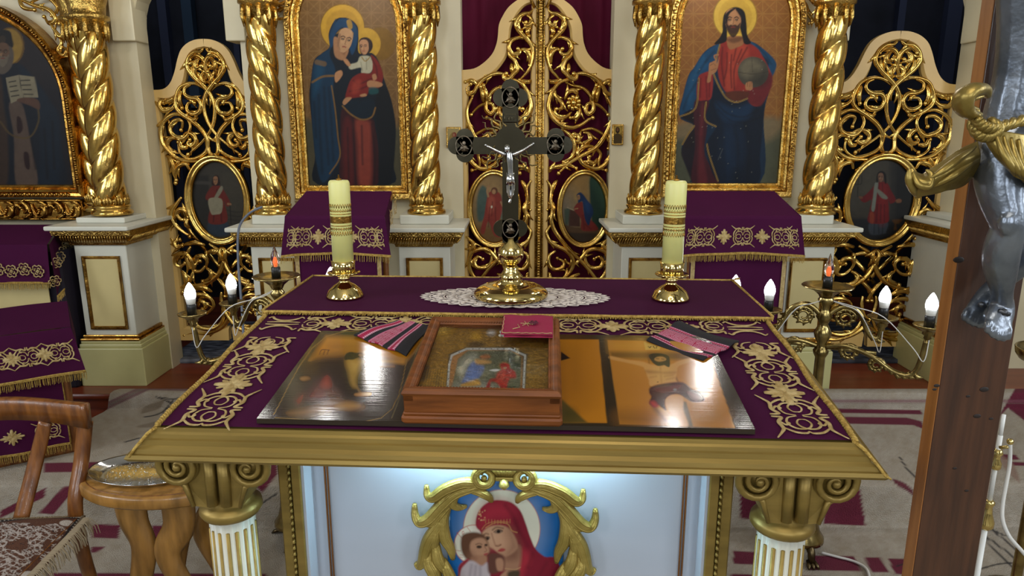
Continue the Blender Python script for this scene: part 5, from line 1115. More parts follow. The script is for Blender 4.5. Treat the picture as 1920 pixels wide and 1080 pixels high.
# ------------------------------------------------------------------ cloths on the table
def tfn(uc, vc, ang=0, off=.0):
    """local chart on the table top centred at (uc,vc), rotated by ang"""
    ca, sa = cos(ang), sin(ang)
    def f(s, t):
        u = uc+s*ca-t*sa; v = vc+s*sa+t*ca; return Vector((u, v, tw(v)+off)), Vector((0, -.145 if v < V1 else -.03, .99))
    return f
def frame_empty(name, u, v, z, label, cat, group=None):
    return empty(name, tworld(u, v, z), TH, label, cat, group)
class Off(MB):
    """mesh built in table coordinates, stored relative to an empty at (u,v,z)"""
    def build(s, name, m, parent, at):
        s.v = [(a-at[0], b-at[1], c-at[2]) for a, b, c in s.v]; return MB.build(s, name, m, parent)
def cloth_surface(u0, u1, v0, v1, off, nu=90, nv=50, amp=.0012, seed=0, side=.0):
    m = Off(); vs = []
    for j in range(nv+1):
        for i in range(nu+1):
            u = u0+(u1-u0)*i/nu; v = v0+(v1-v0)*j/nv
            a = float(vnoise([u*6+v*2], [v*5], 1.0, seed)[0])
            vs.append((u, v, tw(v)+off+amp*a))
    fs = [(j*(nu+1)+i, j*(nu+1)+i+1, (j+1)*(nu+1)+i+1, (j+1)*(nu+1)+i) for j in range(nv) for i in range(nu)]
    m.add(vs, fs)
    return m
A0 = (0, .27, 1.0)
cl = frame_empty('table_cloth', *A0, 'purple table cloth with gold embroidered border, lying on the sloping table top', 'tablecloth')
cloth_surface(-.652, .652, .006, .93, .004, 90, 60).build('cloth', M_purple, cl, A0)
em = Off()
def putm(px, py, kind, size, ang, asp=1.0, half=0, w=.0034):
    p = ont(px, py); motif(em, kind, tfn(p.x, p.y, ang, .0068), size, asp, w, half)
for row in ((513, 637, 'o', .066, -pi/2, 1), (492, 656, 'f', .048, -pi/2, 0), (465, 692, 'o', .062, pi/2, 0), (438, 727, 'f', .050, pi/2, 0), (404, 772, 'o', .062, pi/2, 0),
    None, (1411, 647, 'o', .066, -pi/2, 1), (1424, 667, 'f', .048, pi/2, 0), (1446, 704, 'o', .062, pi/2, 0), (1470, 743, 'f', .05, pi/2, 0), (1498, 786, 'o', .062, pi/2, 0)):
    if row is None: em.build('gold_embroidery', M_thread, cl, A0); em = Off(); continue
    px, py, k, sz, ang, hf = row; putm(px, py, k, sz*1.12, ang, .86, hf)
em.build('gold_embroidery', M_thread, cl, A0); em = Off()
for (px, py, k, sz, hf) in ((530, 611, 'c', .05, 0), (568, 612, 'o', .06, 1), (630, 612, 'f', .046, 0), (696, 612, 'o', .062, 0), (758, 608, 'f', .046, 0), (820, 610, 'o', .062, 0), (1084, 615, 'o', .062, 0), (1148, 617, 'f', .046, 0), (1214, 617, 'o', .062, 0), (1280, 618, 'f', .046, 0), (1356, 617, 'o', .06, -1), (1396, 621, 'c', .05, 0)):
    putm(px, py, k, sz*1.05, 0, .78, hf)
em.build('gold_embroidery', M_thread, cl, A0)
for s in (-1, 1):
    m = Off()
    for ph in (0, pi):
        P = []
        for k in range(260):
            v = .0+k*.0028; 
            if v > V1+.02: break
            u = s*(.656+.003*sin(v*22)); P.append((u+.003*cos(v*420+ph), v, tw(v)+.006+.003*sin(v*420+ph)))
        m.tube(P, .0038, 5)
    if s == 1: m.tube([(.657, .0, W0+.004), (.668, -.012, W0-.004), (.690, -.022, W0-.03), (.702, -.028, W0-.046), (.712, -.03, W0-.052)], [.004, .0035, .003, .003, .002], 6)
    else: m.tube([(-.657, .0, W0+.004), (-.668, -.012, W0-.004), (-.690, -.022, W0-.03), (-.700, -.028, W0-.046)], [.004, .0035, .003, .003], 6)
    m.build('twisted_cord', M_fringe, cl, A0)
A1 = (0, .75, 1.06)
c2 = frame_empty('table_runner', *A1, 'plain purple runner with gold fringe on the flat rear of the table', 'table runner')
m = cloth_surface(-.662, .668, V1-.012, V2+.012, .012, 90, 30, .003, 4)
m.build('cloth', M_purple, c2, A1)
m = Off()
for (ua, ub) in ((-.662, .668),):
    P = [(ua+(ub-ua)*k/60, V1-.014+.0015*sin(k*.7), tw(V1-.014)+.013) for k in range(61)]
    fringe(m, P, (0, -.011, -.004), .0032, .0016, .004)
P = [(-.66+1.33*k/50, V2+.013, W2+.013) for k in range(51)]; m.tube(P, .004, 6)
m.tube([(.668, V1-.01, tw(V1)+.014), (.67, .75, W1+.016), (.668, V2+.012, W2+.014)], .0045, 6); m.tube([(-.664, V1-.01, tw(V1)+.014), (-.664, V2+.012, W2+.014)], .004, 6)
m.tube([(.66+.0, V2+.012, W2+.014), (.69, V2+.02, W2+.016), (.695, V2+.035, W2+.016), (.68, V2+.035, W2+.014)], .0025, 5)
m.build('fringe', M_fringe, c2, A1)
# ------------------------------------------------------------------ long lacquered print
a, b_, c_, d_ = ont(472, 803, .014), ont(1412, 824, .014), ont(602, 624, .014), ont(1337, 634, .014)
pu0, pu1, pv0, pv1 = (a.x+c_.x)/2, (b_.x+d_.x)/2, max(.012, (a.y+b_.y)/2), (c_.y+d_.y)/2
A2 = ((pu0+pu1)/2, (pv0+pv1)/2, 1.0)
t = frame_empty('lacquered_print', *A2, 'long dark lacquered icon board with the crucifixion, lying on the purple cloth', 'icon')
m = Off(); sl = (W1-W0)/V1
vs = [(u, v, tw(v)+z) for z in (.0085, .0185) for (u, v) in ((pu0, pv0), (pu1, pv0), (pu1, pv1), (pu0, pv1))]
m.add(vs, [(3, 2, 1, 0), (4, 5, 6, 7), (0, 1, 5, 4), (1, 2, 6, 5), (2, 3, 7, 6), (3, 0, 4, 7)], False)
m.build('board', mat('dark lacquered board', '2A2118', .25), t, A2)
board('printed_picture', lambda u, v: (u-A2[0], v-A2[1], W0+sl*v+.0188-A2[2]), pu0, pu1, pv0, pv1, 480, 200, paint_table_print, M_print, t, None, lambda x, y, z: t2w(x+A2[0], y+A2[1], z+A2[2]), tone=.78)
# ------------------------------------------------------------------ glazed icon case
SL = math.atan(sl)
fl, frr = ont(748, 806, .02), ont(1055, 810, .02)
bw = frr.x-fl.x; ub = (fl.x+frr.x)/2; vb = .005; LB = .345; HB = .072
bx = empty('icon_case', tworld(ub, vb, tw(vb)+.0195), 0, 'carved wooden glazed case with a gilt annunciation icon, lying on the lacquered board', 'icon case'); bx.rotation_euler = (SL, 0, TH)
h = bw/2-.006
m = MB().box((-h-.006, -.002, 0), (h+.006, LB+.004, .016), .004).box((-h-.002, .002, .016), (h+.002, LB, .022), .002).box((-h, .004, .022), (h, LB-.002, HB-.025), .001).box((-h, .004, HB-.026), (-h+.018, LB-.002, HB-.012)).box((h-.018, .004, HB-.026), (h, LB-.002, HB-.012)).box((-h, .004, HB-.026), (h, .022, HB-.012)).box((-h, LB-.018, HB-.026), (h, LB-.002, HB-.012))
m.build('case_body', M_boxwood, bx)
m = MB(); rim = [(-h, .002), (-h, LB), (h, LB), (h, .002)]
prof = [(.0, HB-.014), (-.003, HB-.008), (.0, HB-.003), (.004, HB), (.010, HB-.002), (.013, HB-.001), (.017, HB-.004), (.021, HB-.009), (.022, HB-.012)]
tmp = MB(); tmp.sweep([(x, y) for x, y in rim], [(d, q) for d, q in prof], True)
m.add([(x, z, y) for x, y, z in tmp.v], [tuple(reversed(f)) for f in tmp.f], False)
def rimpt(s0, off):
    pts = [(-h+off, .002+off), (-h+off, LB-off), (h-off, LB-off), (h-off, .002+off)]; return pts
for off, r_, st in ((.019, .0026, .0058), (.001, .0032, .0075)):
    pts = rimpt(0, off)
    for p, q in zip(pts, pts[1:]+pts[:1]):
        L = math.dist(p, q); n = int(L/st)
        for k in range(n): m.sphere((p[0]+(q[0]-p[0])*(k+.5)/n, p[1]+(q[1]-p[1])*(k+.5)/n, HB-.0055 if off > .01 else HB-.008), r_, 6)
m.build('carved_rim', M_boxwood, bx)
def bxw(x, y, z):
    M = Matrix.Translation(tworld(ub, vb, tw(vb)+.0195)) @ Matrix.Rotation(TH, 4, 'Z') @ Matrix.Rotation(SL, 4, 'X')
    A = np.array(M); P = np.stack([x, y, z, np.ones_like(x)]); W = A @ P; return W[0], W[1], W[2]
M_gilt = mat('gilt pressed cover and print', 'FFFFFF', .28, .55, .5, 90, attr=True)
board('gilt_icon', lambda u, v: (u, v, np.full_like(u, HB-.022)), -h+.02, h-.02, .022, LB-.02, 200, 200, paint_box, M_gilt, bx, None, bxw, tone=1.7)
M_pane = mat('glass pane', 'FFFFFF', .03, trans=1, ior=1.3)
m = MB().box((-h+.019, .021, HB-.0125), (h-.019, LB-.019, HB-.0105)); m.build('glass_pane', M_pane, bx)
m = MB()
for k in range(14):
    m.sphere((-.0+.03+random.uniform(-.014, .014), LB-.05+random.uniform(-.014, .012), HB-.02), .0035, 6)
m.build('pearl_cluster', M_whiteplastic, bx)
# magenta napkin over the rear of the case
nap = empty('napkin', tuple(bxw(np.array([h-.07]), np.array([LB-.03]), np.array([HB]))[i][0] for i in range(3)), 0, 'folded magenta napkin with gold edging on the back corner of the icon case', 'napkin'); nap.rotation_euler = (SL, 0, TH)
nx0, ny0 = h-.07, LB-.03
def nsheet(x0, x1, y0, y1, z, skew=0):
    vs = []; n = 16
    for j in range(n+1):
        for i in range(n+1):
            x = x0+(x1-x0)*i/n; y = y0+(y1-y0)*j/n-(skew*(1-i/n) if j == 0 else 0)
            zz = z+.0015*sin(i*.7)*sin(j*.6)+(0 if y < LB+.004 else -(y-LB-.004)*1.2)
            vs.append((x-nx0, y-ny0, zz-HB))
    return vs, [(j*(n+1)+i, j*(n+1)+i+1, (j+1)*(n+1)+i+1, (j+1)*(n+1)+i) for j in range(n) for i in range(n)]
m = MB(); v_, f_ = nsheet(h-.125, h-.012, LB-.105, LB+.02, HB+.004); m.add(v_, f_); v_, f_ = nsheet(h-.118, h-.012, LB-.112, LB-.02, HB+.0012); m.add(v_, f_)
m.build('folded_cloth', M_mag, nap)
m = MB(); P = []
for k in range(40): P.append((h-.122+.108*k/39-nx0, LB-.098-.003*abs(sin(k*.5))-ny0, .0065))
m.tube(P, .0009, 4)
P = [(h-.121-nx0-.002*abs(sin(k*.6)), LB-.1+.09*k/20-ny0, .0065) for k in range(21)]; m.tube(P, .0009, 4)
for a in range(7): m.tube([(h-.07-nx0, LB-.05-ny0, .0065), (h-.07+.014*cos(a)-nx0, LB-.05+.014*sin(a)-ny0, .0065)], .0008, 4)
m.tube([(h-.1-nx0, LB-.08-ny0, .0065), (h-.085-nx0, LB-.07-ny0, .0065), (h-.09-nx0, LB-.055-ny0, .0065)], .001, 4)
m.build('gold_stitching', M_thread, nap)
m = MB()
for a in range(6): m.tube([(h-.055-nx0, LB-.045-ny0, .006), (h-.055+.010*cos(a)-nx0, LB-.045+.010*sin(a)-ny0, .007)], [.002, .0035], 5, flat=(1, .4), up=(0, 0, 1))
m.build('embroidered_flower', mat('dark red thread', '4E0A22', .6), nap)
# ------------------------------------------------------------------ embroidered black and pink towels
def towel(quad, label, bands, seed):
    """quad in pixels: A,B,C,D ; bands run A->B"""
    Q = [ont(*p, .02) for p in quad]; c = sum(Q, Vector())/4; at = (c.x, c.y, c.z)
    t = frame_empty('embroidered_towel', *at, label, 'towel', 'folded black and pink towels')
    def mp(u, v):
        x = (1-u)*(1-v)*Q[0].x+u*(1-v)*Q[1].x+u*v*Q[2].x+(1-u)*v*Q[3].x; y = (1-u)*(1-v)*Q[0].y+u*(1-v)*Q[1].y+u*v*Q[2].y+(1-u)*v*Q[3].y
        z = np.where(y < V1, W0+sl*y, W1+(W2-W1)/(V2-V1)*(y-V1))+.0212+.004*np.sin(u*5+seed)*np.sin(v*4+1)**2+.002*np.sin(v*17)
        return x-c.x, y-c.y, z-c.z
    def pf(p):
        pass
    N1, N2 = 150, 90
    o = board('folded_cloth', mp, 0, 1, 0, 1, N1, N2, pf, M_towel, t)
    U, V = np.meshgrid(np.linspace(0, 1, N1), np.linspace(0, 1, N2)); U = U.ravel(); V = V.ravel(); C = np.tile(np.array(srgb('17141A')), (len(U), 1))
    for (a0, a1, kind) in bands:
        I = (V > a0) & (V < a1); w_ = (V-a0)/(a1-a0); base = np.array(srgb('98143E'))
        if kind: pat = (np.abs(((U*16+w_*2) % 1)-.5)+np.abs(((w_*2) % 1)-.5)) ; wm = ((pat % .34) < .10)
        else: wm = (np.abs(((U*26) % 1)-.5) < .17+.2*np.sin(w_*9)) & ((w_ > .68) | (w_ < .22))
        C[I] = base; C[I & wm] = np.array(srgb('C8A0B0'))
        C[I & ((w_ < .06) | (w_ > .94))] = np.array(srgb('C06888'))
    at_ = o.data.color_attributes['Col']; at_.data.foreach_set('color', np.concatenate([C, np.ones((len(C), 1))], 1).ravel().astype(np.float32))
    s = o.modifiers.new('thick', 'SOLIDIFY'); s.thickness = .004; s.offset = -1
    return t
M_towel = mat('woven towel', 'FFFFFF', .8, attr=True, bump=.3, bscale=500)
towel([(664, 631), (744, 602), (806, 612), (762, 668)], 'black and pink embroidered towel left of the icon case', ((.07, .20, 0), (.29, .56, 1), (.66, .79, 0)), 0)
towel([(1212, 640), (1318, 677), (1386, 640), (1274, 603)], 'black and pink embroidered towel right of the icon case, on the crucifixion board', ((.12, .25, 0), (.33, .62, 1), (.645, .71, 0)), 2)

# ------------------------------------------------------------------ altar candles
def altar_candle(px, py, label):
    p = ont(px, py, .016); W = tworld(p.x, p.y, 0); z0 = tw(p.y)+.0155
    t = empty('candlestick', (W.x, W.y, z0), 0, label.replace('candle', 'candlestick', 1) if False else 'low polished brass candlestick under the '+label, 'candlestick', 'brass candlesticks')
    MB().lathe([(.052, 0), (.053, .004), (.050, .009), (.044, .022), (.030, .034), (.017, .042), (.013, .048), (.017, .053), (.015, .058), (.012, .062), (.018, .066)], n=36).build('foot', M_brass, t)
    MB().lathe([(.012, .062), (.042, .067), (.046, .070), (.045, .073), (.030, .072)], n=36).build('drip_pan', M_brass, t)
    MB().lathe([(.0305, .072), (.032, .073), (.0315, .088), (.0335, .105), (.031, .105)], n=36).build('socket', M_brass, t)
    c = empty('altar_candle', (W.x, W.y, z0+.085), 0, label, 'candle', 'yellow altar candles')
    MB().lathe([(.0288, 0), (.0288, .235), (.027, .24), (.024, .243)], n=36).build('wax', M_wax, c)
    m = MB()
    for k in range(26):
        a = 2*pi*k/26
        for (zz, h_) in ((.105, .012), (.168, -.012)):
            m.tube([(.0292*cos(a+q*.24), .0292*sin(a+q*.24), zz-h_*abs(sin(pi*q))) for q in (0, .25, .5, .75, 1)], .0008, 4)
            m.tube([(.0292*cos(a+.12+.07*cos(q)), .0292*sin(a+.12+.07*cos(q)), zz+h_*.5+.004*sin(q)) for q in (0, 1.5, 3, 4.5, 6)], .0007, 4)
    for zz in (.112, .12, .152, .160): m.tube([(.0291*cos(2*pi*k/36), .0291*sin(2*pi*k/36), zz) for k in range(37)], .0012, 4)
    m.lathe([(.0290, .127), (.0290, .146)], n=36, cap=False)
    m.build('ornament_band', M_goldd, c)
    MB().lathe([(.008, .243), (.008, .247), (.003, .249), (.002, .258)], n=10).build('wick_holder', M_goldd, c)
altar_candle(647, 556, 'left tall yellow candle with an ornamental gold band')
altar_candle(1257, 560, 'right tall yellow candle with an ornamental gold band')
# ------------------------------------------------------------------ lace doily and standing cross
pc = ont(965, 557, .016); Wc = tworld(pc.x, pc.y, tw(pc.y)+.0158)
dl = empty('lace_doily', Wc, TH, 'oval white lace doily under the standing cross', 'doily'); m = MB()
RX, RY = .268, .125
def de(a, q): return (RX*q*cos(a), RY*q*sin(a), .0012)
for q in (.44, .47, .62, .72, .75, .9):
    m.tube([de(2*pi*k/90, q) for k in range(91)], .0022, 4, flat=(1, .4), up=(0, 0, 1))
for n, q0, q1 in ((40, .9, 1.0), (36, .75, .9), (30, .47, .62), (34, .62, .72)):
    for k in range(n):
        a = 2*pi*k/n; w_ = 2*pi/n
        m.tube([de(a, q0), de(a+w_*.25, (q0+q1)/2+.02), de(a+w_*.5, q1), de(a+w_*.75, (q0+q1)/2+.02), de(a+w_, q0)], .0024, 4, flat=(1, .4), up=(0, 0, 1))
for k in range(22):
    a = 2*pi*k/22
    for j in range(6):
        e = 2*pi*j/6; cxx, cyy, _ = de(a, .825); m.tube([(cxx, cyy, .0012), (cxx+.011*cos(e), cyy+.007*sin(e), .0014)], [.0012, .0034], 4, flat=(1, .4), up=(0, 0, 1))
for k in range(64):
    a = 2*pi*k/64; m.tube([de(a, .1), de(a+.05, .3), de(a, .44)], .0016, 4, flat=(1, .4), up=(0, 0, 1))
m.tube([de(2*pi*k/60, .3) for k in range(61)], .004, 4, flat=(1, .3), up=(0, 0, 1))
m.build('lace', M_lace, dl)
pc = ont(958, 560, .016); YX = tworld(pc.x, pc.y, 0).y; XX = tworld(pc.x, pc.y, 0).x; ZX = tw(pc.y)+.019
tc = empty('altar_cross', (XX, YX, ZX), 0, 'dark standing cross with silver figure on a polished brass foot', 'cross')
MB().lathe([(.100, .004), (.104, .008), (.104, .016), (.098, .024), (.088, .030), (.084, .031), (.076, .036), (.066, .037), (.045, .042), (.032, .05), (.030, .056), (.034, .062), (.026, .07), (.020, .08), (.022, .088), (.017, .09), (.015, .098)], n=48).build('foot', M_brass, tc)
m = MB()
for k in range(3):
    a = 2*pi*k/3+1.2+pi; m.sphere((.085*cos(a), .085*sin(a), .004), .008, 8, (1.4, 1, .7))
m.build('paw_foot', M_brass, tc)
MB().lathe([(.012, .094), (.026, .1), (.034, .114), (.036, .126), (.034, .138), (.026, .15), (.014, .158), (.01, .17)], n=32).build('ball_knop', M_brass, tc)
def cx(px, py): p = PY(px, py, YX); return (p.x-XX, p.z-ZX)
thk = .004
m = MB()
def slab(poly): m.prism(poly, -thk, thk)
def disc(px, py, r, y0=-thk, y1=thk, mb=None):
    x, z = cx(px, py); (mb or m).prism([(x+r*cos(2*pi*k/28), z+r*sin(2*pi*k/28)) for k in range(28)], y0, y1)
mid = 957
slab([cx(942, 455), cx(972, 455), cx(972, 175), cx(942, 175)]); slab([cx(868, 257), cx(1045, 257), cx(1045, 289), cx(868, 289)])
for (px, py, dirs) in ((957, 183, ((-16, 0), (16, 0), (0, -17))), (872, 273, ((0, -15), (0, 15), (-16, 0))), (1042, 272, ((0, -15), (0, 15), (15, 0))), (957, 428, ((-16, 0), (16, 0), (0, 12)))):
    for dx, dy in dirs: disc(px+dx, py+dy, .0235)
disc(957, 266, .042, -.007, 0)
m.build('cross_plate', M_darkmetal, tc)
m = MB()
for (px, py) in ((957, 183), (870, 274), (1041, 271), (957, 428)):
    x, z = cx(px, py)
    m.tube([(x+.0215*cos(2*pi*k/24), -thk-.0015, z+.026*sin(2*pi*k/24)) for k in range(25)], .0018, 5)
    m.sphere((x, -thk, z+.007), .006, 8, (1, .5, 1.2)); m.sphere((x, -thk, z-.006), .011, 8, (1.1, .35, .9)); m.tube([(x-.014, -thk-.001, z-.012), (x, -thk-.003, z-.004), (x+.013, -thk-.001, z-.008)], .0025, 5)
    m.tube([(x-.01, -thk-.001, z+.012), (x-.004, -thk-.003, z+.002), (x+.01, -thk-.001, z-.014)], .002, 5)
m.build('relief_medallion', mat('bronze relief', '6E6456', .35, 1, .3, 90), tc)
m = MB(); c0 = cx(957, 266)
for q in range(4):
    for j in range(5):
        a = pi/4+q*pi/2+(j-2)*.23; L = .102-.012*abs(j-2); P = []
        for k in range(9):
            r = .036+(L-.036)*k/8; aa = a+.09*sin(k*1.5)*(1 if j % 2 else -1); P.append((c0[0]+r*cos(aa), -.001, c0[1]+r*sin(aa)))
        m.tube(P, [.0048*(1-k/9)+.0005 for k in range(9)], 5)
m.build('wavy_ray', mat('bronze rays', '6A5A38', .35, 1), tc)
x, z = cx(957, 222); MB().box((x-.019, -.009, z-.011), (x+.019, -.004, z+.012), .002).build('title_plate', M_darkmetal, tc)
m = MB()
for k, (w_, pts) in enumerate(((0, [(0, 0), (0, 1)]), (1, [(0, 0), (0, 1), (1, 0), (1, 1)]), (2, [(0, 0), (0, 1), (1, .5), (0, .5)]), (3, [(0, 0), (0, 1), (1, .5)]))):
    bx0 = x-.015+k*.008
    m.tube([(bx0+a*.004, -.0095, z-.005+b2*.011) for a, b2 in pts], .0008, 4)
m.build('title_lettering', mat('bronze letters', '8A7E68', .3, 1), tc)
# small figure
m = MB(); P = lambda px, py, o=0: Vector((*cx(px, py)[:1], -.014-o, cx(px, py)[1]))
def limb(pts, rr): m.tube([P(*p) if len(p) > 2 else P(*p) for p in cr(pts, 3)], [rr[0]+(rr[-1]-rr[0])*k/(len(cr(pts, 3))-1) if len(rr) == 2 else float(np.interp(k/(len(cr(pts, 3))-1), np.linspace(0, 1, len(rr)), rr)) for k in range(len(cr(pts, 3)))], 8)
limb([(955, 285), (956, 300), (957, 318), (957, 335)], [.009, .0105, .0085, .009]); limb([(948, 290), (930, 282), (913, 273)], [.006, .0045, .003]); limb([(962, 290), (980, 282), (998, 270)], [.006, .0045, .003])
limb([(955, 335), (953, 352), (956, 370)], [.0085, .0065, .004]); limb([(960, 335), (962, 352), (957, 372)], [.008, .006, .004]); limb([(957, 372), (955, 380)], [.004, .0045]); m.sphere(P(951, 279, .003), .0095, 10, (.85, .9, 1.15)); limb([(953, 284), (955, 290)], [.004, .005])
m.sphere(P(911, 272), .0035, 6); m.sphere(P(1000, 269), .0035, 6)
m.build('figure', M_steel, tc)
m = MB(); m.lathe([(.0125, -.016), (.013, 0), (.0105, .016)], (P(957, 335).x, -.014, P(957, 335).z), 16, rf=lambda a, z: 1+.1*sin(a*7)); m.build('loincloth', M_steel, tc)
# ================================================================== carpet over the steps
prof_c = [(.25, .008), (2.40, .008), (2.455, .015), (2.465, .06), (2.468, .15), (2.475, .183), (2.50, .190), (3.18, .190), (3.205, .195), (3.212, .25), (3.222, .272), (3.245, .275), (3.285, .270)]
s_ = [0]
for a, b in zip(prof_c[:-1], prof_c[1:]): s_.append(s_[-1]+math.dist(a, b))
def carpet_map(u, v):
    y = np.interp(v, s_, [p[0] for p in prof_c]); z = np.interp(v, s_, [p[1] for p in prof_c])
    wob = .010*np.sin(u*9+1)*np.exp(-((y-2.465)/.08)**2)
    return u, y-np.abs(wob), z+.0
def carpet_left(v): return np.interp(v, [0, s_[3], s_[6], s_[7], s_[-1]], [-2.9, -2.3, -2.15, -2.0, -1.97])
Lt = s_[-1]
cp = board('carpet', lambda u, v: carpet_map(carpet_left(v)+(3.2-carpet_left(v))*u, v), 0, 1, .9, Lt, 560, 430, paint_carpet, M_carpet, tone=.8)
tag(cp, 'beige carpet with burgundy bars and dark sprays, running down over the altar step', 'carpet')
# ================================================================== draped lecterns behind the table
def grid_mesh(fn, n, m_):
    vs = [fn(i/n, j/m_) for j in range(m_+1) for i in range(n+1)]
    return vs, [(j*(n+1)+i, j*(n+1)+i+1, (j+1)*(n+1)+i+1, (j+1)*(n+1)+i) for j in range(m_) for i in range(n)]
def draped_lectern(x0, x1, yb, yf, zb, zf, drop, label, clabel, side, lowx, rz=0, pw=None):
    cxx = (x0+x1)/2; w2 = (x1-x0)/2
    base_z = .275
    t = empty('lectern', (cxx, yf, base_z), rz, label, 'lectern', 'lecterns in front of the iconostasis')
    m = MB().box((-w2+.01, .01, zf-.03-base_z), (w2-.01, .02, zf-.012-base_z))
    vs = [(-w2+.01, .01, zf-.025-base_z), (w2-.01, .01, zf-.025-base_z), (w2-.01, yb-yf, zb-.025-base_z), (-w2+.01, yb-yf, zb-.025-base_z)]
    vs += [(a, b, c+.02) for a, b, c in vs]; m.add(vs, [(3, 2, 1, 0), (4, 5, 6, 7), (0, 1, 5, 4), (1, 2, 6, 5), (2, 3, 7, 6), (3, 0, 4, 7)], False)
    m.build('sloping_desk', M_wood, t)
    for sx in (-1, 1):
        for yy in (.05, yb-yf-.04):
            zt = (zf+(zb-zf)*yy/(yb-yf)-.02)-base_z
            MB().lathe([(.02, 0), (.022, .03), (.014, .05), (.018, .3*zt), (.013, .34*zt), (.02, .38*zt), (.014, .42*zt), (.017, .8*zt), (.012, .84*zt), (.018, .88*zt), (.018, zt)], (sx*(w2-.05), yy, 0), 14).build('turned_leg', M_wood, t)
    # cloth
    c = empty('lectern_cloth', (cxx, yf, zf), rz, clabel, 'cloth', 'purple lectern cloths')
    Ls = math.dist((yb, zb), (yf, zf)); T = Ls+drop
    def f(a, b):
        s = b*T; x = (a*2-1)*w2
        if s < Ls: k = s/Ls; y = yb+(yf-yb)*k; z = zb+(zf-zb)*k; fl = .93+.07*k
        else:
            k = (s-Ls)/drop; y = yf-.012-.02*k; z = zf-(s-Ls); fl = 1+.11*k; y += .008*k*sin(a*14)
            z += .015*k*(1-(2*a-1)**2)-.012*k
        return (x*fl, y-yf, z-zf+.002)
    m = MB(); m.add(*grid_mesh(f, 40, 34))
    for sx in (-1, 1):      # side flaps
        dd = drop*.72
        def g(a, b, sx=sx):
            k = 1-a; y = yf+(yb-yf)*k; z = zf+(zb-zf)*k
            return (sx*(w2*(.93+.07*a)+.001+.06*w2*b*a), y-yf-(.012+.010*b)*a, z-zf-dd*b*(.5+.6*a)+.001)
        m.add(*grid_mesh(g, 16, 10))
    m.build('drape', M_purple, c)
    e = MB()
    def chart(xc):
        def q(s, t_):
            a = ((xc+s)/w2/1.06+1)/2; b = (Ls+drop*.55-t_)/T; v = Vector(f(a, min(1, b))); return v+Vector((0, -.002, 0)), Vector((0, -1, 0))
        return q
    n = 3; st = 2*w2/n
    for k in range(-1, n+1):
        xo = -w2+st*(k+.5)
        if abs(xo) < w2*.98: motif(e, 'o', chart(xo), .046, .95, .0026)
        xf = xo+st*.5
        if abs(xf) < w2*.98: motif(e, 'f', chart(xf), .038, 1, .0024)
    for sgn in (-1, 1): motif(e, 'o', chart(sgn*w2*.97), .042, .95, .0026, -sgn)
    for sx in (-1, 1):
        for yq in (.35, .75):
            def q(s, t_, sx=sx, yq=yq): 
                v = Vector((sx*(w2*.96+.018), (yb-yf)*yq+s, (zb-zf)*yq-.045+t_)); return v, Vector((sx, 0, 0))
            motif(e, 'o', q, .04, .9, .0022)
    e.build('gold_embroidery', M_thread, c)
    m = MB(); P = [Vector(f(k/50, 1)) for k in range(51)]; fringe(m, P, (0, -.003, -.028), .005, .0016, .0035)
    P = [Vector((sx_*(w2*.93+.004+.012), yb-yf, zb-zf-drop*.72*.45)) for sx_ in (1,)]
    m.build('fringe', M_fringe, c)
    # hanging under cloth with gold bands
    lw = w2*lowx
    u = empty('lectern_hanging', (cxx, yf-.0, .32), rz, 'plain purple hanging with gold side bands, '+label.split(', ')[1], 'cloth', 'plain purple lectern hangings')
    MBm = MB(); MBm.add(*grid_mesh(lambda a, b: ((a*2-1)*lw, .006+.006*sin(a*9)*b, (zf-drop*.6-.32)*(1-b)), 30, 10)); MBm.build('panel', M_purple, u)
    m = MB()
    for sx in (-1, 1): m.add(*grid_mesh(lambda a, b, sx=sx: (sx*(lw-.022+.018*a), .002+.006*sin(((sx+1)/2)*9)*b, (zf-drop*.6-.32)*(1-b)), 3, 12))
    m.build('gold_band', M_thread, u)
    return t
def sx_(px, py, Y): return PY(px, py, Y).x
draped_lectern(sx_(536, 405, 2.95), sx_(722, 405, 2.95), 3.22, 2.95, 1.26, 1.178, .158, 'wooden lectern under a purple cloth, before the Virgin icon', 'embroidered purple cloth on the lectern below the Virgin icon, gold fringe', 1, .90)
draped_lectern(sx_(1284, 405, 2.95), sx_(1500, 405, 2.95), 3.22, 2.95, 1.26, 1.178, .158, 'wooden lectern under a purple cloth, before the Christ icon', 'embroidered purple cloth on the lectern below the Christ icon, gold fringe', 1, .86)

# ------------------------------------------------------------------ far left draped table with rose border
def rose(mb, c, r, nrm, ux, uz):
    c = Vector(c); ux = Vector(ux); uz = Vector(uz); nrm = Vector(nrm)
    for j, (rr, n) in enumerate(((1, 6), (.55, 4))):
        for k in range(n):
            a = 2*pi*k/n+j; P = [c+(ux*cos(a+q)+uz*sin(a+q))*r*rr*(1 if abs(q) < .3 else .75)+nrm*.002 for q in (-.5, -.2, .2, .5)]
            mb.tube(P, r*.10, 5)
    mb.tube([c+nrm*.002+(ux*cos(q)+uz*sin(q))*r*.2 for q in (0, 1.5, 3, 4.5, 6)], r*.12, 5)
tb = empty('draped_stand', (-2.62, 3.30, .26), 0, 'dark low stand under the rose embroidered purple cloth at far left', 'stand')
MB().box((-.55, .02, 0), (.42, .26, .70), .01).build('stand_body', mat('dark curtain cloth', '160E1C', .8), tb)
MB().box((-.55, -.005, .05), (.36, -.001, .60)).build('front_board', M_panel, tb)
rc = empty('rose_cloth', (-2.62, 3.22, 1.0), 0, 'purple cloth with embroidered gold roses and fringe at far left below the bishop icon', 'cloth')
A = [PY(-80, 420, 3.50), PY(112, 421, 3.50), PY(86, 458, 3.24), PY(-80, 462, 3.24)]
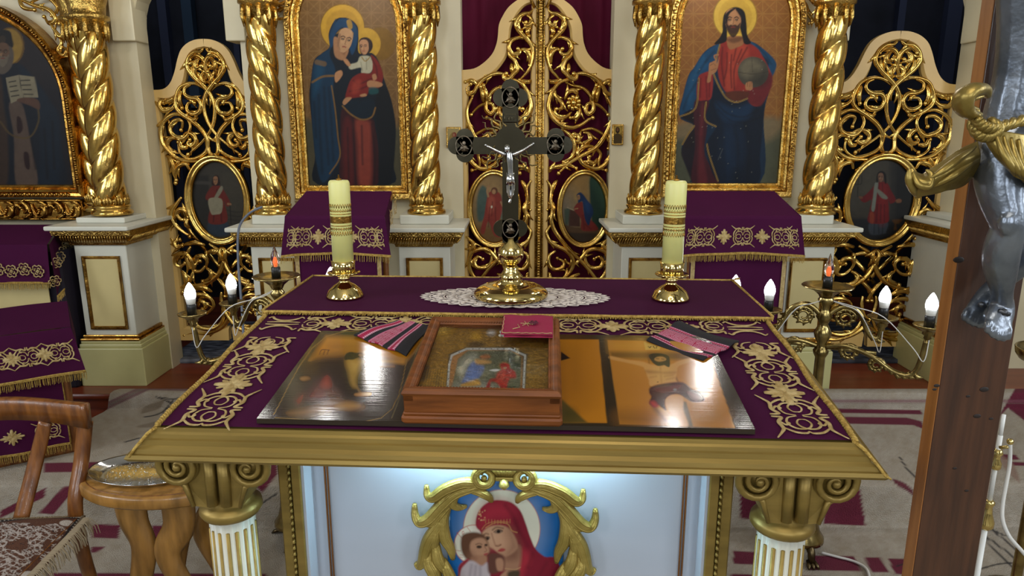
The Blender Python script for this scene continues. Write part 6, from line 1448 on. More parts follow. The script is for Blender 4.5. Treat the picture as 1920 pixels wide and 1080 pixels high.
zbk = 1.03; zfr = PY(0, 459, 3.24).z; xr = PY(88, 458, 3.24).x; xrb = PY(112, 421, 3.5).x; zb2 = PY(0, 421, 3.5).z; zlow = PY(0, 530, 3.22).z
o = Vector((-2.62, 3.22, 1.0)); m = MB()
m.add(*grid_mesh(lambda a, b: tuple(Vector((-3.3+(xr+(xrb-xr)*b+3.3)*a, 3.24+.26*b, zfr+(zb2-zfr)*b))-o), 10, 6))
m.add(*grid_mesh(lambda a, b: tuple(Vector((-3.3+(xr+3.3)*a, 3.24-.012*b+.004*sin(a*30)*b, zfr+(zlow-zfr)*b))-o), 30, 6))
zc0 = PY(100, 555, 3.2).z
m.add(*grid_mesh(lambda a, b: tuple(Vector((xr+(xrb-xr)*a+.03*b*(1-a)+.01, 3.24+.26*a-.04*b*(1-a), zfr+(zb2-zfr)*a+(-.24+.10*a)*b))-o), 8, 8))
m.build('drape', M_purple, rc)
e = MB(); k = 0
while True:
    x = xr-.05-k*.062
    if x < -3.2: break
    rose(e, Vector((x, 3.222, zlow+.055+.010*(k % 2)))-o, .030, (0, -1, 0), (1, 0, 0), (0, 0, 1)); k += 1
for q in (.15, .4, .65, .9): rose(e, Vector((xr+(xrb-xr)*q+.028, 3.24+.26*q-.01, zfr+(zb2-zfr)*q-.10))-o, .026, (1, -.3, 0), (.35, 1, 0), (0, 0, 1))
rose(e, Vector((xr+.03, 3.215, zfr-.17))-o, .026, (0, -1, 0), (.5, 1, 0), (0, 0, 1))
e.build('rose_embroidery', M_thread, rc)
m = MB(); fringe(m, [Vector((-3.3+(xr+3.3)*k/40, 3.228, zlow))-o for k in range(41)], (0, -.002, -.03), .006, .0016, .003)
fringe(m, [Vector((xr+.04+.0*k, 3.2+.03*k, zfr-.24+.012*k))-o for k in range(3)], (0, -.002, -.03), .006, .0016, .003); m.build('fringe', M_fringe, rc)

# ------------------------------------------------------------------ nearer left lectern
lz = .19
cA = PZ(133, 615, .74); cB = PZ(-60, 640, .74); cC = PZ(102, 570, .79)
ang = math.atan2(cA.y-cB.y, cA.x-cB.x); ux = Vector((cos(ang), sin(ang), 0)); uy = Vector((-sin(ang), cos(ang), 0))
t = empty('low_lectern', (cA.x, cA.y, lz), ang, 'low lectern draped in purple at the left edge, behind the chair', 'lectern')
W_ = .62; D_ = .34
MB().box((-W_+.02, .02, 0), (-.03, D_-.02, .53), .01).build('body', M_wood, t)
c = empty('lectern_cloth', (cA.x, cA.y, .745), ang, 'embroidered purple cloth with gold fringe on the low lectern at the left edge', 'cloth', 'purple lectern cloths')
m = MB(); m.add(*grid_mesh(lambda a, b: (-W_*a, D_*b, .04*b+.003*sin(a*8)), 20, 10))
def lf(a, b): return (-W_*a+.02*b*(1-a)*3*.5, -.006-.03*b+.006*b*sin(a*10), -.185*b-.0*a)
m.add(*grid_mesh(lf, 30, 10)); m.add(*grid_mesh(lambda a, b: (.002+.012*b, D_*a-.01*b*(1-a), .04*a-.15*b), 10, 8)); m.build('drape', M_purple, c)
e = MB()
def lchart(a0):
    def q(s, t_): v = Vector(lf(a0-s/W_, (.095-t_)/.185)); return v+Vector((0, -.003, 0)), Vector((0, -1, 0))
    return q
for k, a0 in enumerate((.1, .27, .44, .61, .78)): motif(e, 'o', lchart(a0), .048, .9, .003)
for a0 in (.185, .355, .525, .695): motif(e, 'f', lchart(a0), .034, 1, .0022)
e.build('gold_embroidery', M_thread, c)
m = MB(); fringe(m, [Vector(lf(k/40, 1)) for k in range(41)], (0, -.002, -.032), .005, .0018, .004); m.build('fringe', M_fringe, c)
c = empty('lectern_hanging', (cA.x, cA.y, .25), ang, 'long purple hanging with embroidered lower hem on the low lectern at the left edge', 'cloth')
m = MB(); m.add(*grid_mesh(lambda a, b: (-.06-(W_-.08)*a, .010+.008*sin(a*16)*(.3+.7*b)-.02*b, .40*(1-b)-.0), 40, 12)); m.build('panel', M_purple, c)
e = MB()
for k, x in enumerate((-.13, -.25, -.37, -.49)):
    def q(s, t_, x=x): return Vector((x+s, -.022, .075+t_)), Vector((0, -1, 0))
    motif(e, 'o' if k % 2 == 0 else 'f', q, .048, .85, .0024)
e.build('gold_embroidery', M_thread, c)
m = MB(); fringe(m, [(-.06-(W_-.08)*k/30, -.012+.008*sin(k/30*16), .0) for k in range(31)], (0, -.002, -.03), .006, .0018, .003)
m.tube([(-.062, .012, .40), (-.058, .006, .2), (-.06, -.01, 0)], .0035, 5); m.build('fringe', M_fringe, c)

# ================================================================== candelabra
def plate(mb, x, y, z, r):
    mb.lathe([(.006, -.045), (.012, -.042), (.010, -.034), (.018, -.026), (.016, -.02), (r*.55, -.012), (r*.95, -.002), (r, .003), (r*.97, .004), (r*.5, .0), (.0122, -.001)], (x, y, z), 28)
def candelabrum(cx, cy, arms, cup_z, label, base=True):
    t = empty('candelabrum', (cx, cy, 0.009), 0, label, 'candelabrum', 'brass electric candelabra')
    zz = .009
    st = [(.0, .06), (.06, .06), (.075, .066), (.074, .08), (.060, .10), (.050, .14), (.046, .19), (.030, .24), (.024, .27), (.030, .285), (.026, .30), (.0195, .32), (.0175, .55), (.0165, .76), (.024, .775), (.026, .785), (.018, .795), (.015, .81), (.026, .835), (.029, .85), (.020, .868), (.014, .88), (.018, .89), (.027, .905), (.016, .925), (.013, .94), (.022, .955), (.026, .965), (.016, .98), (.011, .99), (.011, cup_z-.05)]
    MB().lathe([(r, z) for r, z in st], n=26).build('stem', M_brassd, t)
    m = MB()
    for k in range(3):
        a = 2*pi*k/3+.6
        m.tube([(.05*cos(a), .05*sin(a), .075), (.075*cos(a), .075*sin(a), .05), (.082*cos(a), .082*sin(a), .012)], [.018, .014, .012], 8)
        for j in (-1, 0, 1): m.tube([(.075*cos(a+j*.12), .075*sin(a+j*.12), .02), (.097*cos(a+j*.16), .097*sin(a+j*.16), .010), (.106*cos(a+j*.18), .106*sin(a+j*.18), .003)], [.008, .0075, .003], 6)
    m.build('claw_foot', mat('dark brass claws', '5E5038', .35, 1) if 'dark brass claws' not in MATS else MATS['dark brass claws'], t)
    MB().lathe([(.011, cup_z-.052), (.018, cup_z-.046), (.026, cup_z-.03), (.045, cup_z-.014), (.078, cup_z-.003), (.082, cup_z), (.079, cup_z+.003), (.04, cup_z-.002), (.016, cup_z-.003)], n=36).build('top_cup', M_brassd, t)
    def bulb(parent, x, y, z, lit):
        MB().lathe([(.0155, 0), (.0155, .034), (.0135, .036)], (x, y, z), 18).build('candle_socket', M_black, parent)
        if lit:
            MB().lathe([(.0135, .035), (.0165, .052), (.0165, .058)], (x, y, z), 18).build('bulb_collar', M_whiteplastic, parent)
            MB().lathe([(.0165, .058), (.0185, .068), (.0165, .083), (.0095, .098), (.003, .108), (.0005, .110)], (x, y, z), 18).build('lit_bulb', M_bulb, parent)
        else:
            MB().lathe([(.010, .035), (.014, .045), (.0165, .06), (.0135, .078), (.006, .096), (.0015, .112), (.0004, .114)], (x, y, z), 18).build('clear_bulb', M_clear, parent)
            MB().lathe([(.004, .04), (.006, .055), (.003, .07)], (x, y, z), 8).build('filament', M_amber, parent)
    bulb(t, 0, 0, cup_z-.002, False)
    for (dx, dy, pz) in arms:
        L = math.hypot(dx, dy); d = Vector((dx/L, dy/L, 0)); a = MB(); far = L > .24
        zh = .80 if far else .91
        P = [(0.012, zh), (L*.25, zh+.012), (L*.5, zh-.01), (L*.75, zh-.055 if far else zh-.05), (L*.93, zh-.045 if far else pz-.09), (L, pz-.045)] if far else [(0.012, zh), (L*.3, zh+.035), (L*.6, zh+.015), (L*.8, zh-.055), (L*.95, pz-.07), (L, pz-.04)]
        a.tube([d*r+Vector((0, 0, z)) for r, z in cr(P, 6)], .009, 8)
        # pierced scroll rosettes on the arm
        for (rc_, zc_, rr) in ((L*.28, zh-.008, .030), (L*.56, zh-.04, .026)) if far else ((L*.36, zh-.006, .034),):
            Q = [];
            for k in range(34): an = k*.36; r_ = rr*(1-k/44); Q.append(d*(rc_+r_*cos(an))+Vector((0, 0, zc_+r_*sin(an))))
            a.tube(Q, [.0068-.0035*k/34 for k in range(34)], 6)
            for k in range(9):
                an = 2*pi*k/9; q = d*(rc_+rr*.55*cos(an))+Vector((0, 0, zc_+rr*.55*sin(an))); q2 = d*(rc_+rr*1.05*cos(an+.5))+Vector((0, 0, zc_+rr*1.05*sin(an+.5))); a.tube([q, (q+q2)/2+Vector((0, 0, .004)), q2], [.004, .008, .002], 5)
        for k in range(6):
            r_ = L*(.62+.06*k); zq = float(np.interp(r_, [p[0] for p in P], [p[1] for p in P])); a.tube([d*r_+Vector((0, 0, zq)), d*(r_+.012)+Vector((0, 0, zq-.016)), d*(r_+.03)+Vector((0, 0, zq-.014))], [.008, .009, .002], 5)
        if far: a.box((-.004, -.004, -.006), (.004, .004, .006)); a.tube([d*.0+Vector((0, 0, .80)), d*L*.55+Vector((0, 0, .80))], .006, 6, flat=(1.3, .8))
        arm = a.build('arm', M_brassd, t)
        pm = MB(); plate(pm, dx, dy, pz, .047); pm.build('drip_plate', M_brassd, arm); bulb(arm, dx, dy, pz-.001, True)
    # feed cable
    m = MB(); 
    for (dx, dy, pz) in arms[:3]:
        d = Vector((dx, dy, 0)); m.tube([Vector(q) for q in cr([tuple(Vector((0, 0, cup_z-.045))), tuple(d*.25+Vector((0, -.02, .955))), tuple(d*.55+Vector((0, -.02, .93))), tuple(d*.85+Vector((0, -.018, .84))), tuple(d*.96+Vector((0, -.02, .80))), tuple(d*1.0+Vector((0, -.01, pz-.045)))], 5)], .0017, 5)
    m.build('cable', M_cord, t)
    return t
candelabrum(1.065, 2.285, [(.172, -.05, .915), (.268, -.15, .915), (-.172, .055, .915), (-.268, .13, .915)], 1.012, 'right brass candelabrum with lit candle bulbs, in front of the right side door')
candelabrum(-.828, 2.385, [(-.182, .05, .915), (-.262, -.10, .915), (.165, .10, .93), (.262, -.02, .90)], 1.025, 'left brass candelabrum with lit candle bulbs, in front of the left side door')
# grey cable running down behind the left candelabrum
cab = empty('flexible_cable', PY(485, 392, 3.2), 0, 'grey flexible cable looping down behind the left candelabrum', 'cable'); m = MB(); o = PY(485, 392, 3.2)
m.tube([PY(x, y, 3.20-.0016*(y-392))-o for x, y in cr([(492, 388), (470, 398), (452, 418), (446, 445), (447, 500), (452, 560), (456, 620), (457, 700), (457, 760)], 5)]+[Vector((PY(457, 775, 2.6).x, 2.6, .20))-o], .0055, 7)
m.build('cable', M_cord2 if 'M_cord2' in globals() else mat('grey conduit', '5E6470', .4), cab)

# ================================================================== large wooden cross with the silver figure
YB = 1.165
x0 = PY(1742, 860, YB).x; x1 = PY(1864, 860, YB).x
cr_t = empty('crucifix', ((x0+x1)/2, YB, 0), 0, 'tall wooden cross with a life-like silver figure and gold loincloth at the right edge', 'crucifix')
ox = (x0+x1)/2; hw_ = (x1-x0)/2
MB().box((-hw_, 0, .004), (hw_, .030, 3.0), .002).build('upright_board', M_crosswood, cr_t)
MB().box((-hw_-.0015, .0, .004), (-hw_, .030, 3.0)).build('bare_edge', M_edgewood, cr_t)
MB().box((-.55, .0, 2.25), (.6, -.028, 2.40), .002).build('cross_beam', M_crosswood, cr_t)
m = MB()
for (px, py, r) in ((1797, 487, .007), (1845, 730, .006), (1815, 743, .003), (1832, 780, .005), (1756, 723, .004), (1812, 920, .003), (1790, 878, .003), (1752, 730, .003), (1858, 785, .003)):
    q = PY(px, py, YB); m.sphere((q.x-ox, -.0005, q.z), r, 10, (1.4, .12, .8))
m.build('knot', mat('wood knot', '1C100A', .6), cr_t)
def figpt(px, py, dy): q = PY(px, py, YB-dy); return Vector((q.x-ox, -dy, q.z))
def flesh(mb, chain, n=18):
    """chain of (px, py, dy, rx, ry) ellipse sections"""
    C = cr(chain, 5); P = [figpt(c[0], c[1], c[2]) for c in C]; vs = []; fs = []; m_ = len(C)
    for k in range(m_):
        t = (P[min(k+1, m_-1)]-P[max(0, k-1)]).normalized(); a = Vector((0, 1, 0)).cross(t); a.normalize(); b = t.cross(a)
        for i in range(n): q = 2*pi*i/n; vs.append(P[k]+a*cos(q)*C[k][3]+b*sin(q)*C[k][4])
    for k in range(m_-1):
        for i in range(n): fs.append((k*n+i, k*n+(i+1) % n, (k+1)*n+(i+1) % n, (k+1)*n+i))
    fs.append(tuple(reversed(range(n)))); fs.append(tuple(range((m_-1)*n, m_*n))); mb.add(vs, fs)
m = MB()
# torso from the chest (above the frame) down to the hips
flesh(m, [(1995, -520, .10, .040, .035), (1995, -420, .10, .105, .06), (1992, -250, .10, .098, .062), (1982, -90, .10, .084, .055), (1967, 40, .095, .070, .048), (1952, 140, .09, .066, .047), (1938, 220, .085, .072, .052), (1934, 290, .08, .074, .052), (1936, 340, .08, .06, .045)])
# front leg
flesh(m, [(1908, 225, .085, .038, .038), (1890, 275, .095, .040, .042), (1878, 325, .105, .036, .040), (1880, 370, .115, .030, .035), (1888, 405, .125, .0245, .031), (1891, 428, .127, .022, .028), (1882, 455, .120, .0235, .027), (1876, 485, .110, .0240, .027), (1876, 515, .098, .0205, .024), (1878, 545, .086, .0150, .018), (1878, 570, .074, .0150, .018)])
m.sphere(figpt(1892, 418, .145), .015, 12, (1, .8, 1.3))
# rear leg, its shin crossing behind
flesh(m, [(1975, 250, .06, .045, .045), (1985, 330, .07, .044, .042), (1978, 400, .08, .034, .034), (1948, 452, .075, .026, .027), (1918, 485, .06, .023, .025), (1888, 515, .045, .018, .020), (1864, 538, .04, .0135, .015)])
# feet
flesh(m, [(1879, 560, .07, .0150, .018), (1877, 582, .078, .0205, .017), (1873, 600, .09, .0235, .0135), (1871, 615, .098, .0245, .010), (1870, 622, .10, .022, .007)])
flesh(m, [(1864, 536, .038, .013, .014), (1850, 552, .04, .0150, .014), (1836, 572, .046, .0165, .012), (1826, 586, .052, .0175, .009), (1822, 593, .054, .016, .007)])
for k, (a, b) in enumerate(((1851, 616), (1861, 625), (1871, 630), (1881, 632), (1891, 629))): flesh(m, [(a+1, b-14, .10, .0042, .006), (a, b-4, .105, .0046, .0065), (a-1, b+4, .103, .0042, .0055), (a-1, b+7, .10, .002, .0025)], 10)
for k, (a, b) in enumerate(((1808, 594), (1817, 600), (1826, 605), (1835, 608), (1843, 608))): flesh(m, [(a+4, b-14, .054, .0038, .0055), (a, b-3, .059, .0042, .0058), (a-2, b+4, .056, .0038, .0048), (a-2, b+6, .054, .002, .002)], 10)
# collar, neck, head and arms above the frame
flesh(m, [(1993, -500, .10, .035, .035), (1991, -560, .11, .028, .03), (1988, -600, .12, .03, .035), (1985, -650, .125, .045, .055), (1985, -710, .12, .046, .056), (1985, -760, .11, .02, .03)])
for s in (-1, 1): flesh(m, [(1995+s*70, -470, .09, .035, .032), (1995+s*200, -530, .07, .028, .028), (1995+s*340, -590, .06, .024, .024), (1995+s*470, -640, .045, .017, .017), (1995+s*530, -660, .04, .025, .012)])
fig = m.build('silver_figure', M_silver, cr_t)
rm = fig.modifiers.new('merge', 'REMESH'); rm.mode = 'VOXEL'; rm.voxel_size = .0026; rm.use_smooth_shade = True
sm = fig.modifiers.new('soft', 'SMOOTH'); sm.factor = .6; sm.iterations = 3
# loincloth: sheets with thickness
def sheet(mb, rows, th=.004, n=8):
    """rows: list of pixel rows [(px,py,dy)...] -> smooth sheet"""
    R_ = [cr(r, n) for r in rows]; mcol = min(len(r) for r in R_); cols = [[R_[j][i] for j in range(len(R_))] for i in range(mcol)]
    G = [cr(c, n) for c in cols]; nr = len(G[0]); P = [[figpt(*G[i][j]) for i in range(mcol)] for j in range(nr)]
    vs = []; 
    for j in range(nr):
        for i in range(mcol):
            du = P[j][min(i+1, mcol-1)]-P[j][max(i-1, 0)]; dv = P[min(j+1, nr-1)][i]-P[max(j-1, 0)][i]; nn = du.cross(dv)
            nn = nn.normalized() if nn.length > 1e-9 else Vector((0, -1, 0)); vs.append((P[j][i], nn))
    f = [(j*mcol+i, j*mcol+i+1, (j+1)*mcol+i+1, (j+1)*mcol+i) for j in range(nr-1) for i in range(mcol-1)]
    N = len(vs); mb.add([p+q*th for p, q in vs]+[p-q*th for p, q in vs], f+[tuple(N+k for k in reversed(g)) for g in f]+
        [(j*mcol, (j+1)*mcol, N+(j+1)*mcol, N+j*mcol) for j in range(nr-1)]+[((j+1)*mcol-1, N+(j+1)*mcol-1, N+(j+2)*mcol-1, (j+2)*mcol-1) for j in range(nr-1)]+
        [(i+1, i, N+i, N+i+1) for i in range(mcol-1)]+[((nr-1)*mcol+i, (nr-1)*mcol+i+1, N+(nr-1)*mcol+i+1, N+(nr-1)*mcol+i) for i in range(mcol-1)])
m = MB()
sheet(m, [[(1843, 236, .135), (1870, 246, .150), (1905, 252, .150), (1940, 256, .14), (1990, 250, .12)], [(1852, 262, .14), (1874, 275, .160), (1905, 285, .160), (1940, 290, .15), (1990, 280, .12)], [(1868, 288, .142), (1885, 300, .165), (1908, 315, .17), (1940, 325, .155), (1990, 310, .12)], [(1880, 302, .14), (1895, 316, .16), (1912, 334, .165), (1940, 350, .15), (1990, 335, .12)]])
for k in range(4):
    a = [(1868+k*14, 252+k*3, .158), (1880+k*12, 285+k*5, .172), (1896+k*11, 312+k*6, .176), (1906+k*11, 328+k*6, .168)]
    P = [figpt(*q) for q in cr(a, 6)]; m.tube(P, [.002+.0035*sin(pi*j/(len(P)-1)) for j in range(len(P))], 7)
# flying end to the left
sheet(m, [[(1832, 268, .09), (1800, 283, .10), (1772, 302, .11), (1748, 318, .12), (1730, 330, .12), (1716, 326, .125), (1706, 318, .125)],
          [(1834, 290, .11), (1805, 303, .125), (1778, 318, .13), (1752, 334, .135), (1736, 343, .14), (1720, 340, .135), (1712, 332, .13)],
          [(1832, 308, .10), (1808, 326, .11), (1782, 338, .12), (1760, 346, .12), (1742, 352, .125), (1724, 354, .12), (1710, 352, .12)],
          [(1828, 322, .085), (1806, 344, .09), (1786, 352, .10), (1768, 356, .11), (1750, 360, .11), (1730, 364, .11), (1716, 368, .105)]], .004)
for (a) in ([(1830, 275, .11), (1800, 296, .128), (1770, 318, .14), (1745, 334, .14)], [(1828, 300, .115), (1800, 320, .13), (1775, 336, .135), (1750, 350, .13)], [(1712, 322, .13), (1722, 345, .14), (1740, 350, .14), (1746, 328, .135), (1736, 318, .13)], [(1706, 316, .13), (1704, 335, .13), (1712, 356, .125), (1718, 368, .11)]):
    P = [figpt(*q) for q in cr(a, 6)]; m.tube(P, [.0015+.0045*sin(pi*j/(len(P)-1)) for j in range(len(P))], 7)
m.build('loincloth', M_goldfig, cr_t)
m = MB()
# rolled upper knot and rope
P = [figpt(*q) for q in cr([(1835, 215, .13), (1818, 214, .14), (1806, 200, .145), (1808, 182, .15), (1822, 170, .15), (1842, 168, .14), (1850, 180, .13)], 6)]; m.tube(P, [.004+.008*sin(pi*k/(len(P)-1)) for k in range(len(P))], 10, flat=(1, 1.6), up=(0, 1, 0))
P = [figpt(*q) for q in cr([(1832, 206, .135), (1820, 200, .145), (1820, 190, .145), (1830, 184, .145), (1842, 180, .14)], 6)]; m.tube(P, .0035, 8)
for ph in (0, pi):
    for L in ([(1826, 208, .13), (1832, 225, .145), (1848, 238, .155), (1868, 240, .155), (1895, 232, .15), (1940, 222, .14), (2000, 225, .11)], [(1822, 232, .13), (1832, 250, .145), (1850, 256, .15), (1866, 250, .155), (1872, 240, .155), (1858, 230, .15)]):
        Q = cr(L, 14); m.tube([figpt(*q)+Vector((0, .004*sin(k*.55+ph), .004*cos(k*.55+ph))) for k, q in enumerate(Q)], .0052, 7)
m.build('rope_girdle', M_goldfig, cr_t)
m = MB(); m.tube([figpt(1882, 585, .10), figpt(1880, 583, .08)], [.006, .004], 8); m.tube([figpt(1873, 582, .098), figpt(1893, 590, .1)], .0035, 6); m.tube([figpt(1840, 571, .065), figpt(1842, 571, .04)], [.005, .003], 8)
m.build('nail', mat('iron nail', '55565A', .4, .9), cr_t)

# ================================================================== chair, side table and tray at lower left
ch = empty('dining_chair', (-1.425, 1.62, .009), R(4), 'brown wooden chair with curved slatted back at lower left', 'chair')
cw = .215
def ctube(name, pts, rad, flat=(1, .55), mt=M_wood, up=(0, 1, 0)):
    m = MB(); P = [Vector(p) for p in cr(pts, 6)]; r = [float(np.interp(k/(len(P)-1), np.linspace(0, 1, len(rad)), rad)) for k in range(len(P))]; m.tube(P, r, 10, flat=flat, up=up); return m.build(name, mt, ch)
m = MB(); n = 24; vs = []; 
for k in range(n+1):
    a = k/n; x = -cw-.02+(2*cw+.04)*a; y = .21+.03*sin(pi*a)*1.0; zt = .775+.012*cos((a-.5)*2*pi*1.0)*.5; zb = .695+.022*sin(pi*a)
    for (yy, z) in ((y-.012, zb), (y-.014, zt-.006), (y-.008, zt), (y+.008, zt), (y+.014, zt-.006), (y+.012, zb)): vs.append((x, yy, z))
fs = [(k*6+i, k*6+(i+1) % 6, (k+1)*6+(i+1) % 6, (k+1)*6+i) for k in range(n) for i in range(6)]+[tuple(range(5, -1, -1)), tuple(range(n*6, n*6+6))]
m.add(vs, fs); m.build('top_rail', M_wood, ch)
for s in (-1, 1):
    ctube('back_post', [(s*(cw-.0), .225, .71), (s*(cw-.012), .20, .60), (s*(cw-.02), .15, .47), (s*(cw-.02), .17, .25), (s*(cw-.01), .235, .0)], [.022, .022, .021, .02, .016], (1, .7))
    ctube('front_leg', [(s*(cw-.02), -.225, .43), (s*(cw-.02), -.225, .2), (s*(cw-.02), -.225, 0)], [.022, .02, .016], (1, 1))
for (xa, xb) in ((-.115, -.045), (.105, .04)): ctube('back_slat', [(xa, .225, .71), ((xa+xb)/2+.0, .21, .60), (xb, .15, .44)], [.019, .021, .022], (1, .35))
MB().box((-cw, -.25, .415), (cw, .135, .452), .01).build('seat', M_wood, ch)
cu = empty('seat_cushion', (-1.425, 1.62, .462), R(4), 'brown and white patterned seat cover with fringe on the chair', 'cushion')
def cush(p):
    x, y = p.x, p.y; p.at(0, 700, 2.842)
    p.poly([(-900, 400), (900, 400), (900, 2000), (-900, 2000)], '5A3420', 2, sm=False)
    u = x*1.0; v = y
    a = np.sin(u*.16+2.2*np.sin(v*.13))*np.sin(v*.34+1.6*np.sin(u*.11))
    msk = (vnoise(x, y, .045, 9) > .30)
    n1 = vnoise(x, y*1.6, .16, 4); n2 = vnoise(x, y*1.6, .33, 7); wl = (np.abs(a) < .20) | (np.abs(n1-.5) < .055) | (n2 > .80)
    inside = pip(x, y, [(px_/2.842, 700+py_/2.842) for px_, py_ in ((-300, 790), (300, 800), (360, 830), (180, 1060), (-300, 1200))])
    p.c[wl & inside & msk] = np.array(srgb('B4A8A0')); p.c[(np.abs(n1-.62) < .02) & inside] = np.array(srgb('1A1214'))
    p.ell((355, 798), (38, 16), 'C8BEB4', 2); p.ell((150, 1072), (45, 18), 'C8BEB4', 2)
    for L in ([(-100, 800), (120, 772), (250, 762), (425, 768)], [(425, 768), (370, 830), (210, 1080)]): p.line(L, 14, '1A1416', 2, sm=False)
    Q = cr([(-100, 800), (120, 772), (250, 762), (425, 768)], 12)
    for q in Q: p.ell(q, (3, 2.4), 'D0C8BE', 1)
    for k in range(26): p.ell((425-(215*k/25), 768+312*k/25), (3, 3), 'D0C8BE', 1)
    p.poly([(435, 762), (475, 770), (250, 1090), (222, 1085)], '8C7C66', 3, sm=False, a=.9)
rotc = Matrix.Translation((-1.425, 1.62, .462)) @ Matrix.Rotation(R(4), 4, 'Z')
def cuw(x, y, z): A = np.array(rotc); Q = A @ np.stack([x, y, z, np.ones_like(x)]); return Q[0], Q[1], Q[2]
M_cush = mat('patterned seat cloth', 'FFFFFF', .85, attr=True, bump=.4, bscale=300)
board('cover', lambda u, v: (u, v, .034-.030*(np.maximum(np.abs(u)/.225, np.abs(v+.06)/.192)**6)), -.225, .225, -.252, .132, 300, 300, cush, M_cush, cu, None, cuw, tone=.8)
MB().box((-.218, -.245, -.001), (.218, .125, .012), .005).build('pad', M_wood, cu)
m = MB(); rnd = random.Random(2)
for (p0, p1, dn) in (((.225, .132), (.225, -.252), (1, 0)), ((-.225, -.252), (.225, -.252), (0, -1)), ((-.225, .132), (.225, .132), (0, 1))):
    for k in range(110):
        a = k/110; x = p0[0]+(p1[0]-p0[0])*a; y = p0[1]+(p1[1]-p0[1])*a; j = rnd.uniform(-.006, .006); L = rnd.uniform(.8, 1.1)
        m.tube([(x, y, .004), (x+dn[0]*.016+j*.3, y+dn[1]*.016, .002), (x+dn[0]*.024*L+j, y+dn[1]*.024*L+j, -.022*L), (x+dn[0]*.026*L+j*2, y+dn[1]*.026*L, -.042*L)], [.0014, .0016, .0016, .0008], 4, cap=False)
m.build('fringe', mat('beige fringe', '9A8A70', .8), cu)
# oval side table
qs = PZ(318, 884, .553); sxx, syy = qs.x, qs.y
st_ = empty('side_table', (sxx, syy, .009), 0, 'small oval wooden side table with curved legs, left of the altar table', 'side table')
def ov(rx, ry, z0, z1, mb, b=.004): mb.lathe([(rx-b, z0), (rx, z0+b), (rx, z1-b), (rx-b, z1)], (0, 0, 0), 60, 1, ry/rx)
m = MB(); ov(.25, .165, .512, .548, m, .006); m.build('tabletop', M_wood2, st_)
m = MB(); m.tube([(.232*cos(2*pi*k/60), .150*sin(2*pi*k/60), .5485) for k in range(61)], .0014, 4); m.build('inlay_line', M_wood, st_)
for (lx, ly, sg) in ((-.10, -.05, -1), (.12, .02, 1), (-.06, .09, -1), (.06, -.09, 1)):
    m = MB(); P = [Vector(p) for p in cr([(lx, ly, .515), (lx-sg*.004, ly, .42), (lx-sg*.045, ly, .33) if sg > 0 else (lx+.025, ly, .33), (lx+sg*.0, ly, .2), (lx+sg*.02, ly, .08), (lx+sg*.055, ly, .0)], 7)]
    m.tube(P, [float(np.interp(k/(len(P)-1), [0, .2, .5, .8, 1], [.052, .046, .036, .028, .03])) for k in range(len(P))], 12, flat=(1, .38), up=(0, 1, 0)); m.build('curved_leg', M_wood2, st_)
tq = PZ(272, 886, .563)
tr = empty('serving_tray', (tq.x, tq.y, .5565), R(-6), 'oval silver tray with wet beads on the small side table', 'tray')
m = MB(); m.lathe([(.001, .001), (.115, .001), (.135, .006), (.158, .018), (.162, .020), (.158, .0165), (.135, .0035), (.115, -.001), (.001, -.001)], (0, 0, .001), 64, 1, .62, cap=False); m.build('tray_dish', M_steel, tr)
m = MB(); rnd = random.Random(8)
for k in range(170):
    a = rnd.uniform(0, 2*pi); r = .125*sqrt(rnd.random()); m.sphere((r*cos(a), .6*r*sin(a), .003), rnd.uniform(.0008, .0018), 5)
m.build('droplets', M_steel, tr, ); bpy.data.objects['droplets']['kind'] = 'stuff'
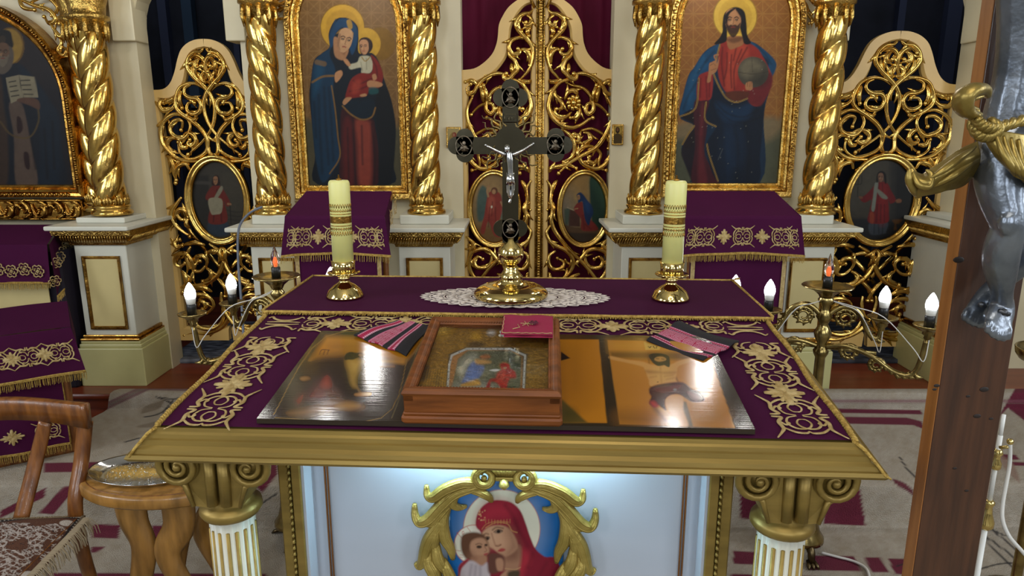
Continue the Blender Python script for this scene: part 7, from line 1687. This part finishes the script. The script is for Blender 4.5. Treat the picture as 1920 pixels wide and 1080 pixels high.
# ================================================================== right edge: candle stand and cable behind the cross
q = PY(1950, 770, 2.05)
cs = empty('candle_stand', (q.x+.02, 2.05, .009), 0, 'brass rimmed tray stand partly cut off at the right edge, behind the wooden cross', 'stand')
MB().lathe([(.02, .80), (.05, .805), (.095, .825), (.105, .84), (.108, .86), (.104, .862), (.10, .842), (.05, .822), (.01, .82)], n=40).build('brass_tray', M_brassd, cs)
m = MB().lathe([(.0, 0), (.09, 0), (.09, .012), (.02, .03), (.016, .05), (.016, .80)], n=24, cap=False); m.build('pole', M_brassd, cs)
MB().lathe([(.001, .835), (.015, .838), (.022, .855), (.018, .872), (.008, .884), (.001, .886)], (-.075, -.02, .0), n=18, cap=False).build('white_cup', M_whiteplastic, cs)
q = PY(1862, 900, 1.75)
ps = empty('processional_pole', (q.x+.0, 1.75, .009), 0, 'thin white and gold pole standing behind the wooden cross', 'pole')
zq = PY(1862, 860, 1.75).z; zb_ = PY(1857, 985, 1.75).z
MB().lathe([(.007, 0), (.007, zb_-.02)], n=12).build('shaft_lower', M_whiteplastic, ps); MB().lathe([(.011, zb_-.02), (.020, zb_-.01), (.020, zb_+.005), (.012, zb_+.03), (.010, zb_+.05), (.014, zb_+.06), (.014, zb_+.065), (.008, zb_+.07)], n=16).build('gold_fitting', M_brass, ps)
MB().lathe([(.006, zb_+.07), (.006, zq+.06)], n=12).build('shaft_middle', M_whiteplastic, ps); MB().lathe([(.009, zq-.04), (.014, zq-.035), (.014, zq-.02), (.009, zq-.01), (.009, zq), (.014, zq+.008), (.009, zq+.02)], n=16).build('gold_knop', M_brass, ps)
MB().lathe([(.005, zq+.06), (.005, zq+.12)], n=12).build('shaft_upper', M_whiteplastic, ps)
o = PY(1895, 830, 1.7); wc = empty('bent_tube', o, 0, 'bent white tube with a gold cap beside the thin pole at right edge', 'tube')
m = MB(); m.tube([PY(x, y, yy)-o for x, y, yy in cr([(1894, 830, 1.70), (1893, 870, 1.70), (1886, 910, 1.68), (1880, 945, 1.66), (1880, 975, 1.64), (1892, 1005, 1.62), (1915, 1032, 1.60), (1940, 1060, 1.58)], 6)], .005, 8); m.build('tube', M_cord, wc)
m = MB(); m.sphere(PY(1894, 828, 1.70)-o, .009, 10); m.tube([PY(1894, 838, 1.70)-o, PY(1874, 839, 1.72)-o], .0045, 6); m.build('gold_cap', M_brass, wc)
o = PY(1545, 1040, 2.2); fc = empty('floor_cable', (o.x, 2.2, .009), 0, 'thin grey cable trailing from the right candelabrum across the carpet', 'cable'); m = MB()
P = [PZ(x, y, .016) for x, y in cr([(1540, 1036), (1570, 1044), (1600, 1052), (1622, 1064), (1630, 1082), (1632, 1110)], 6)]; m.tube([p-Vector((o.x, 2.2, .009)) for p in P], .005, 6); m.build('cable', M_cord, fc)
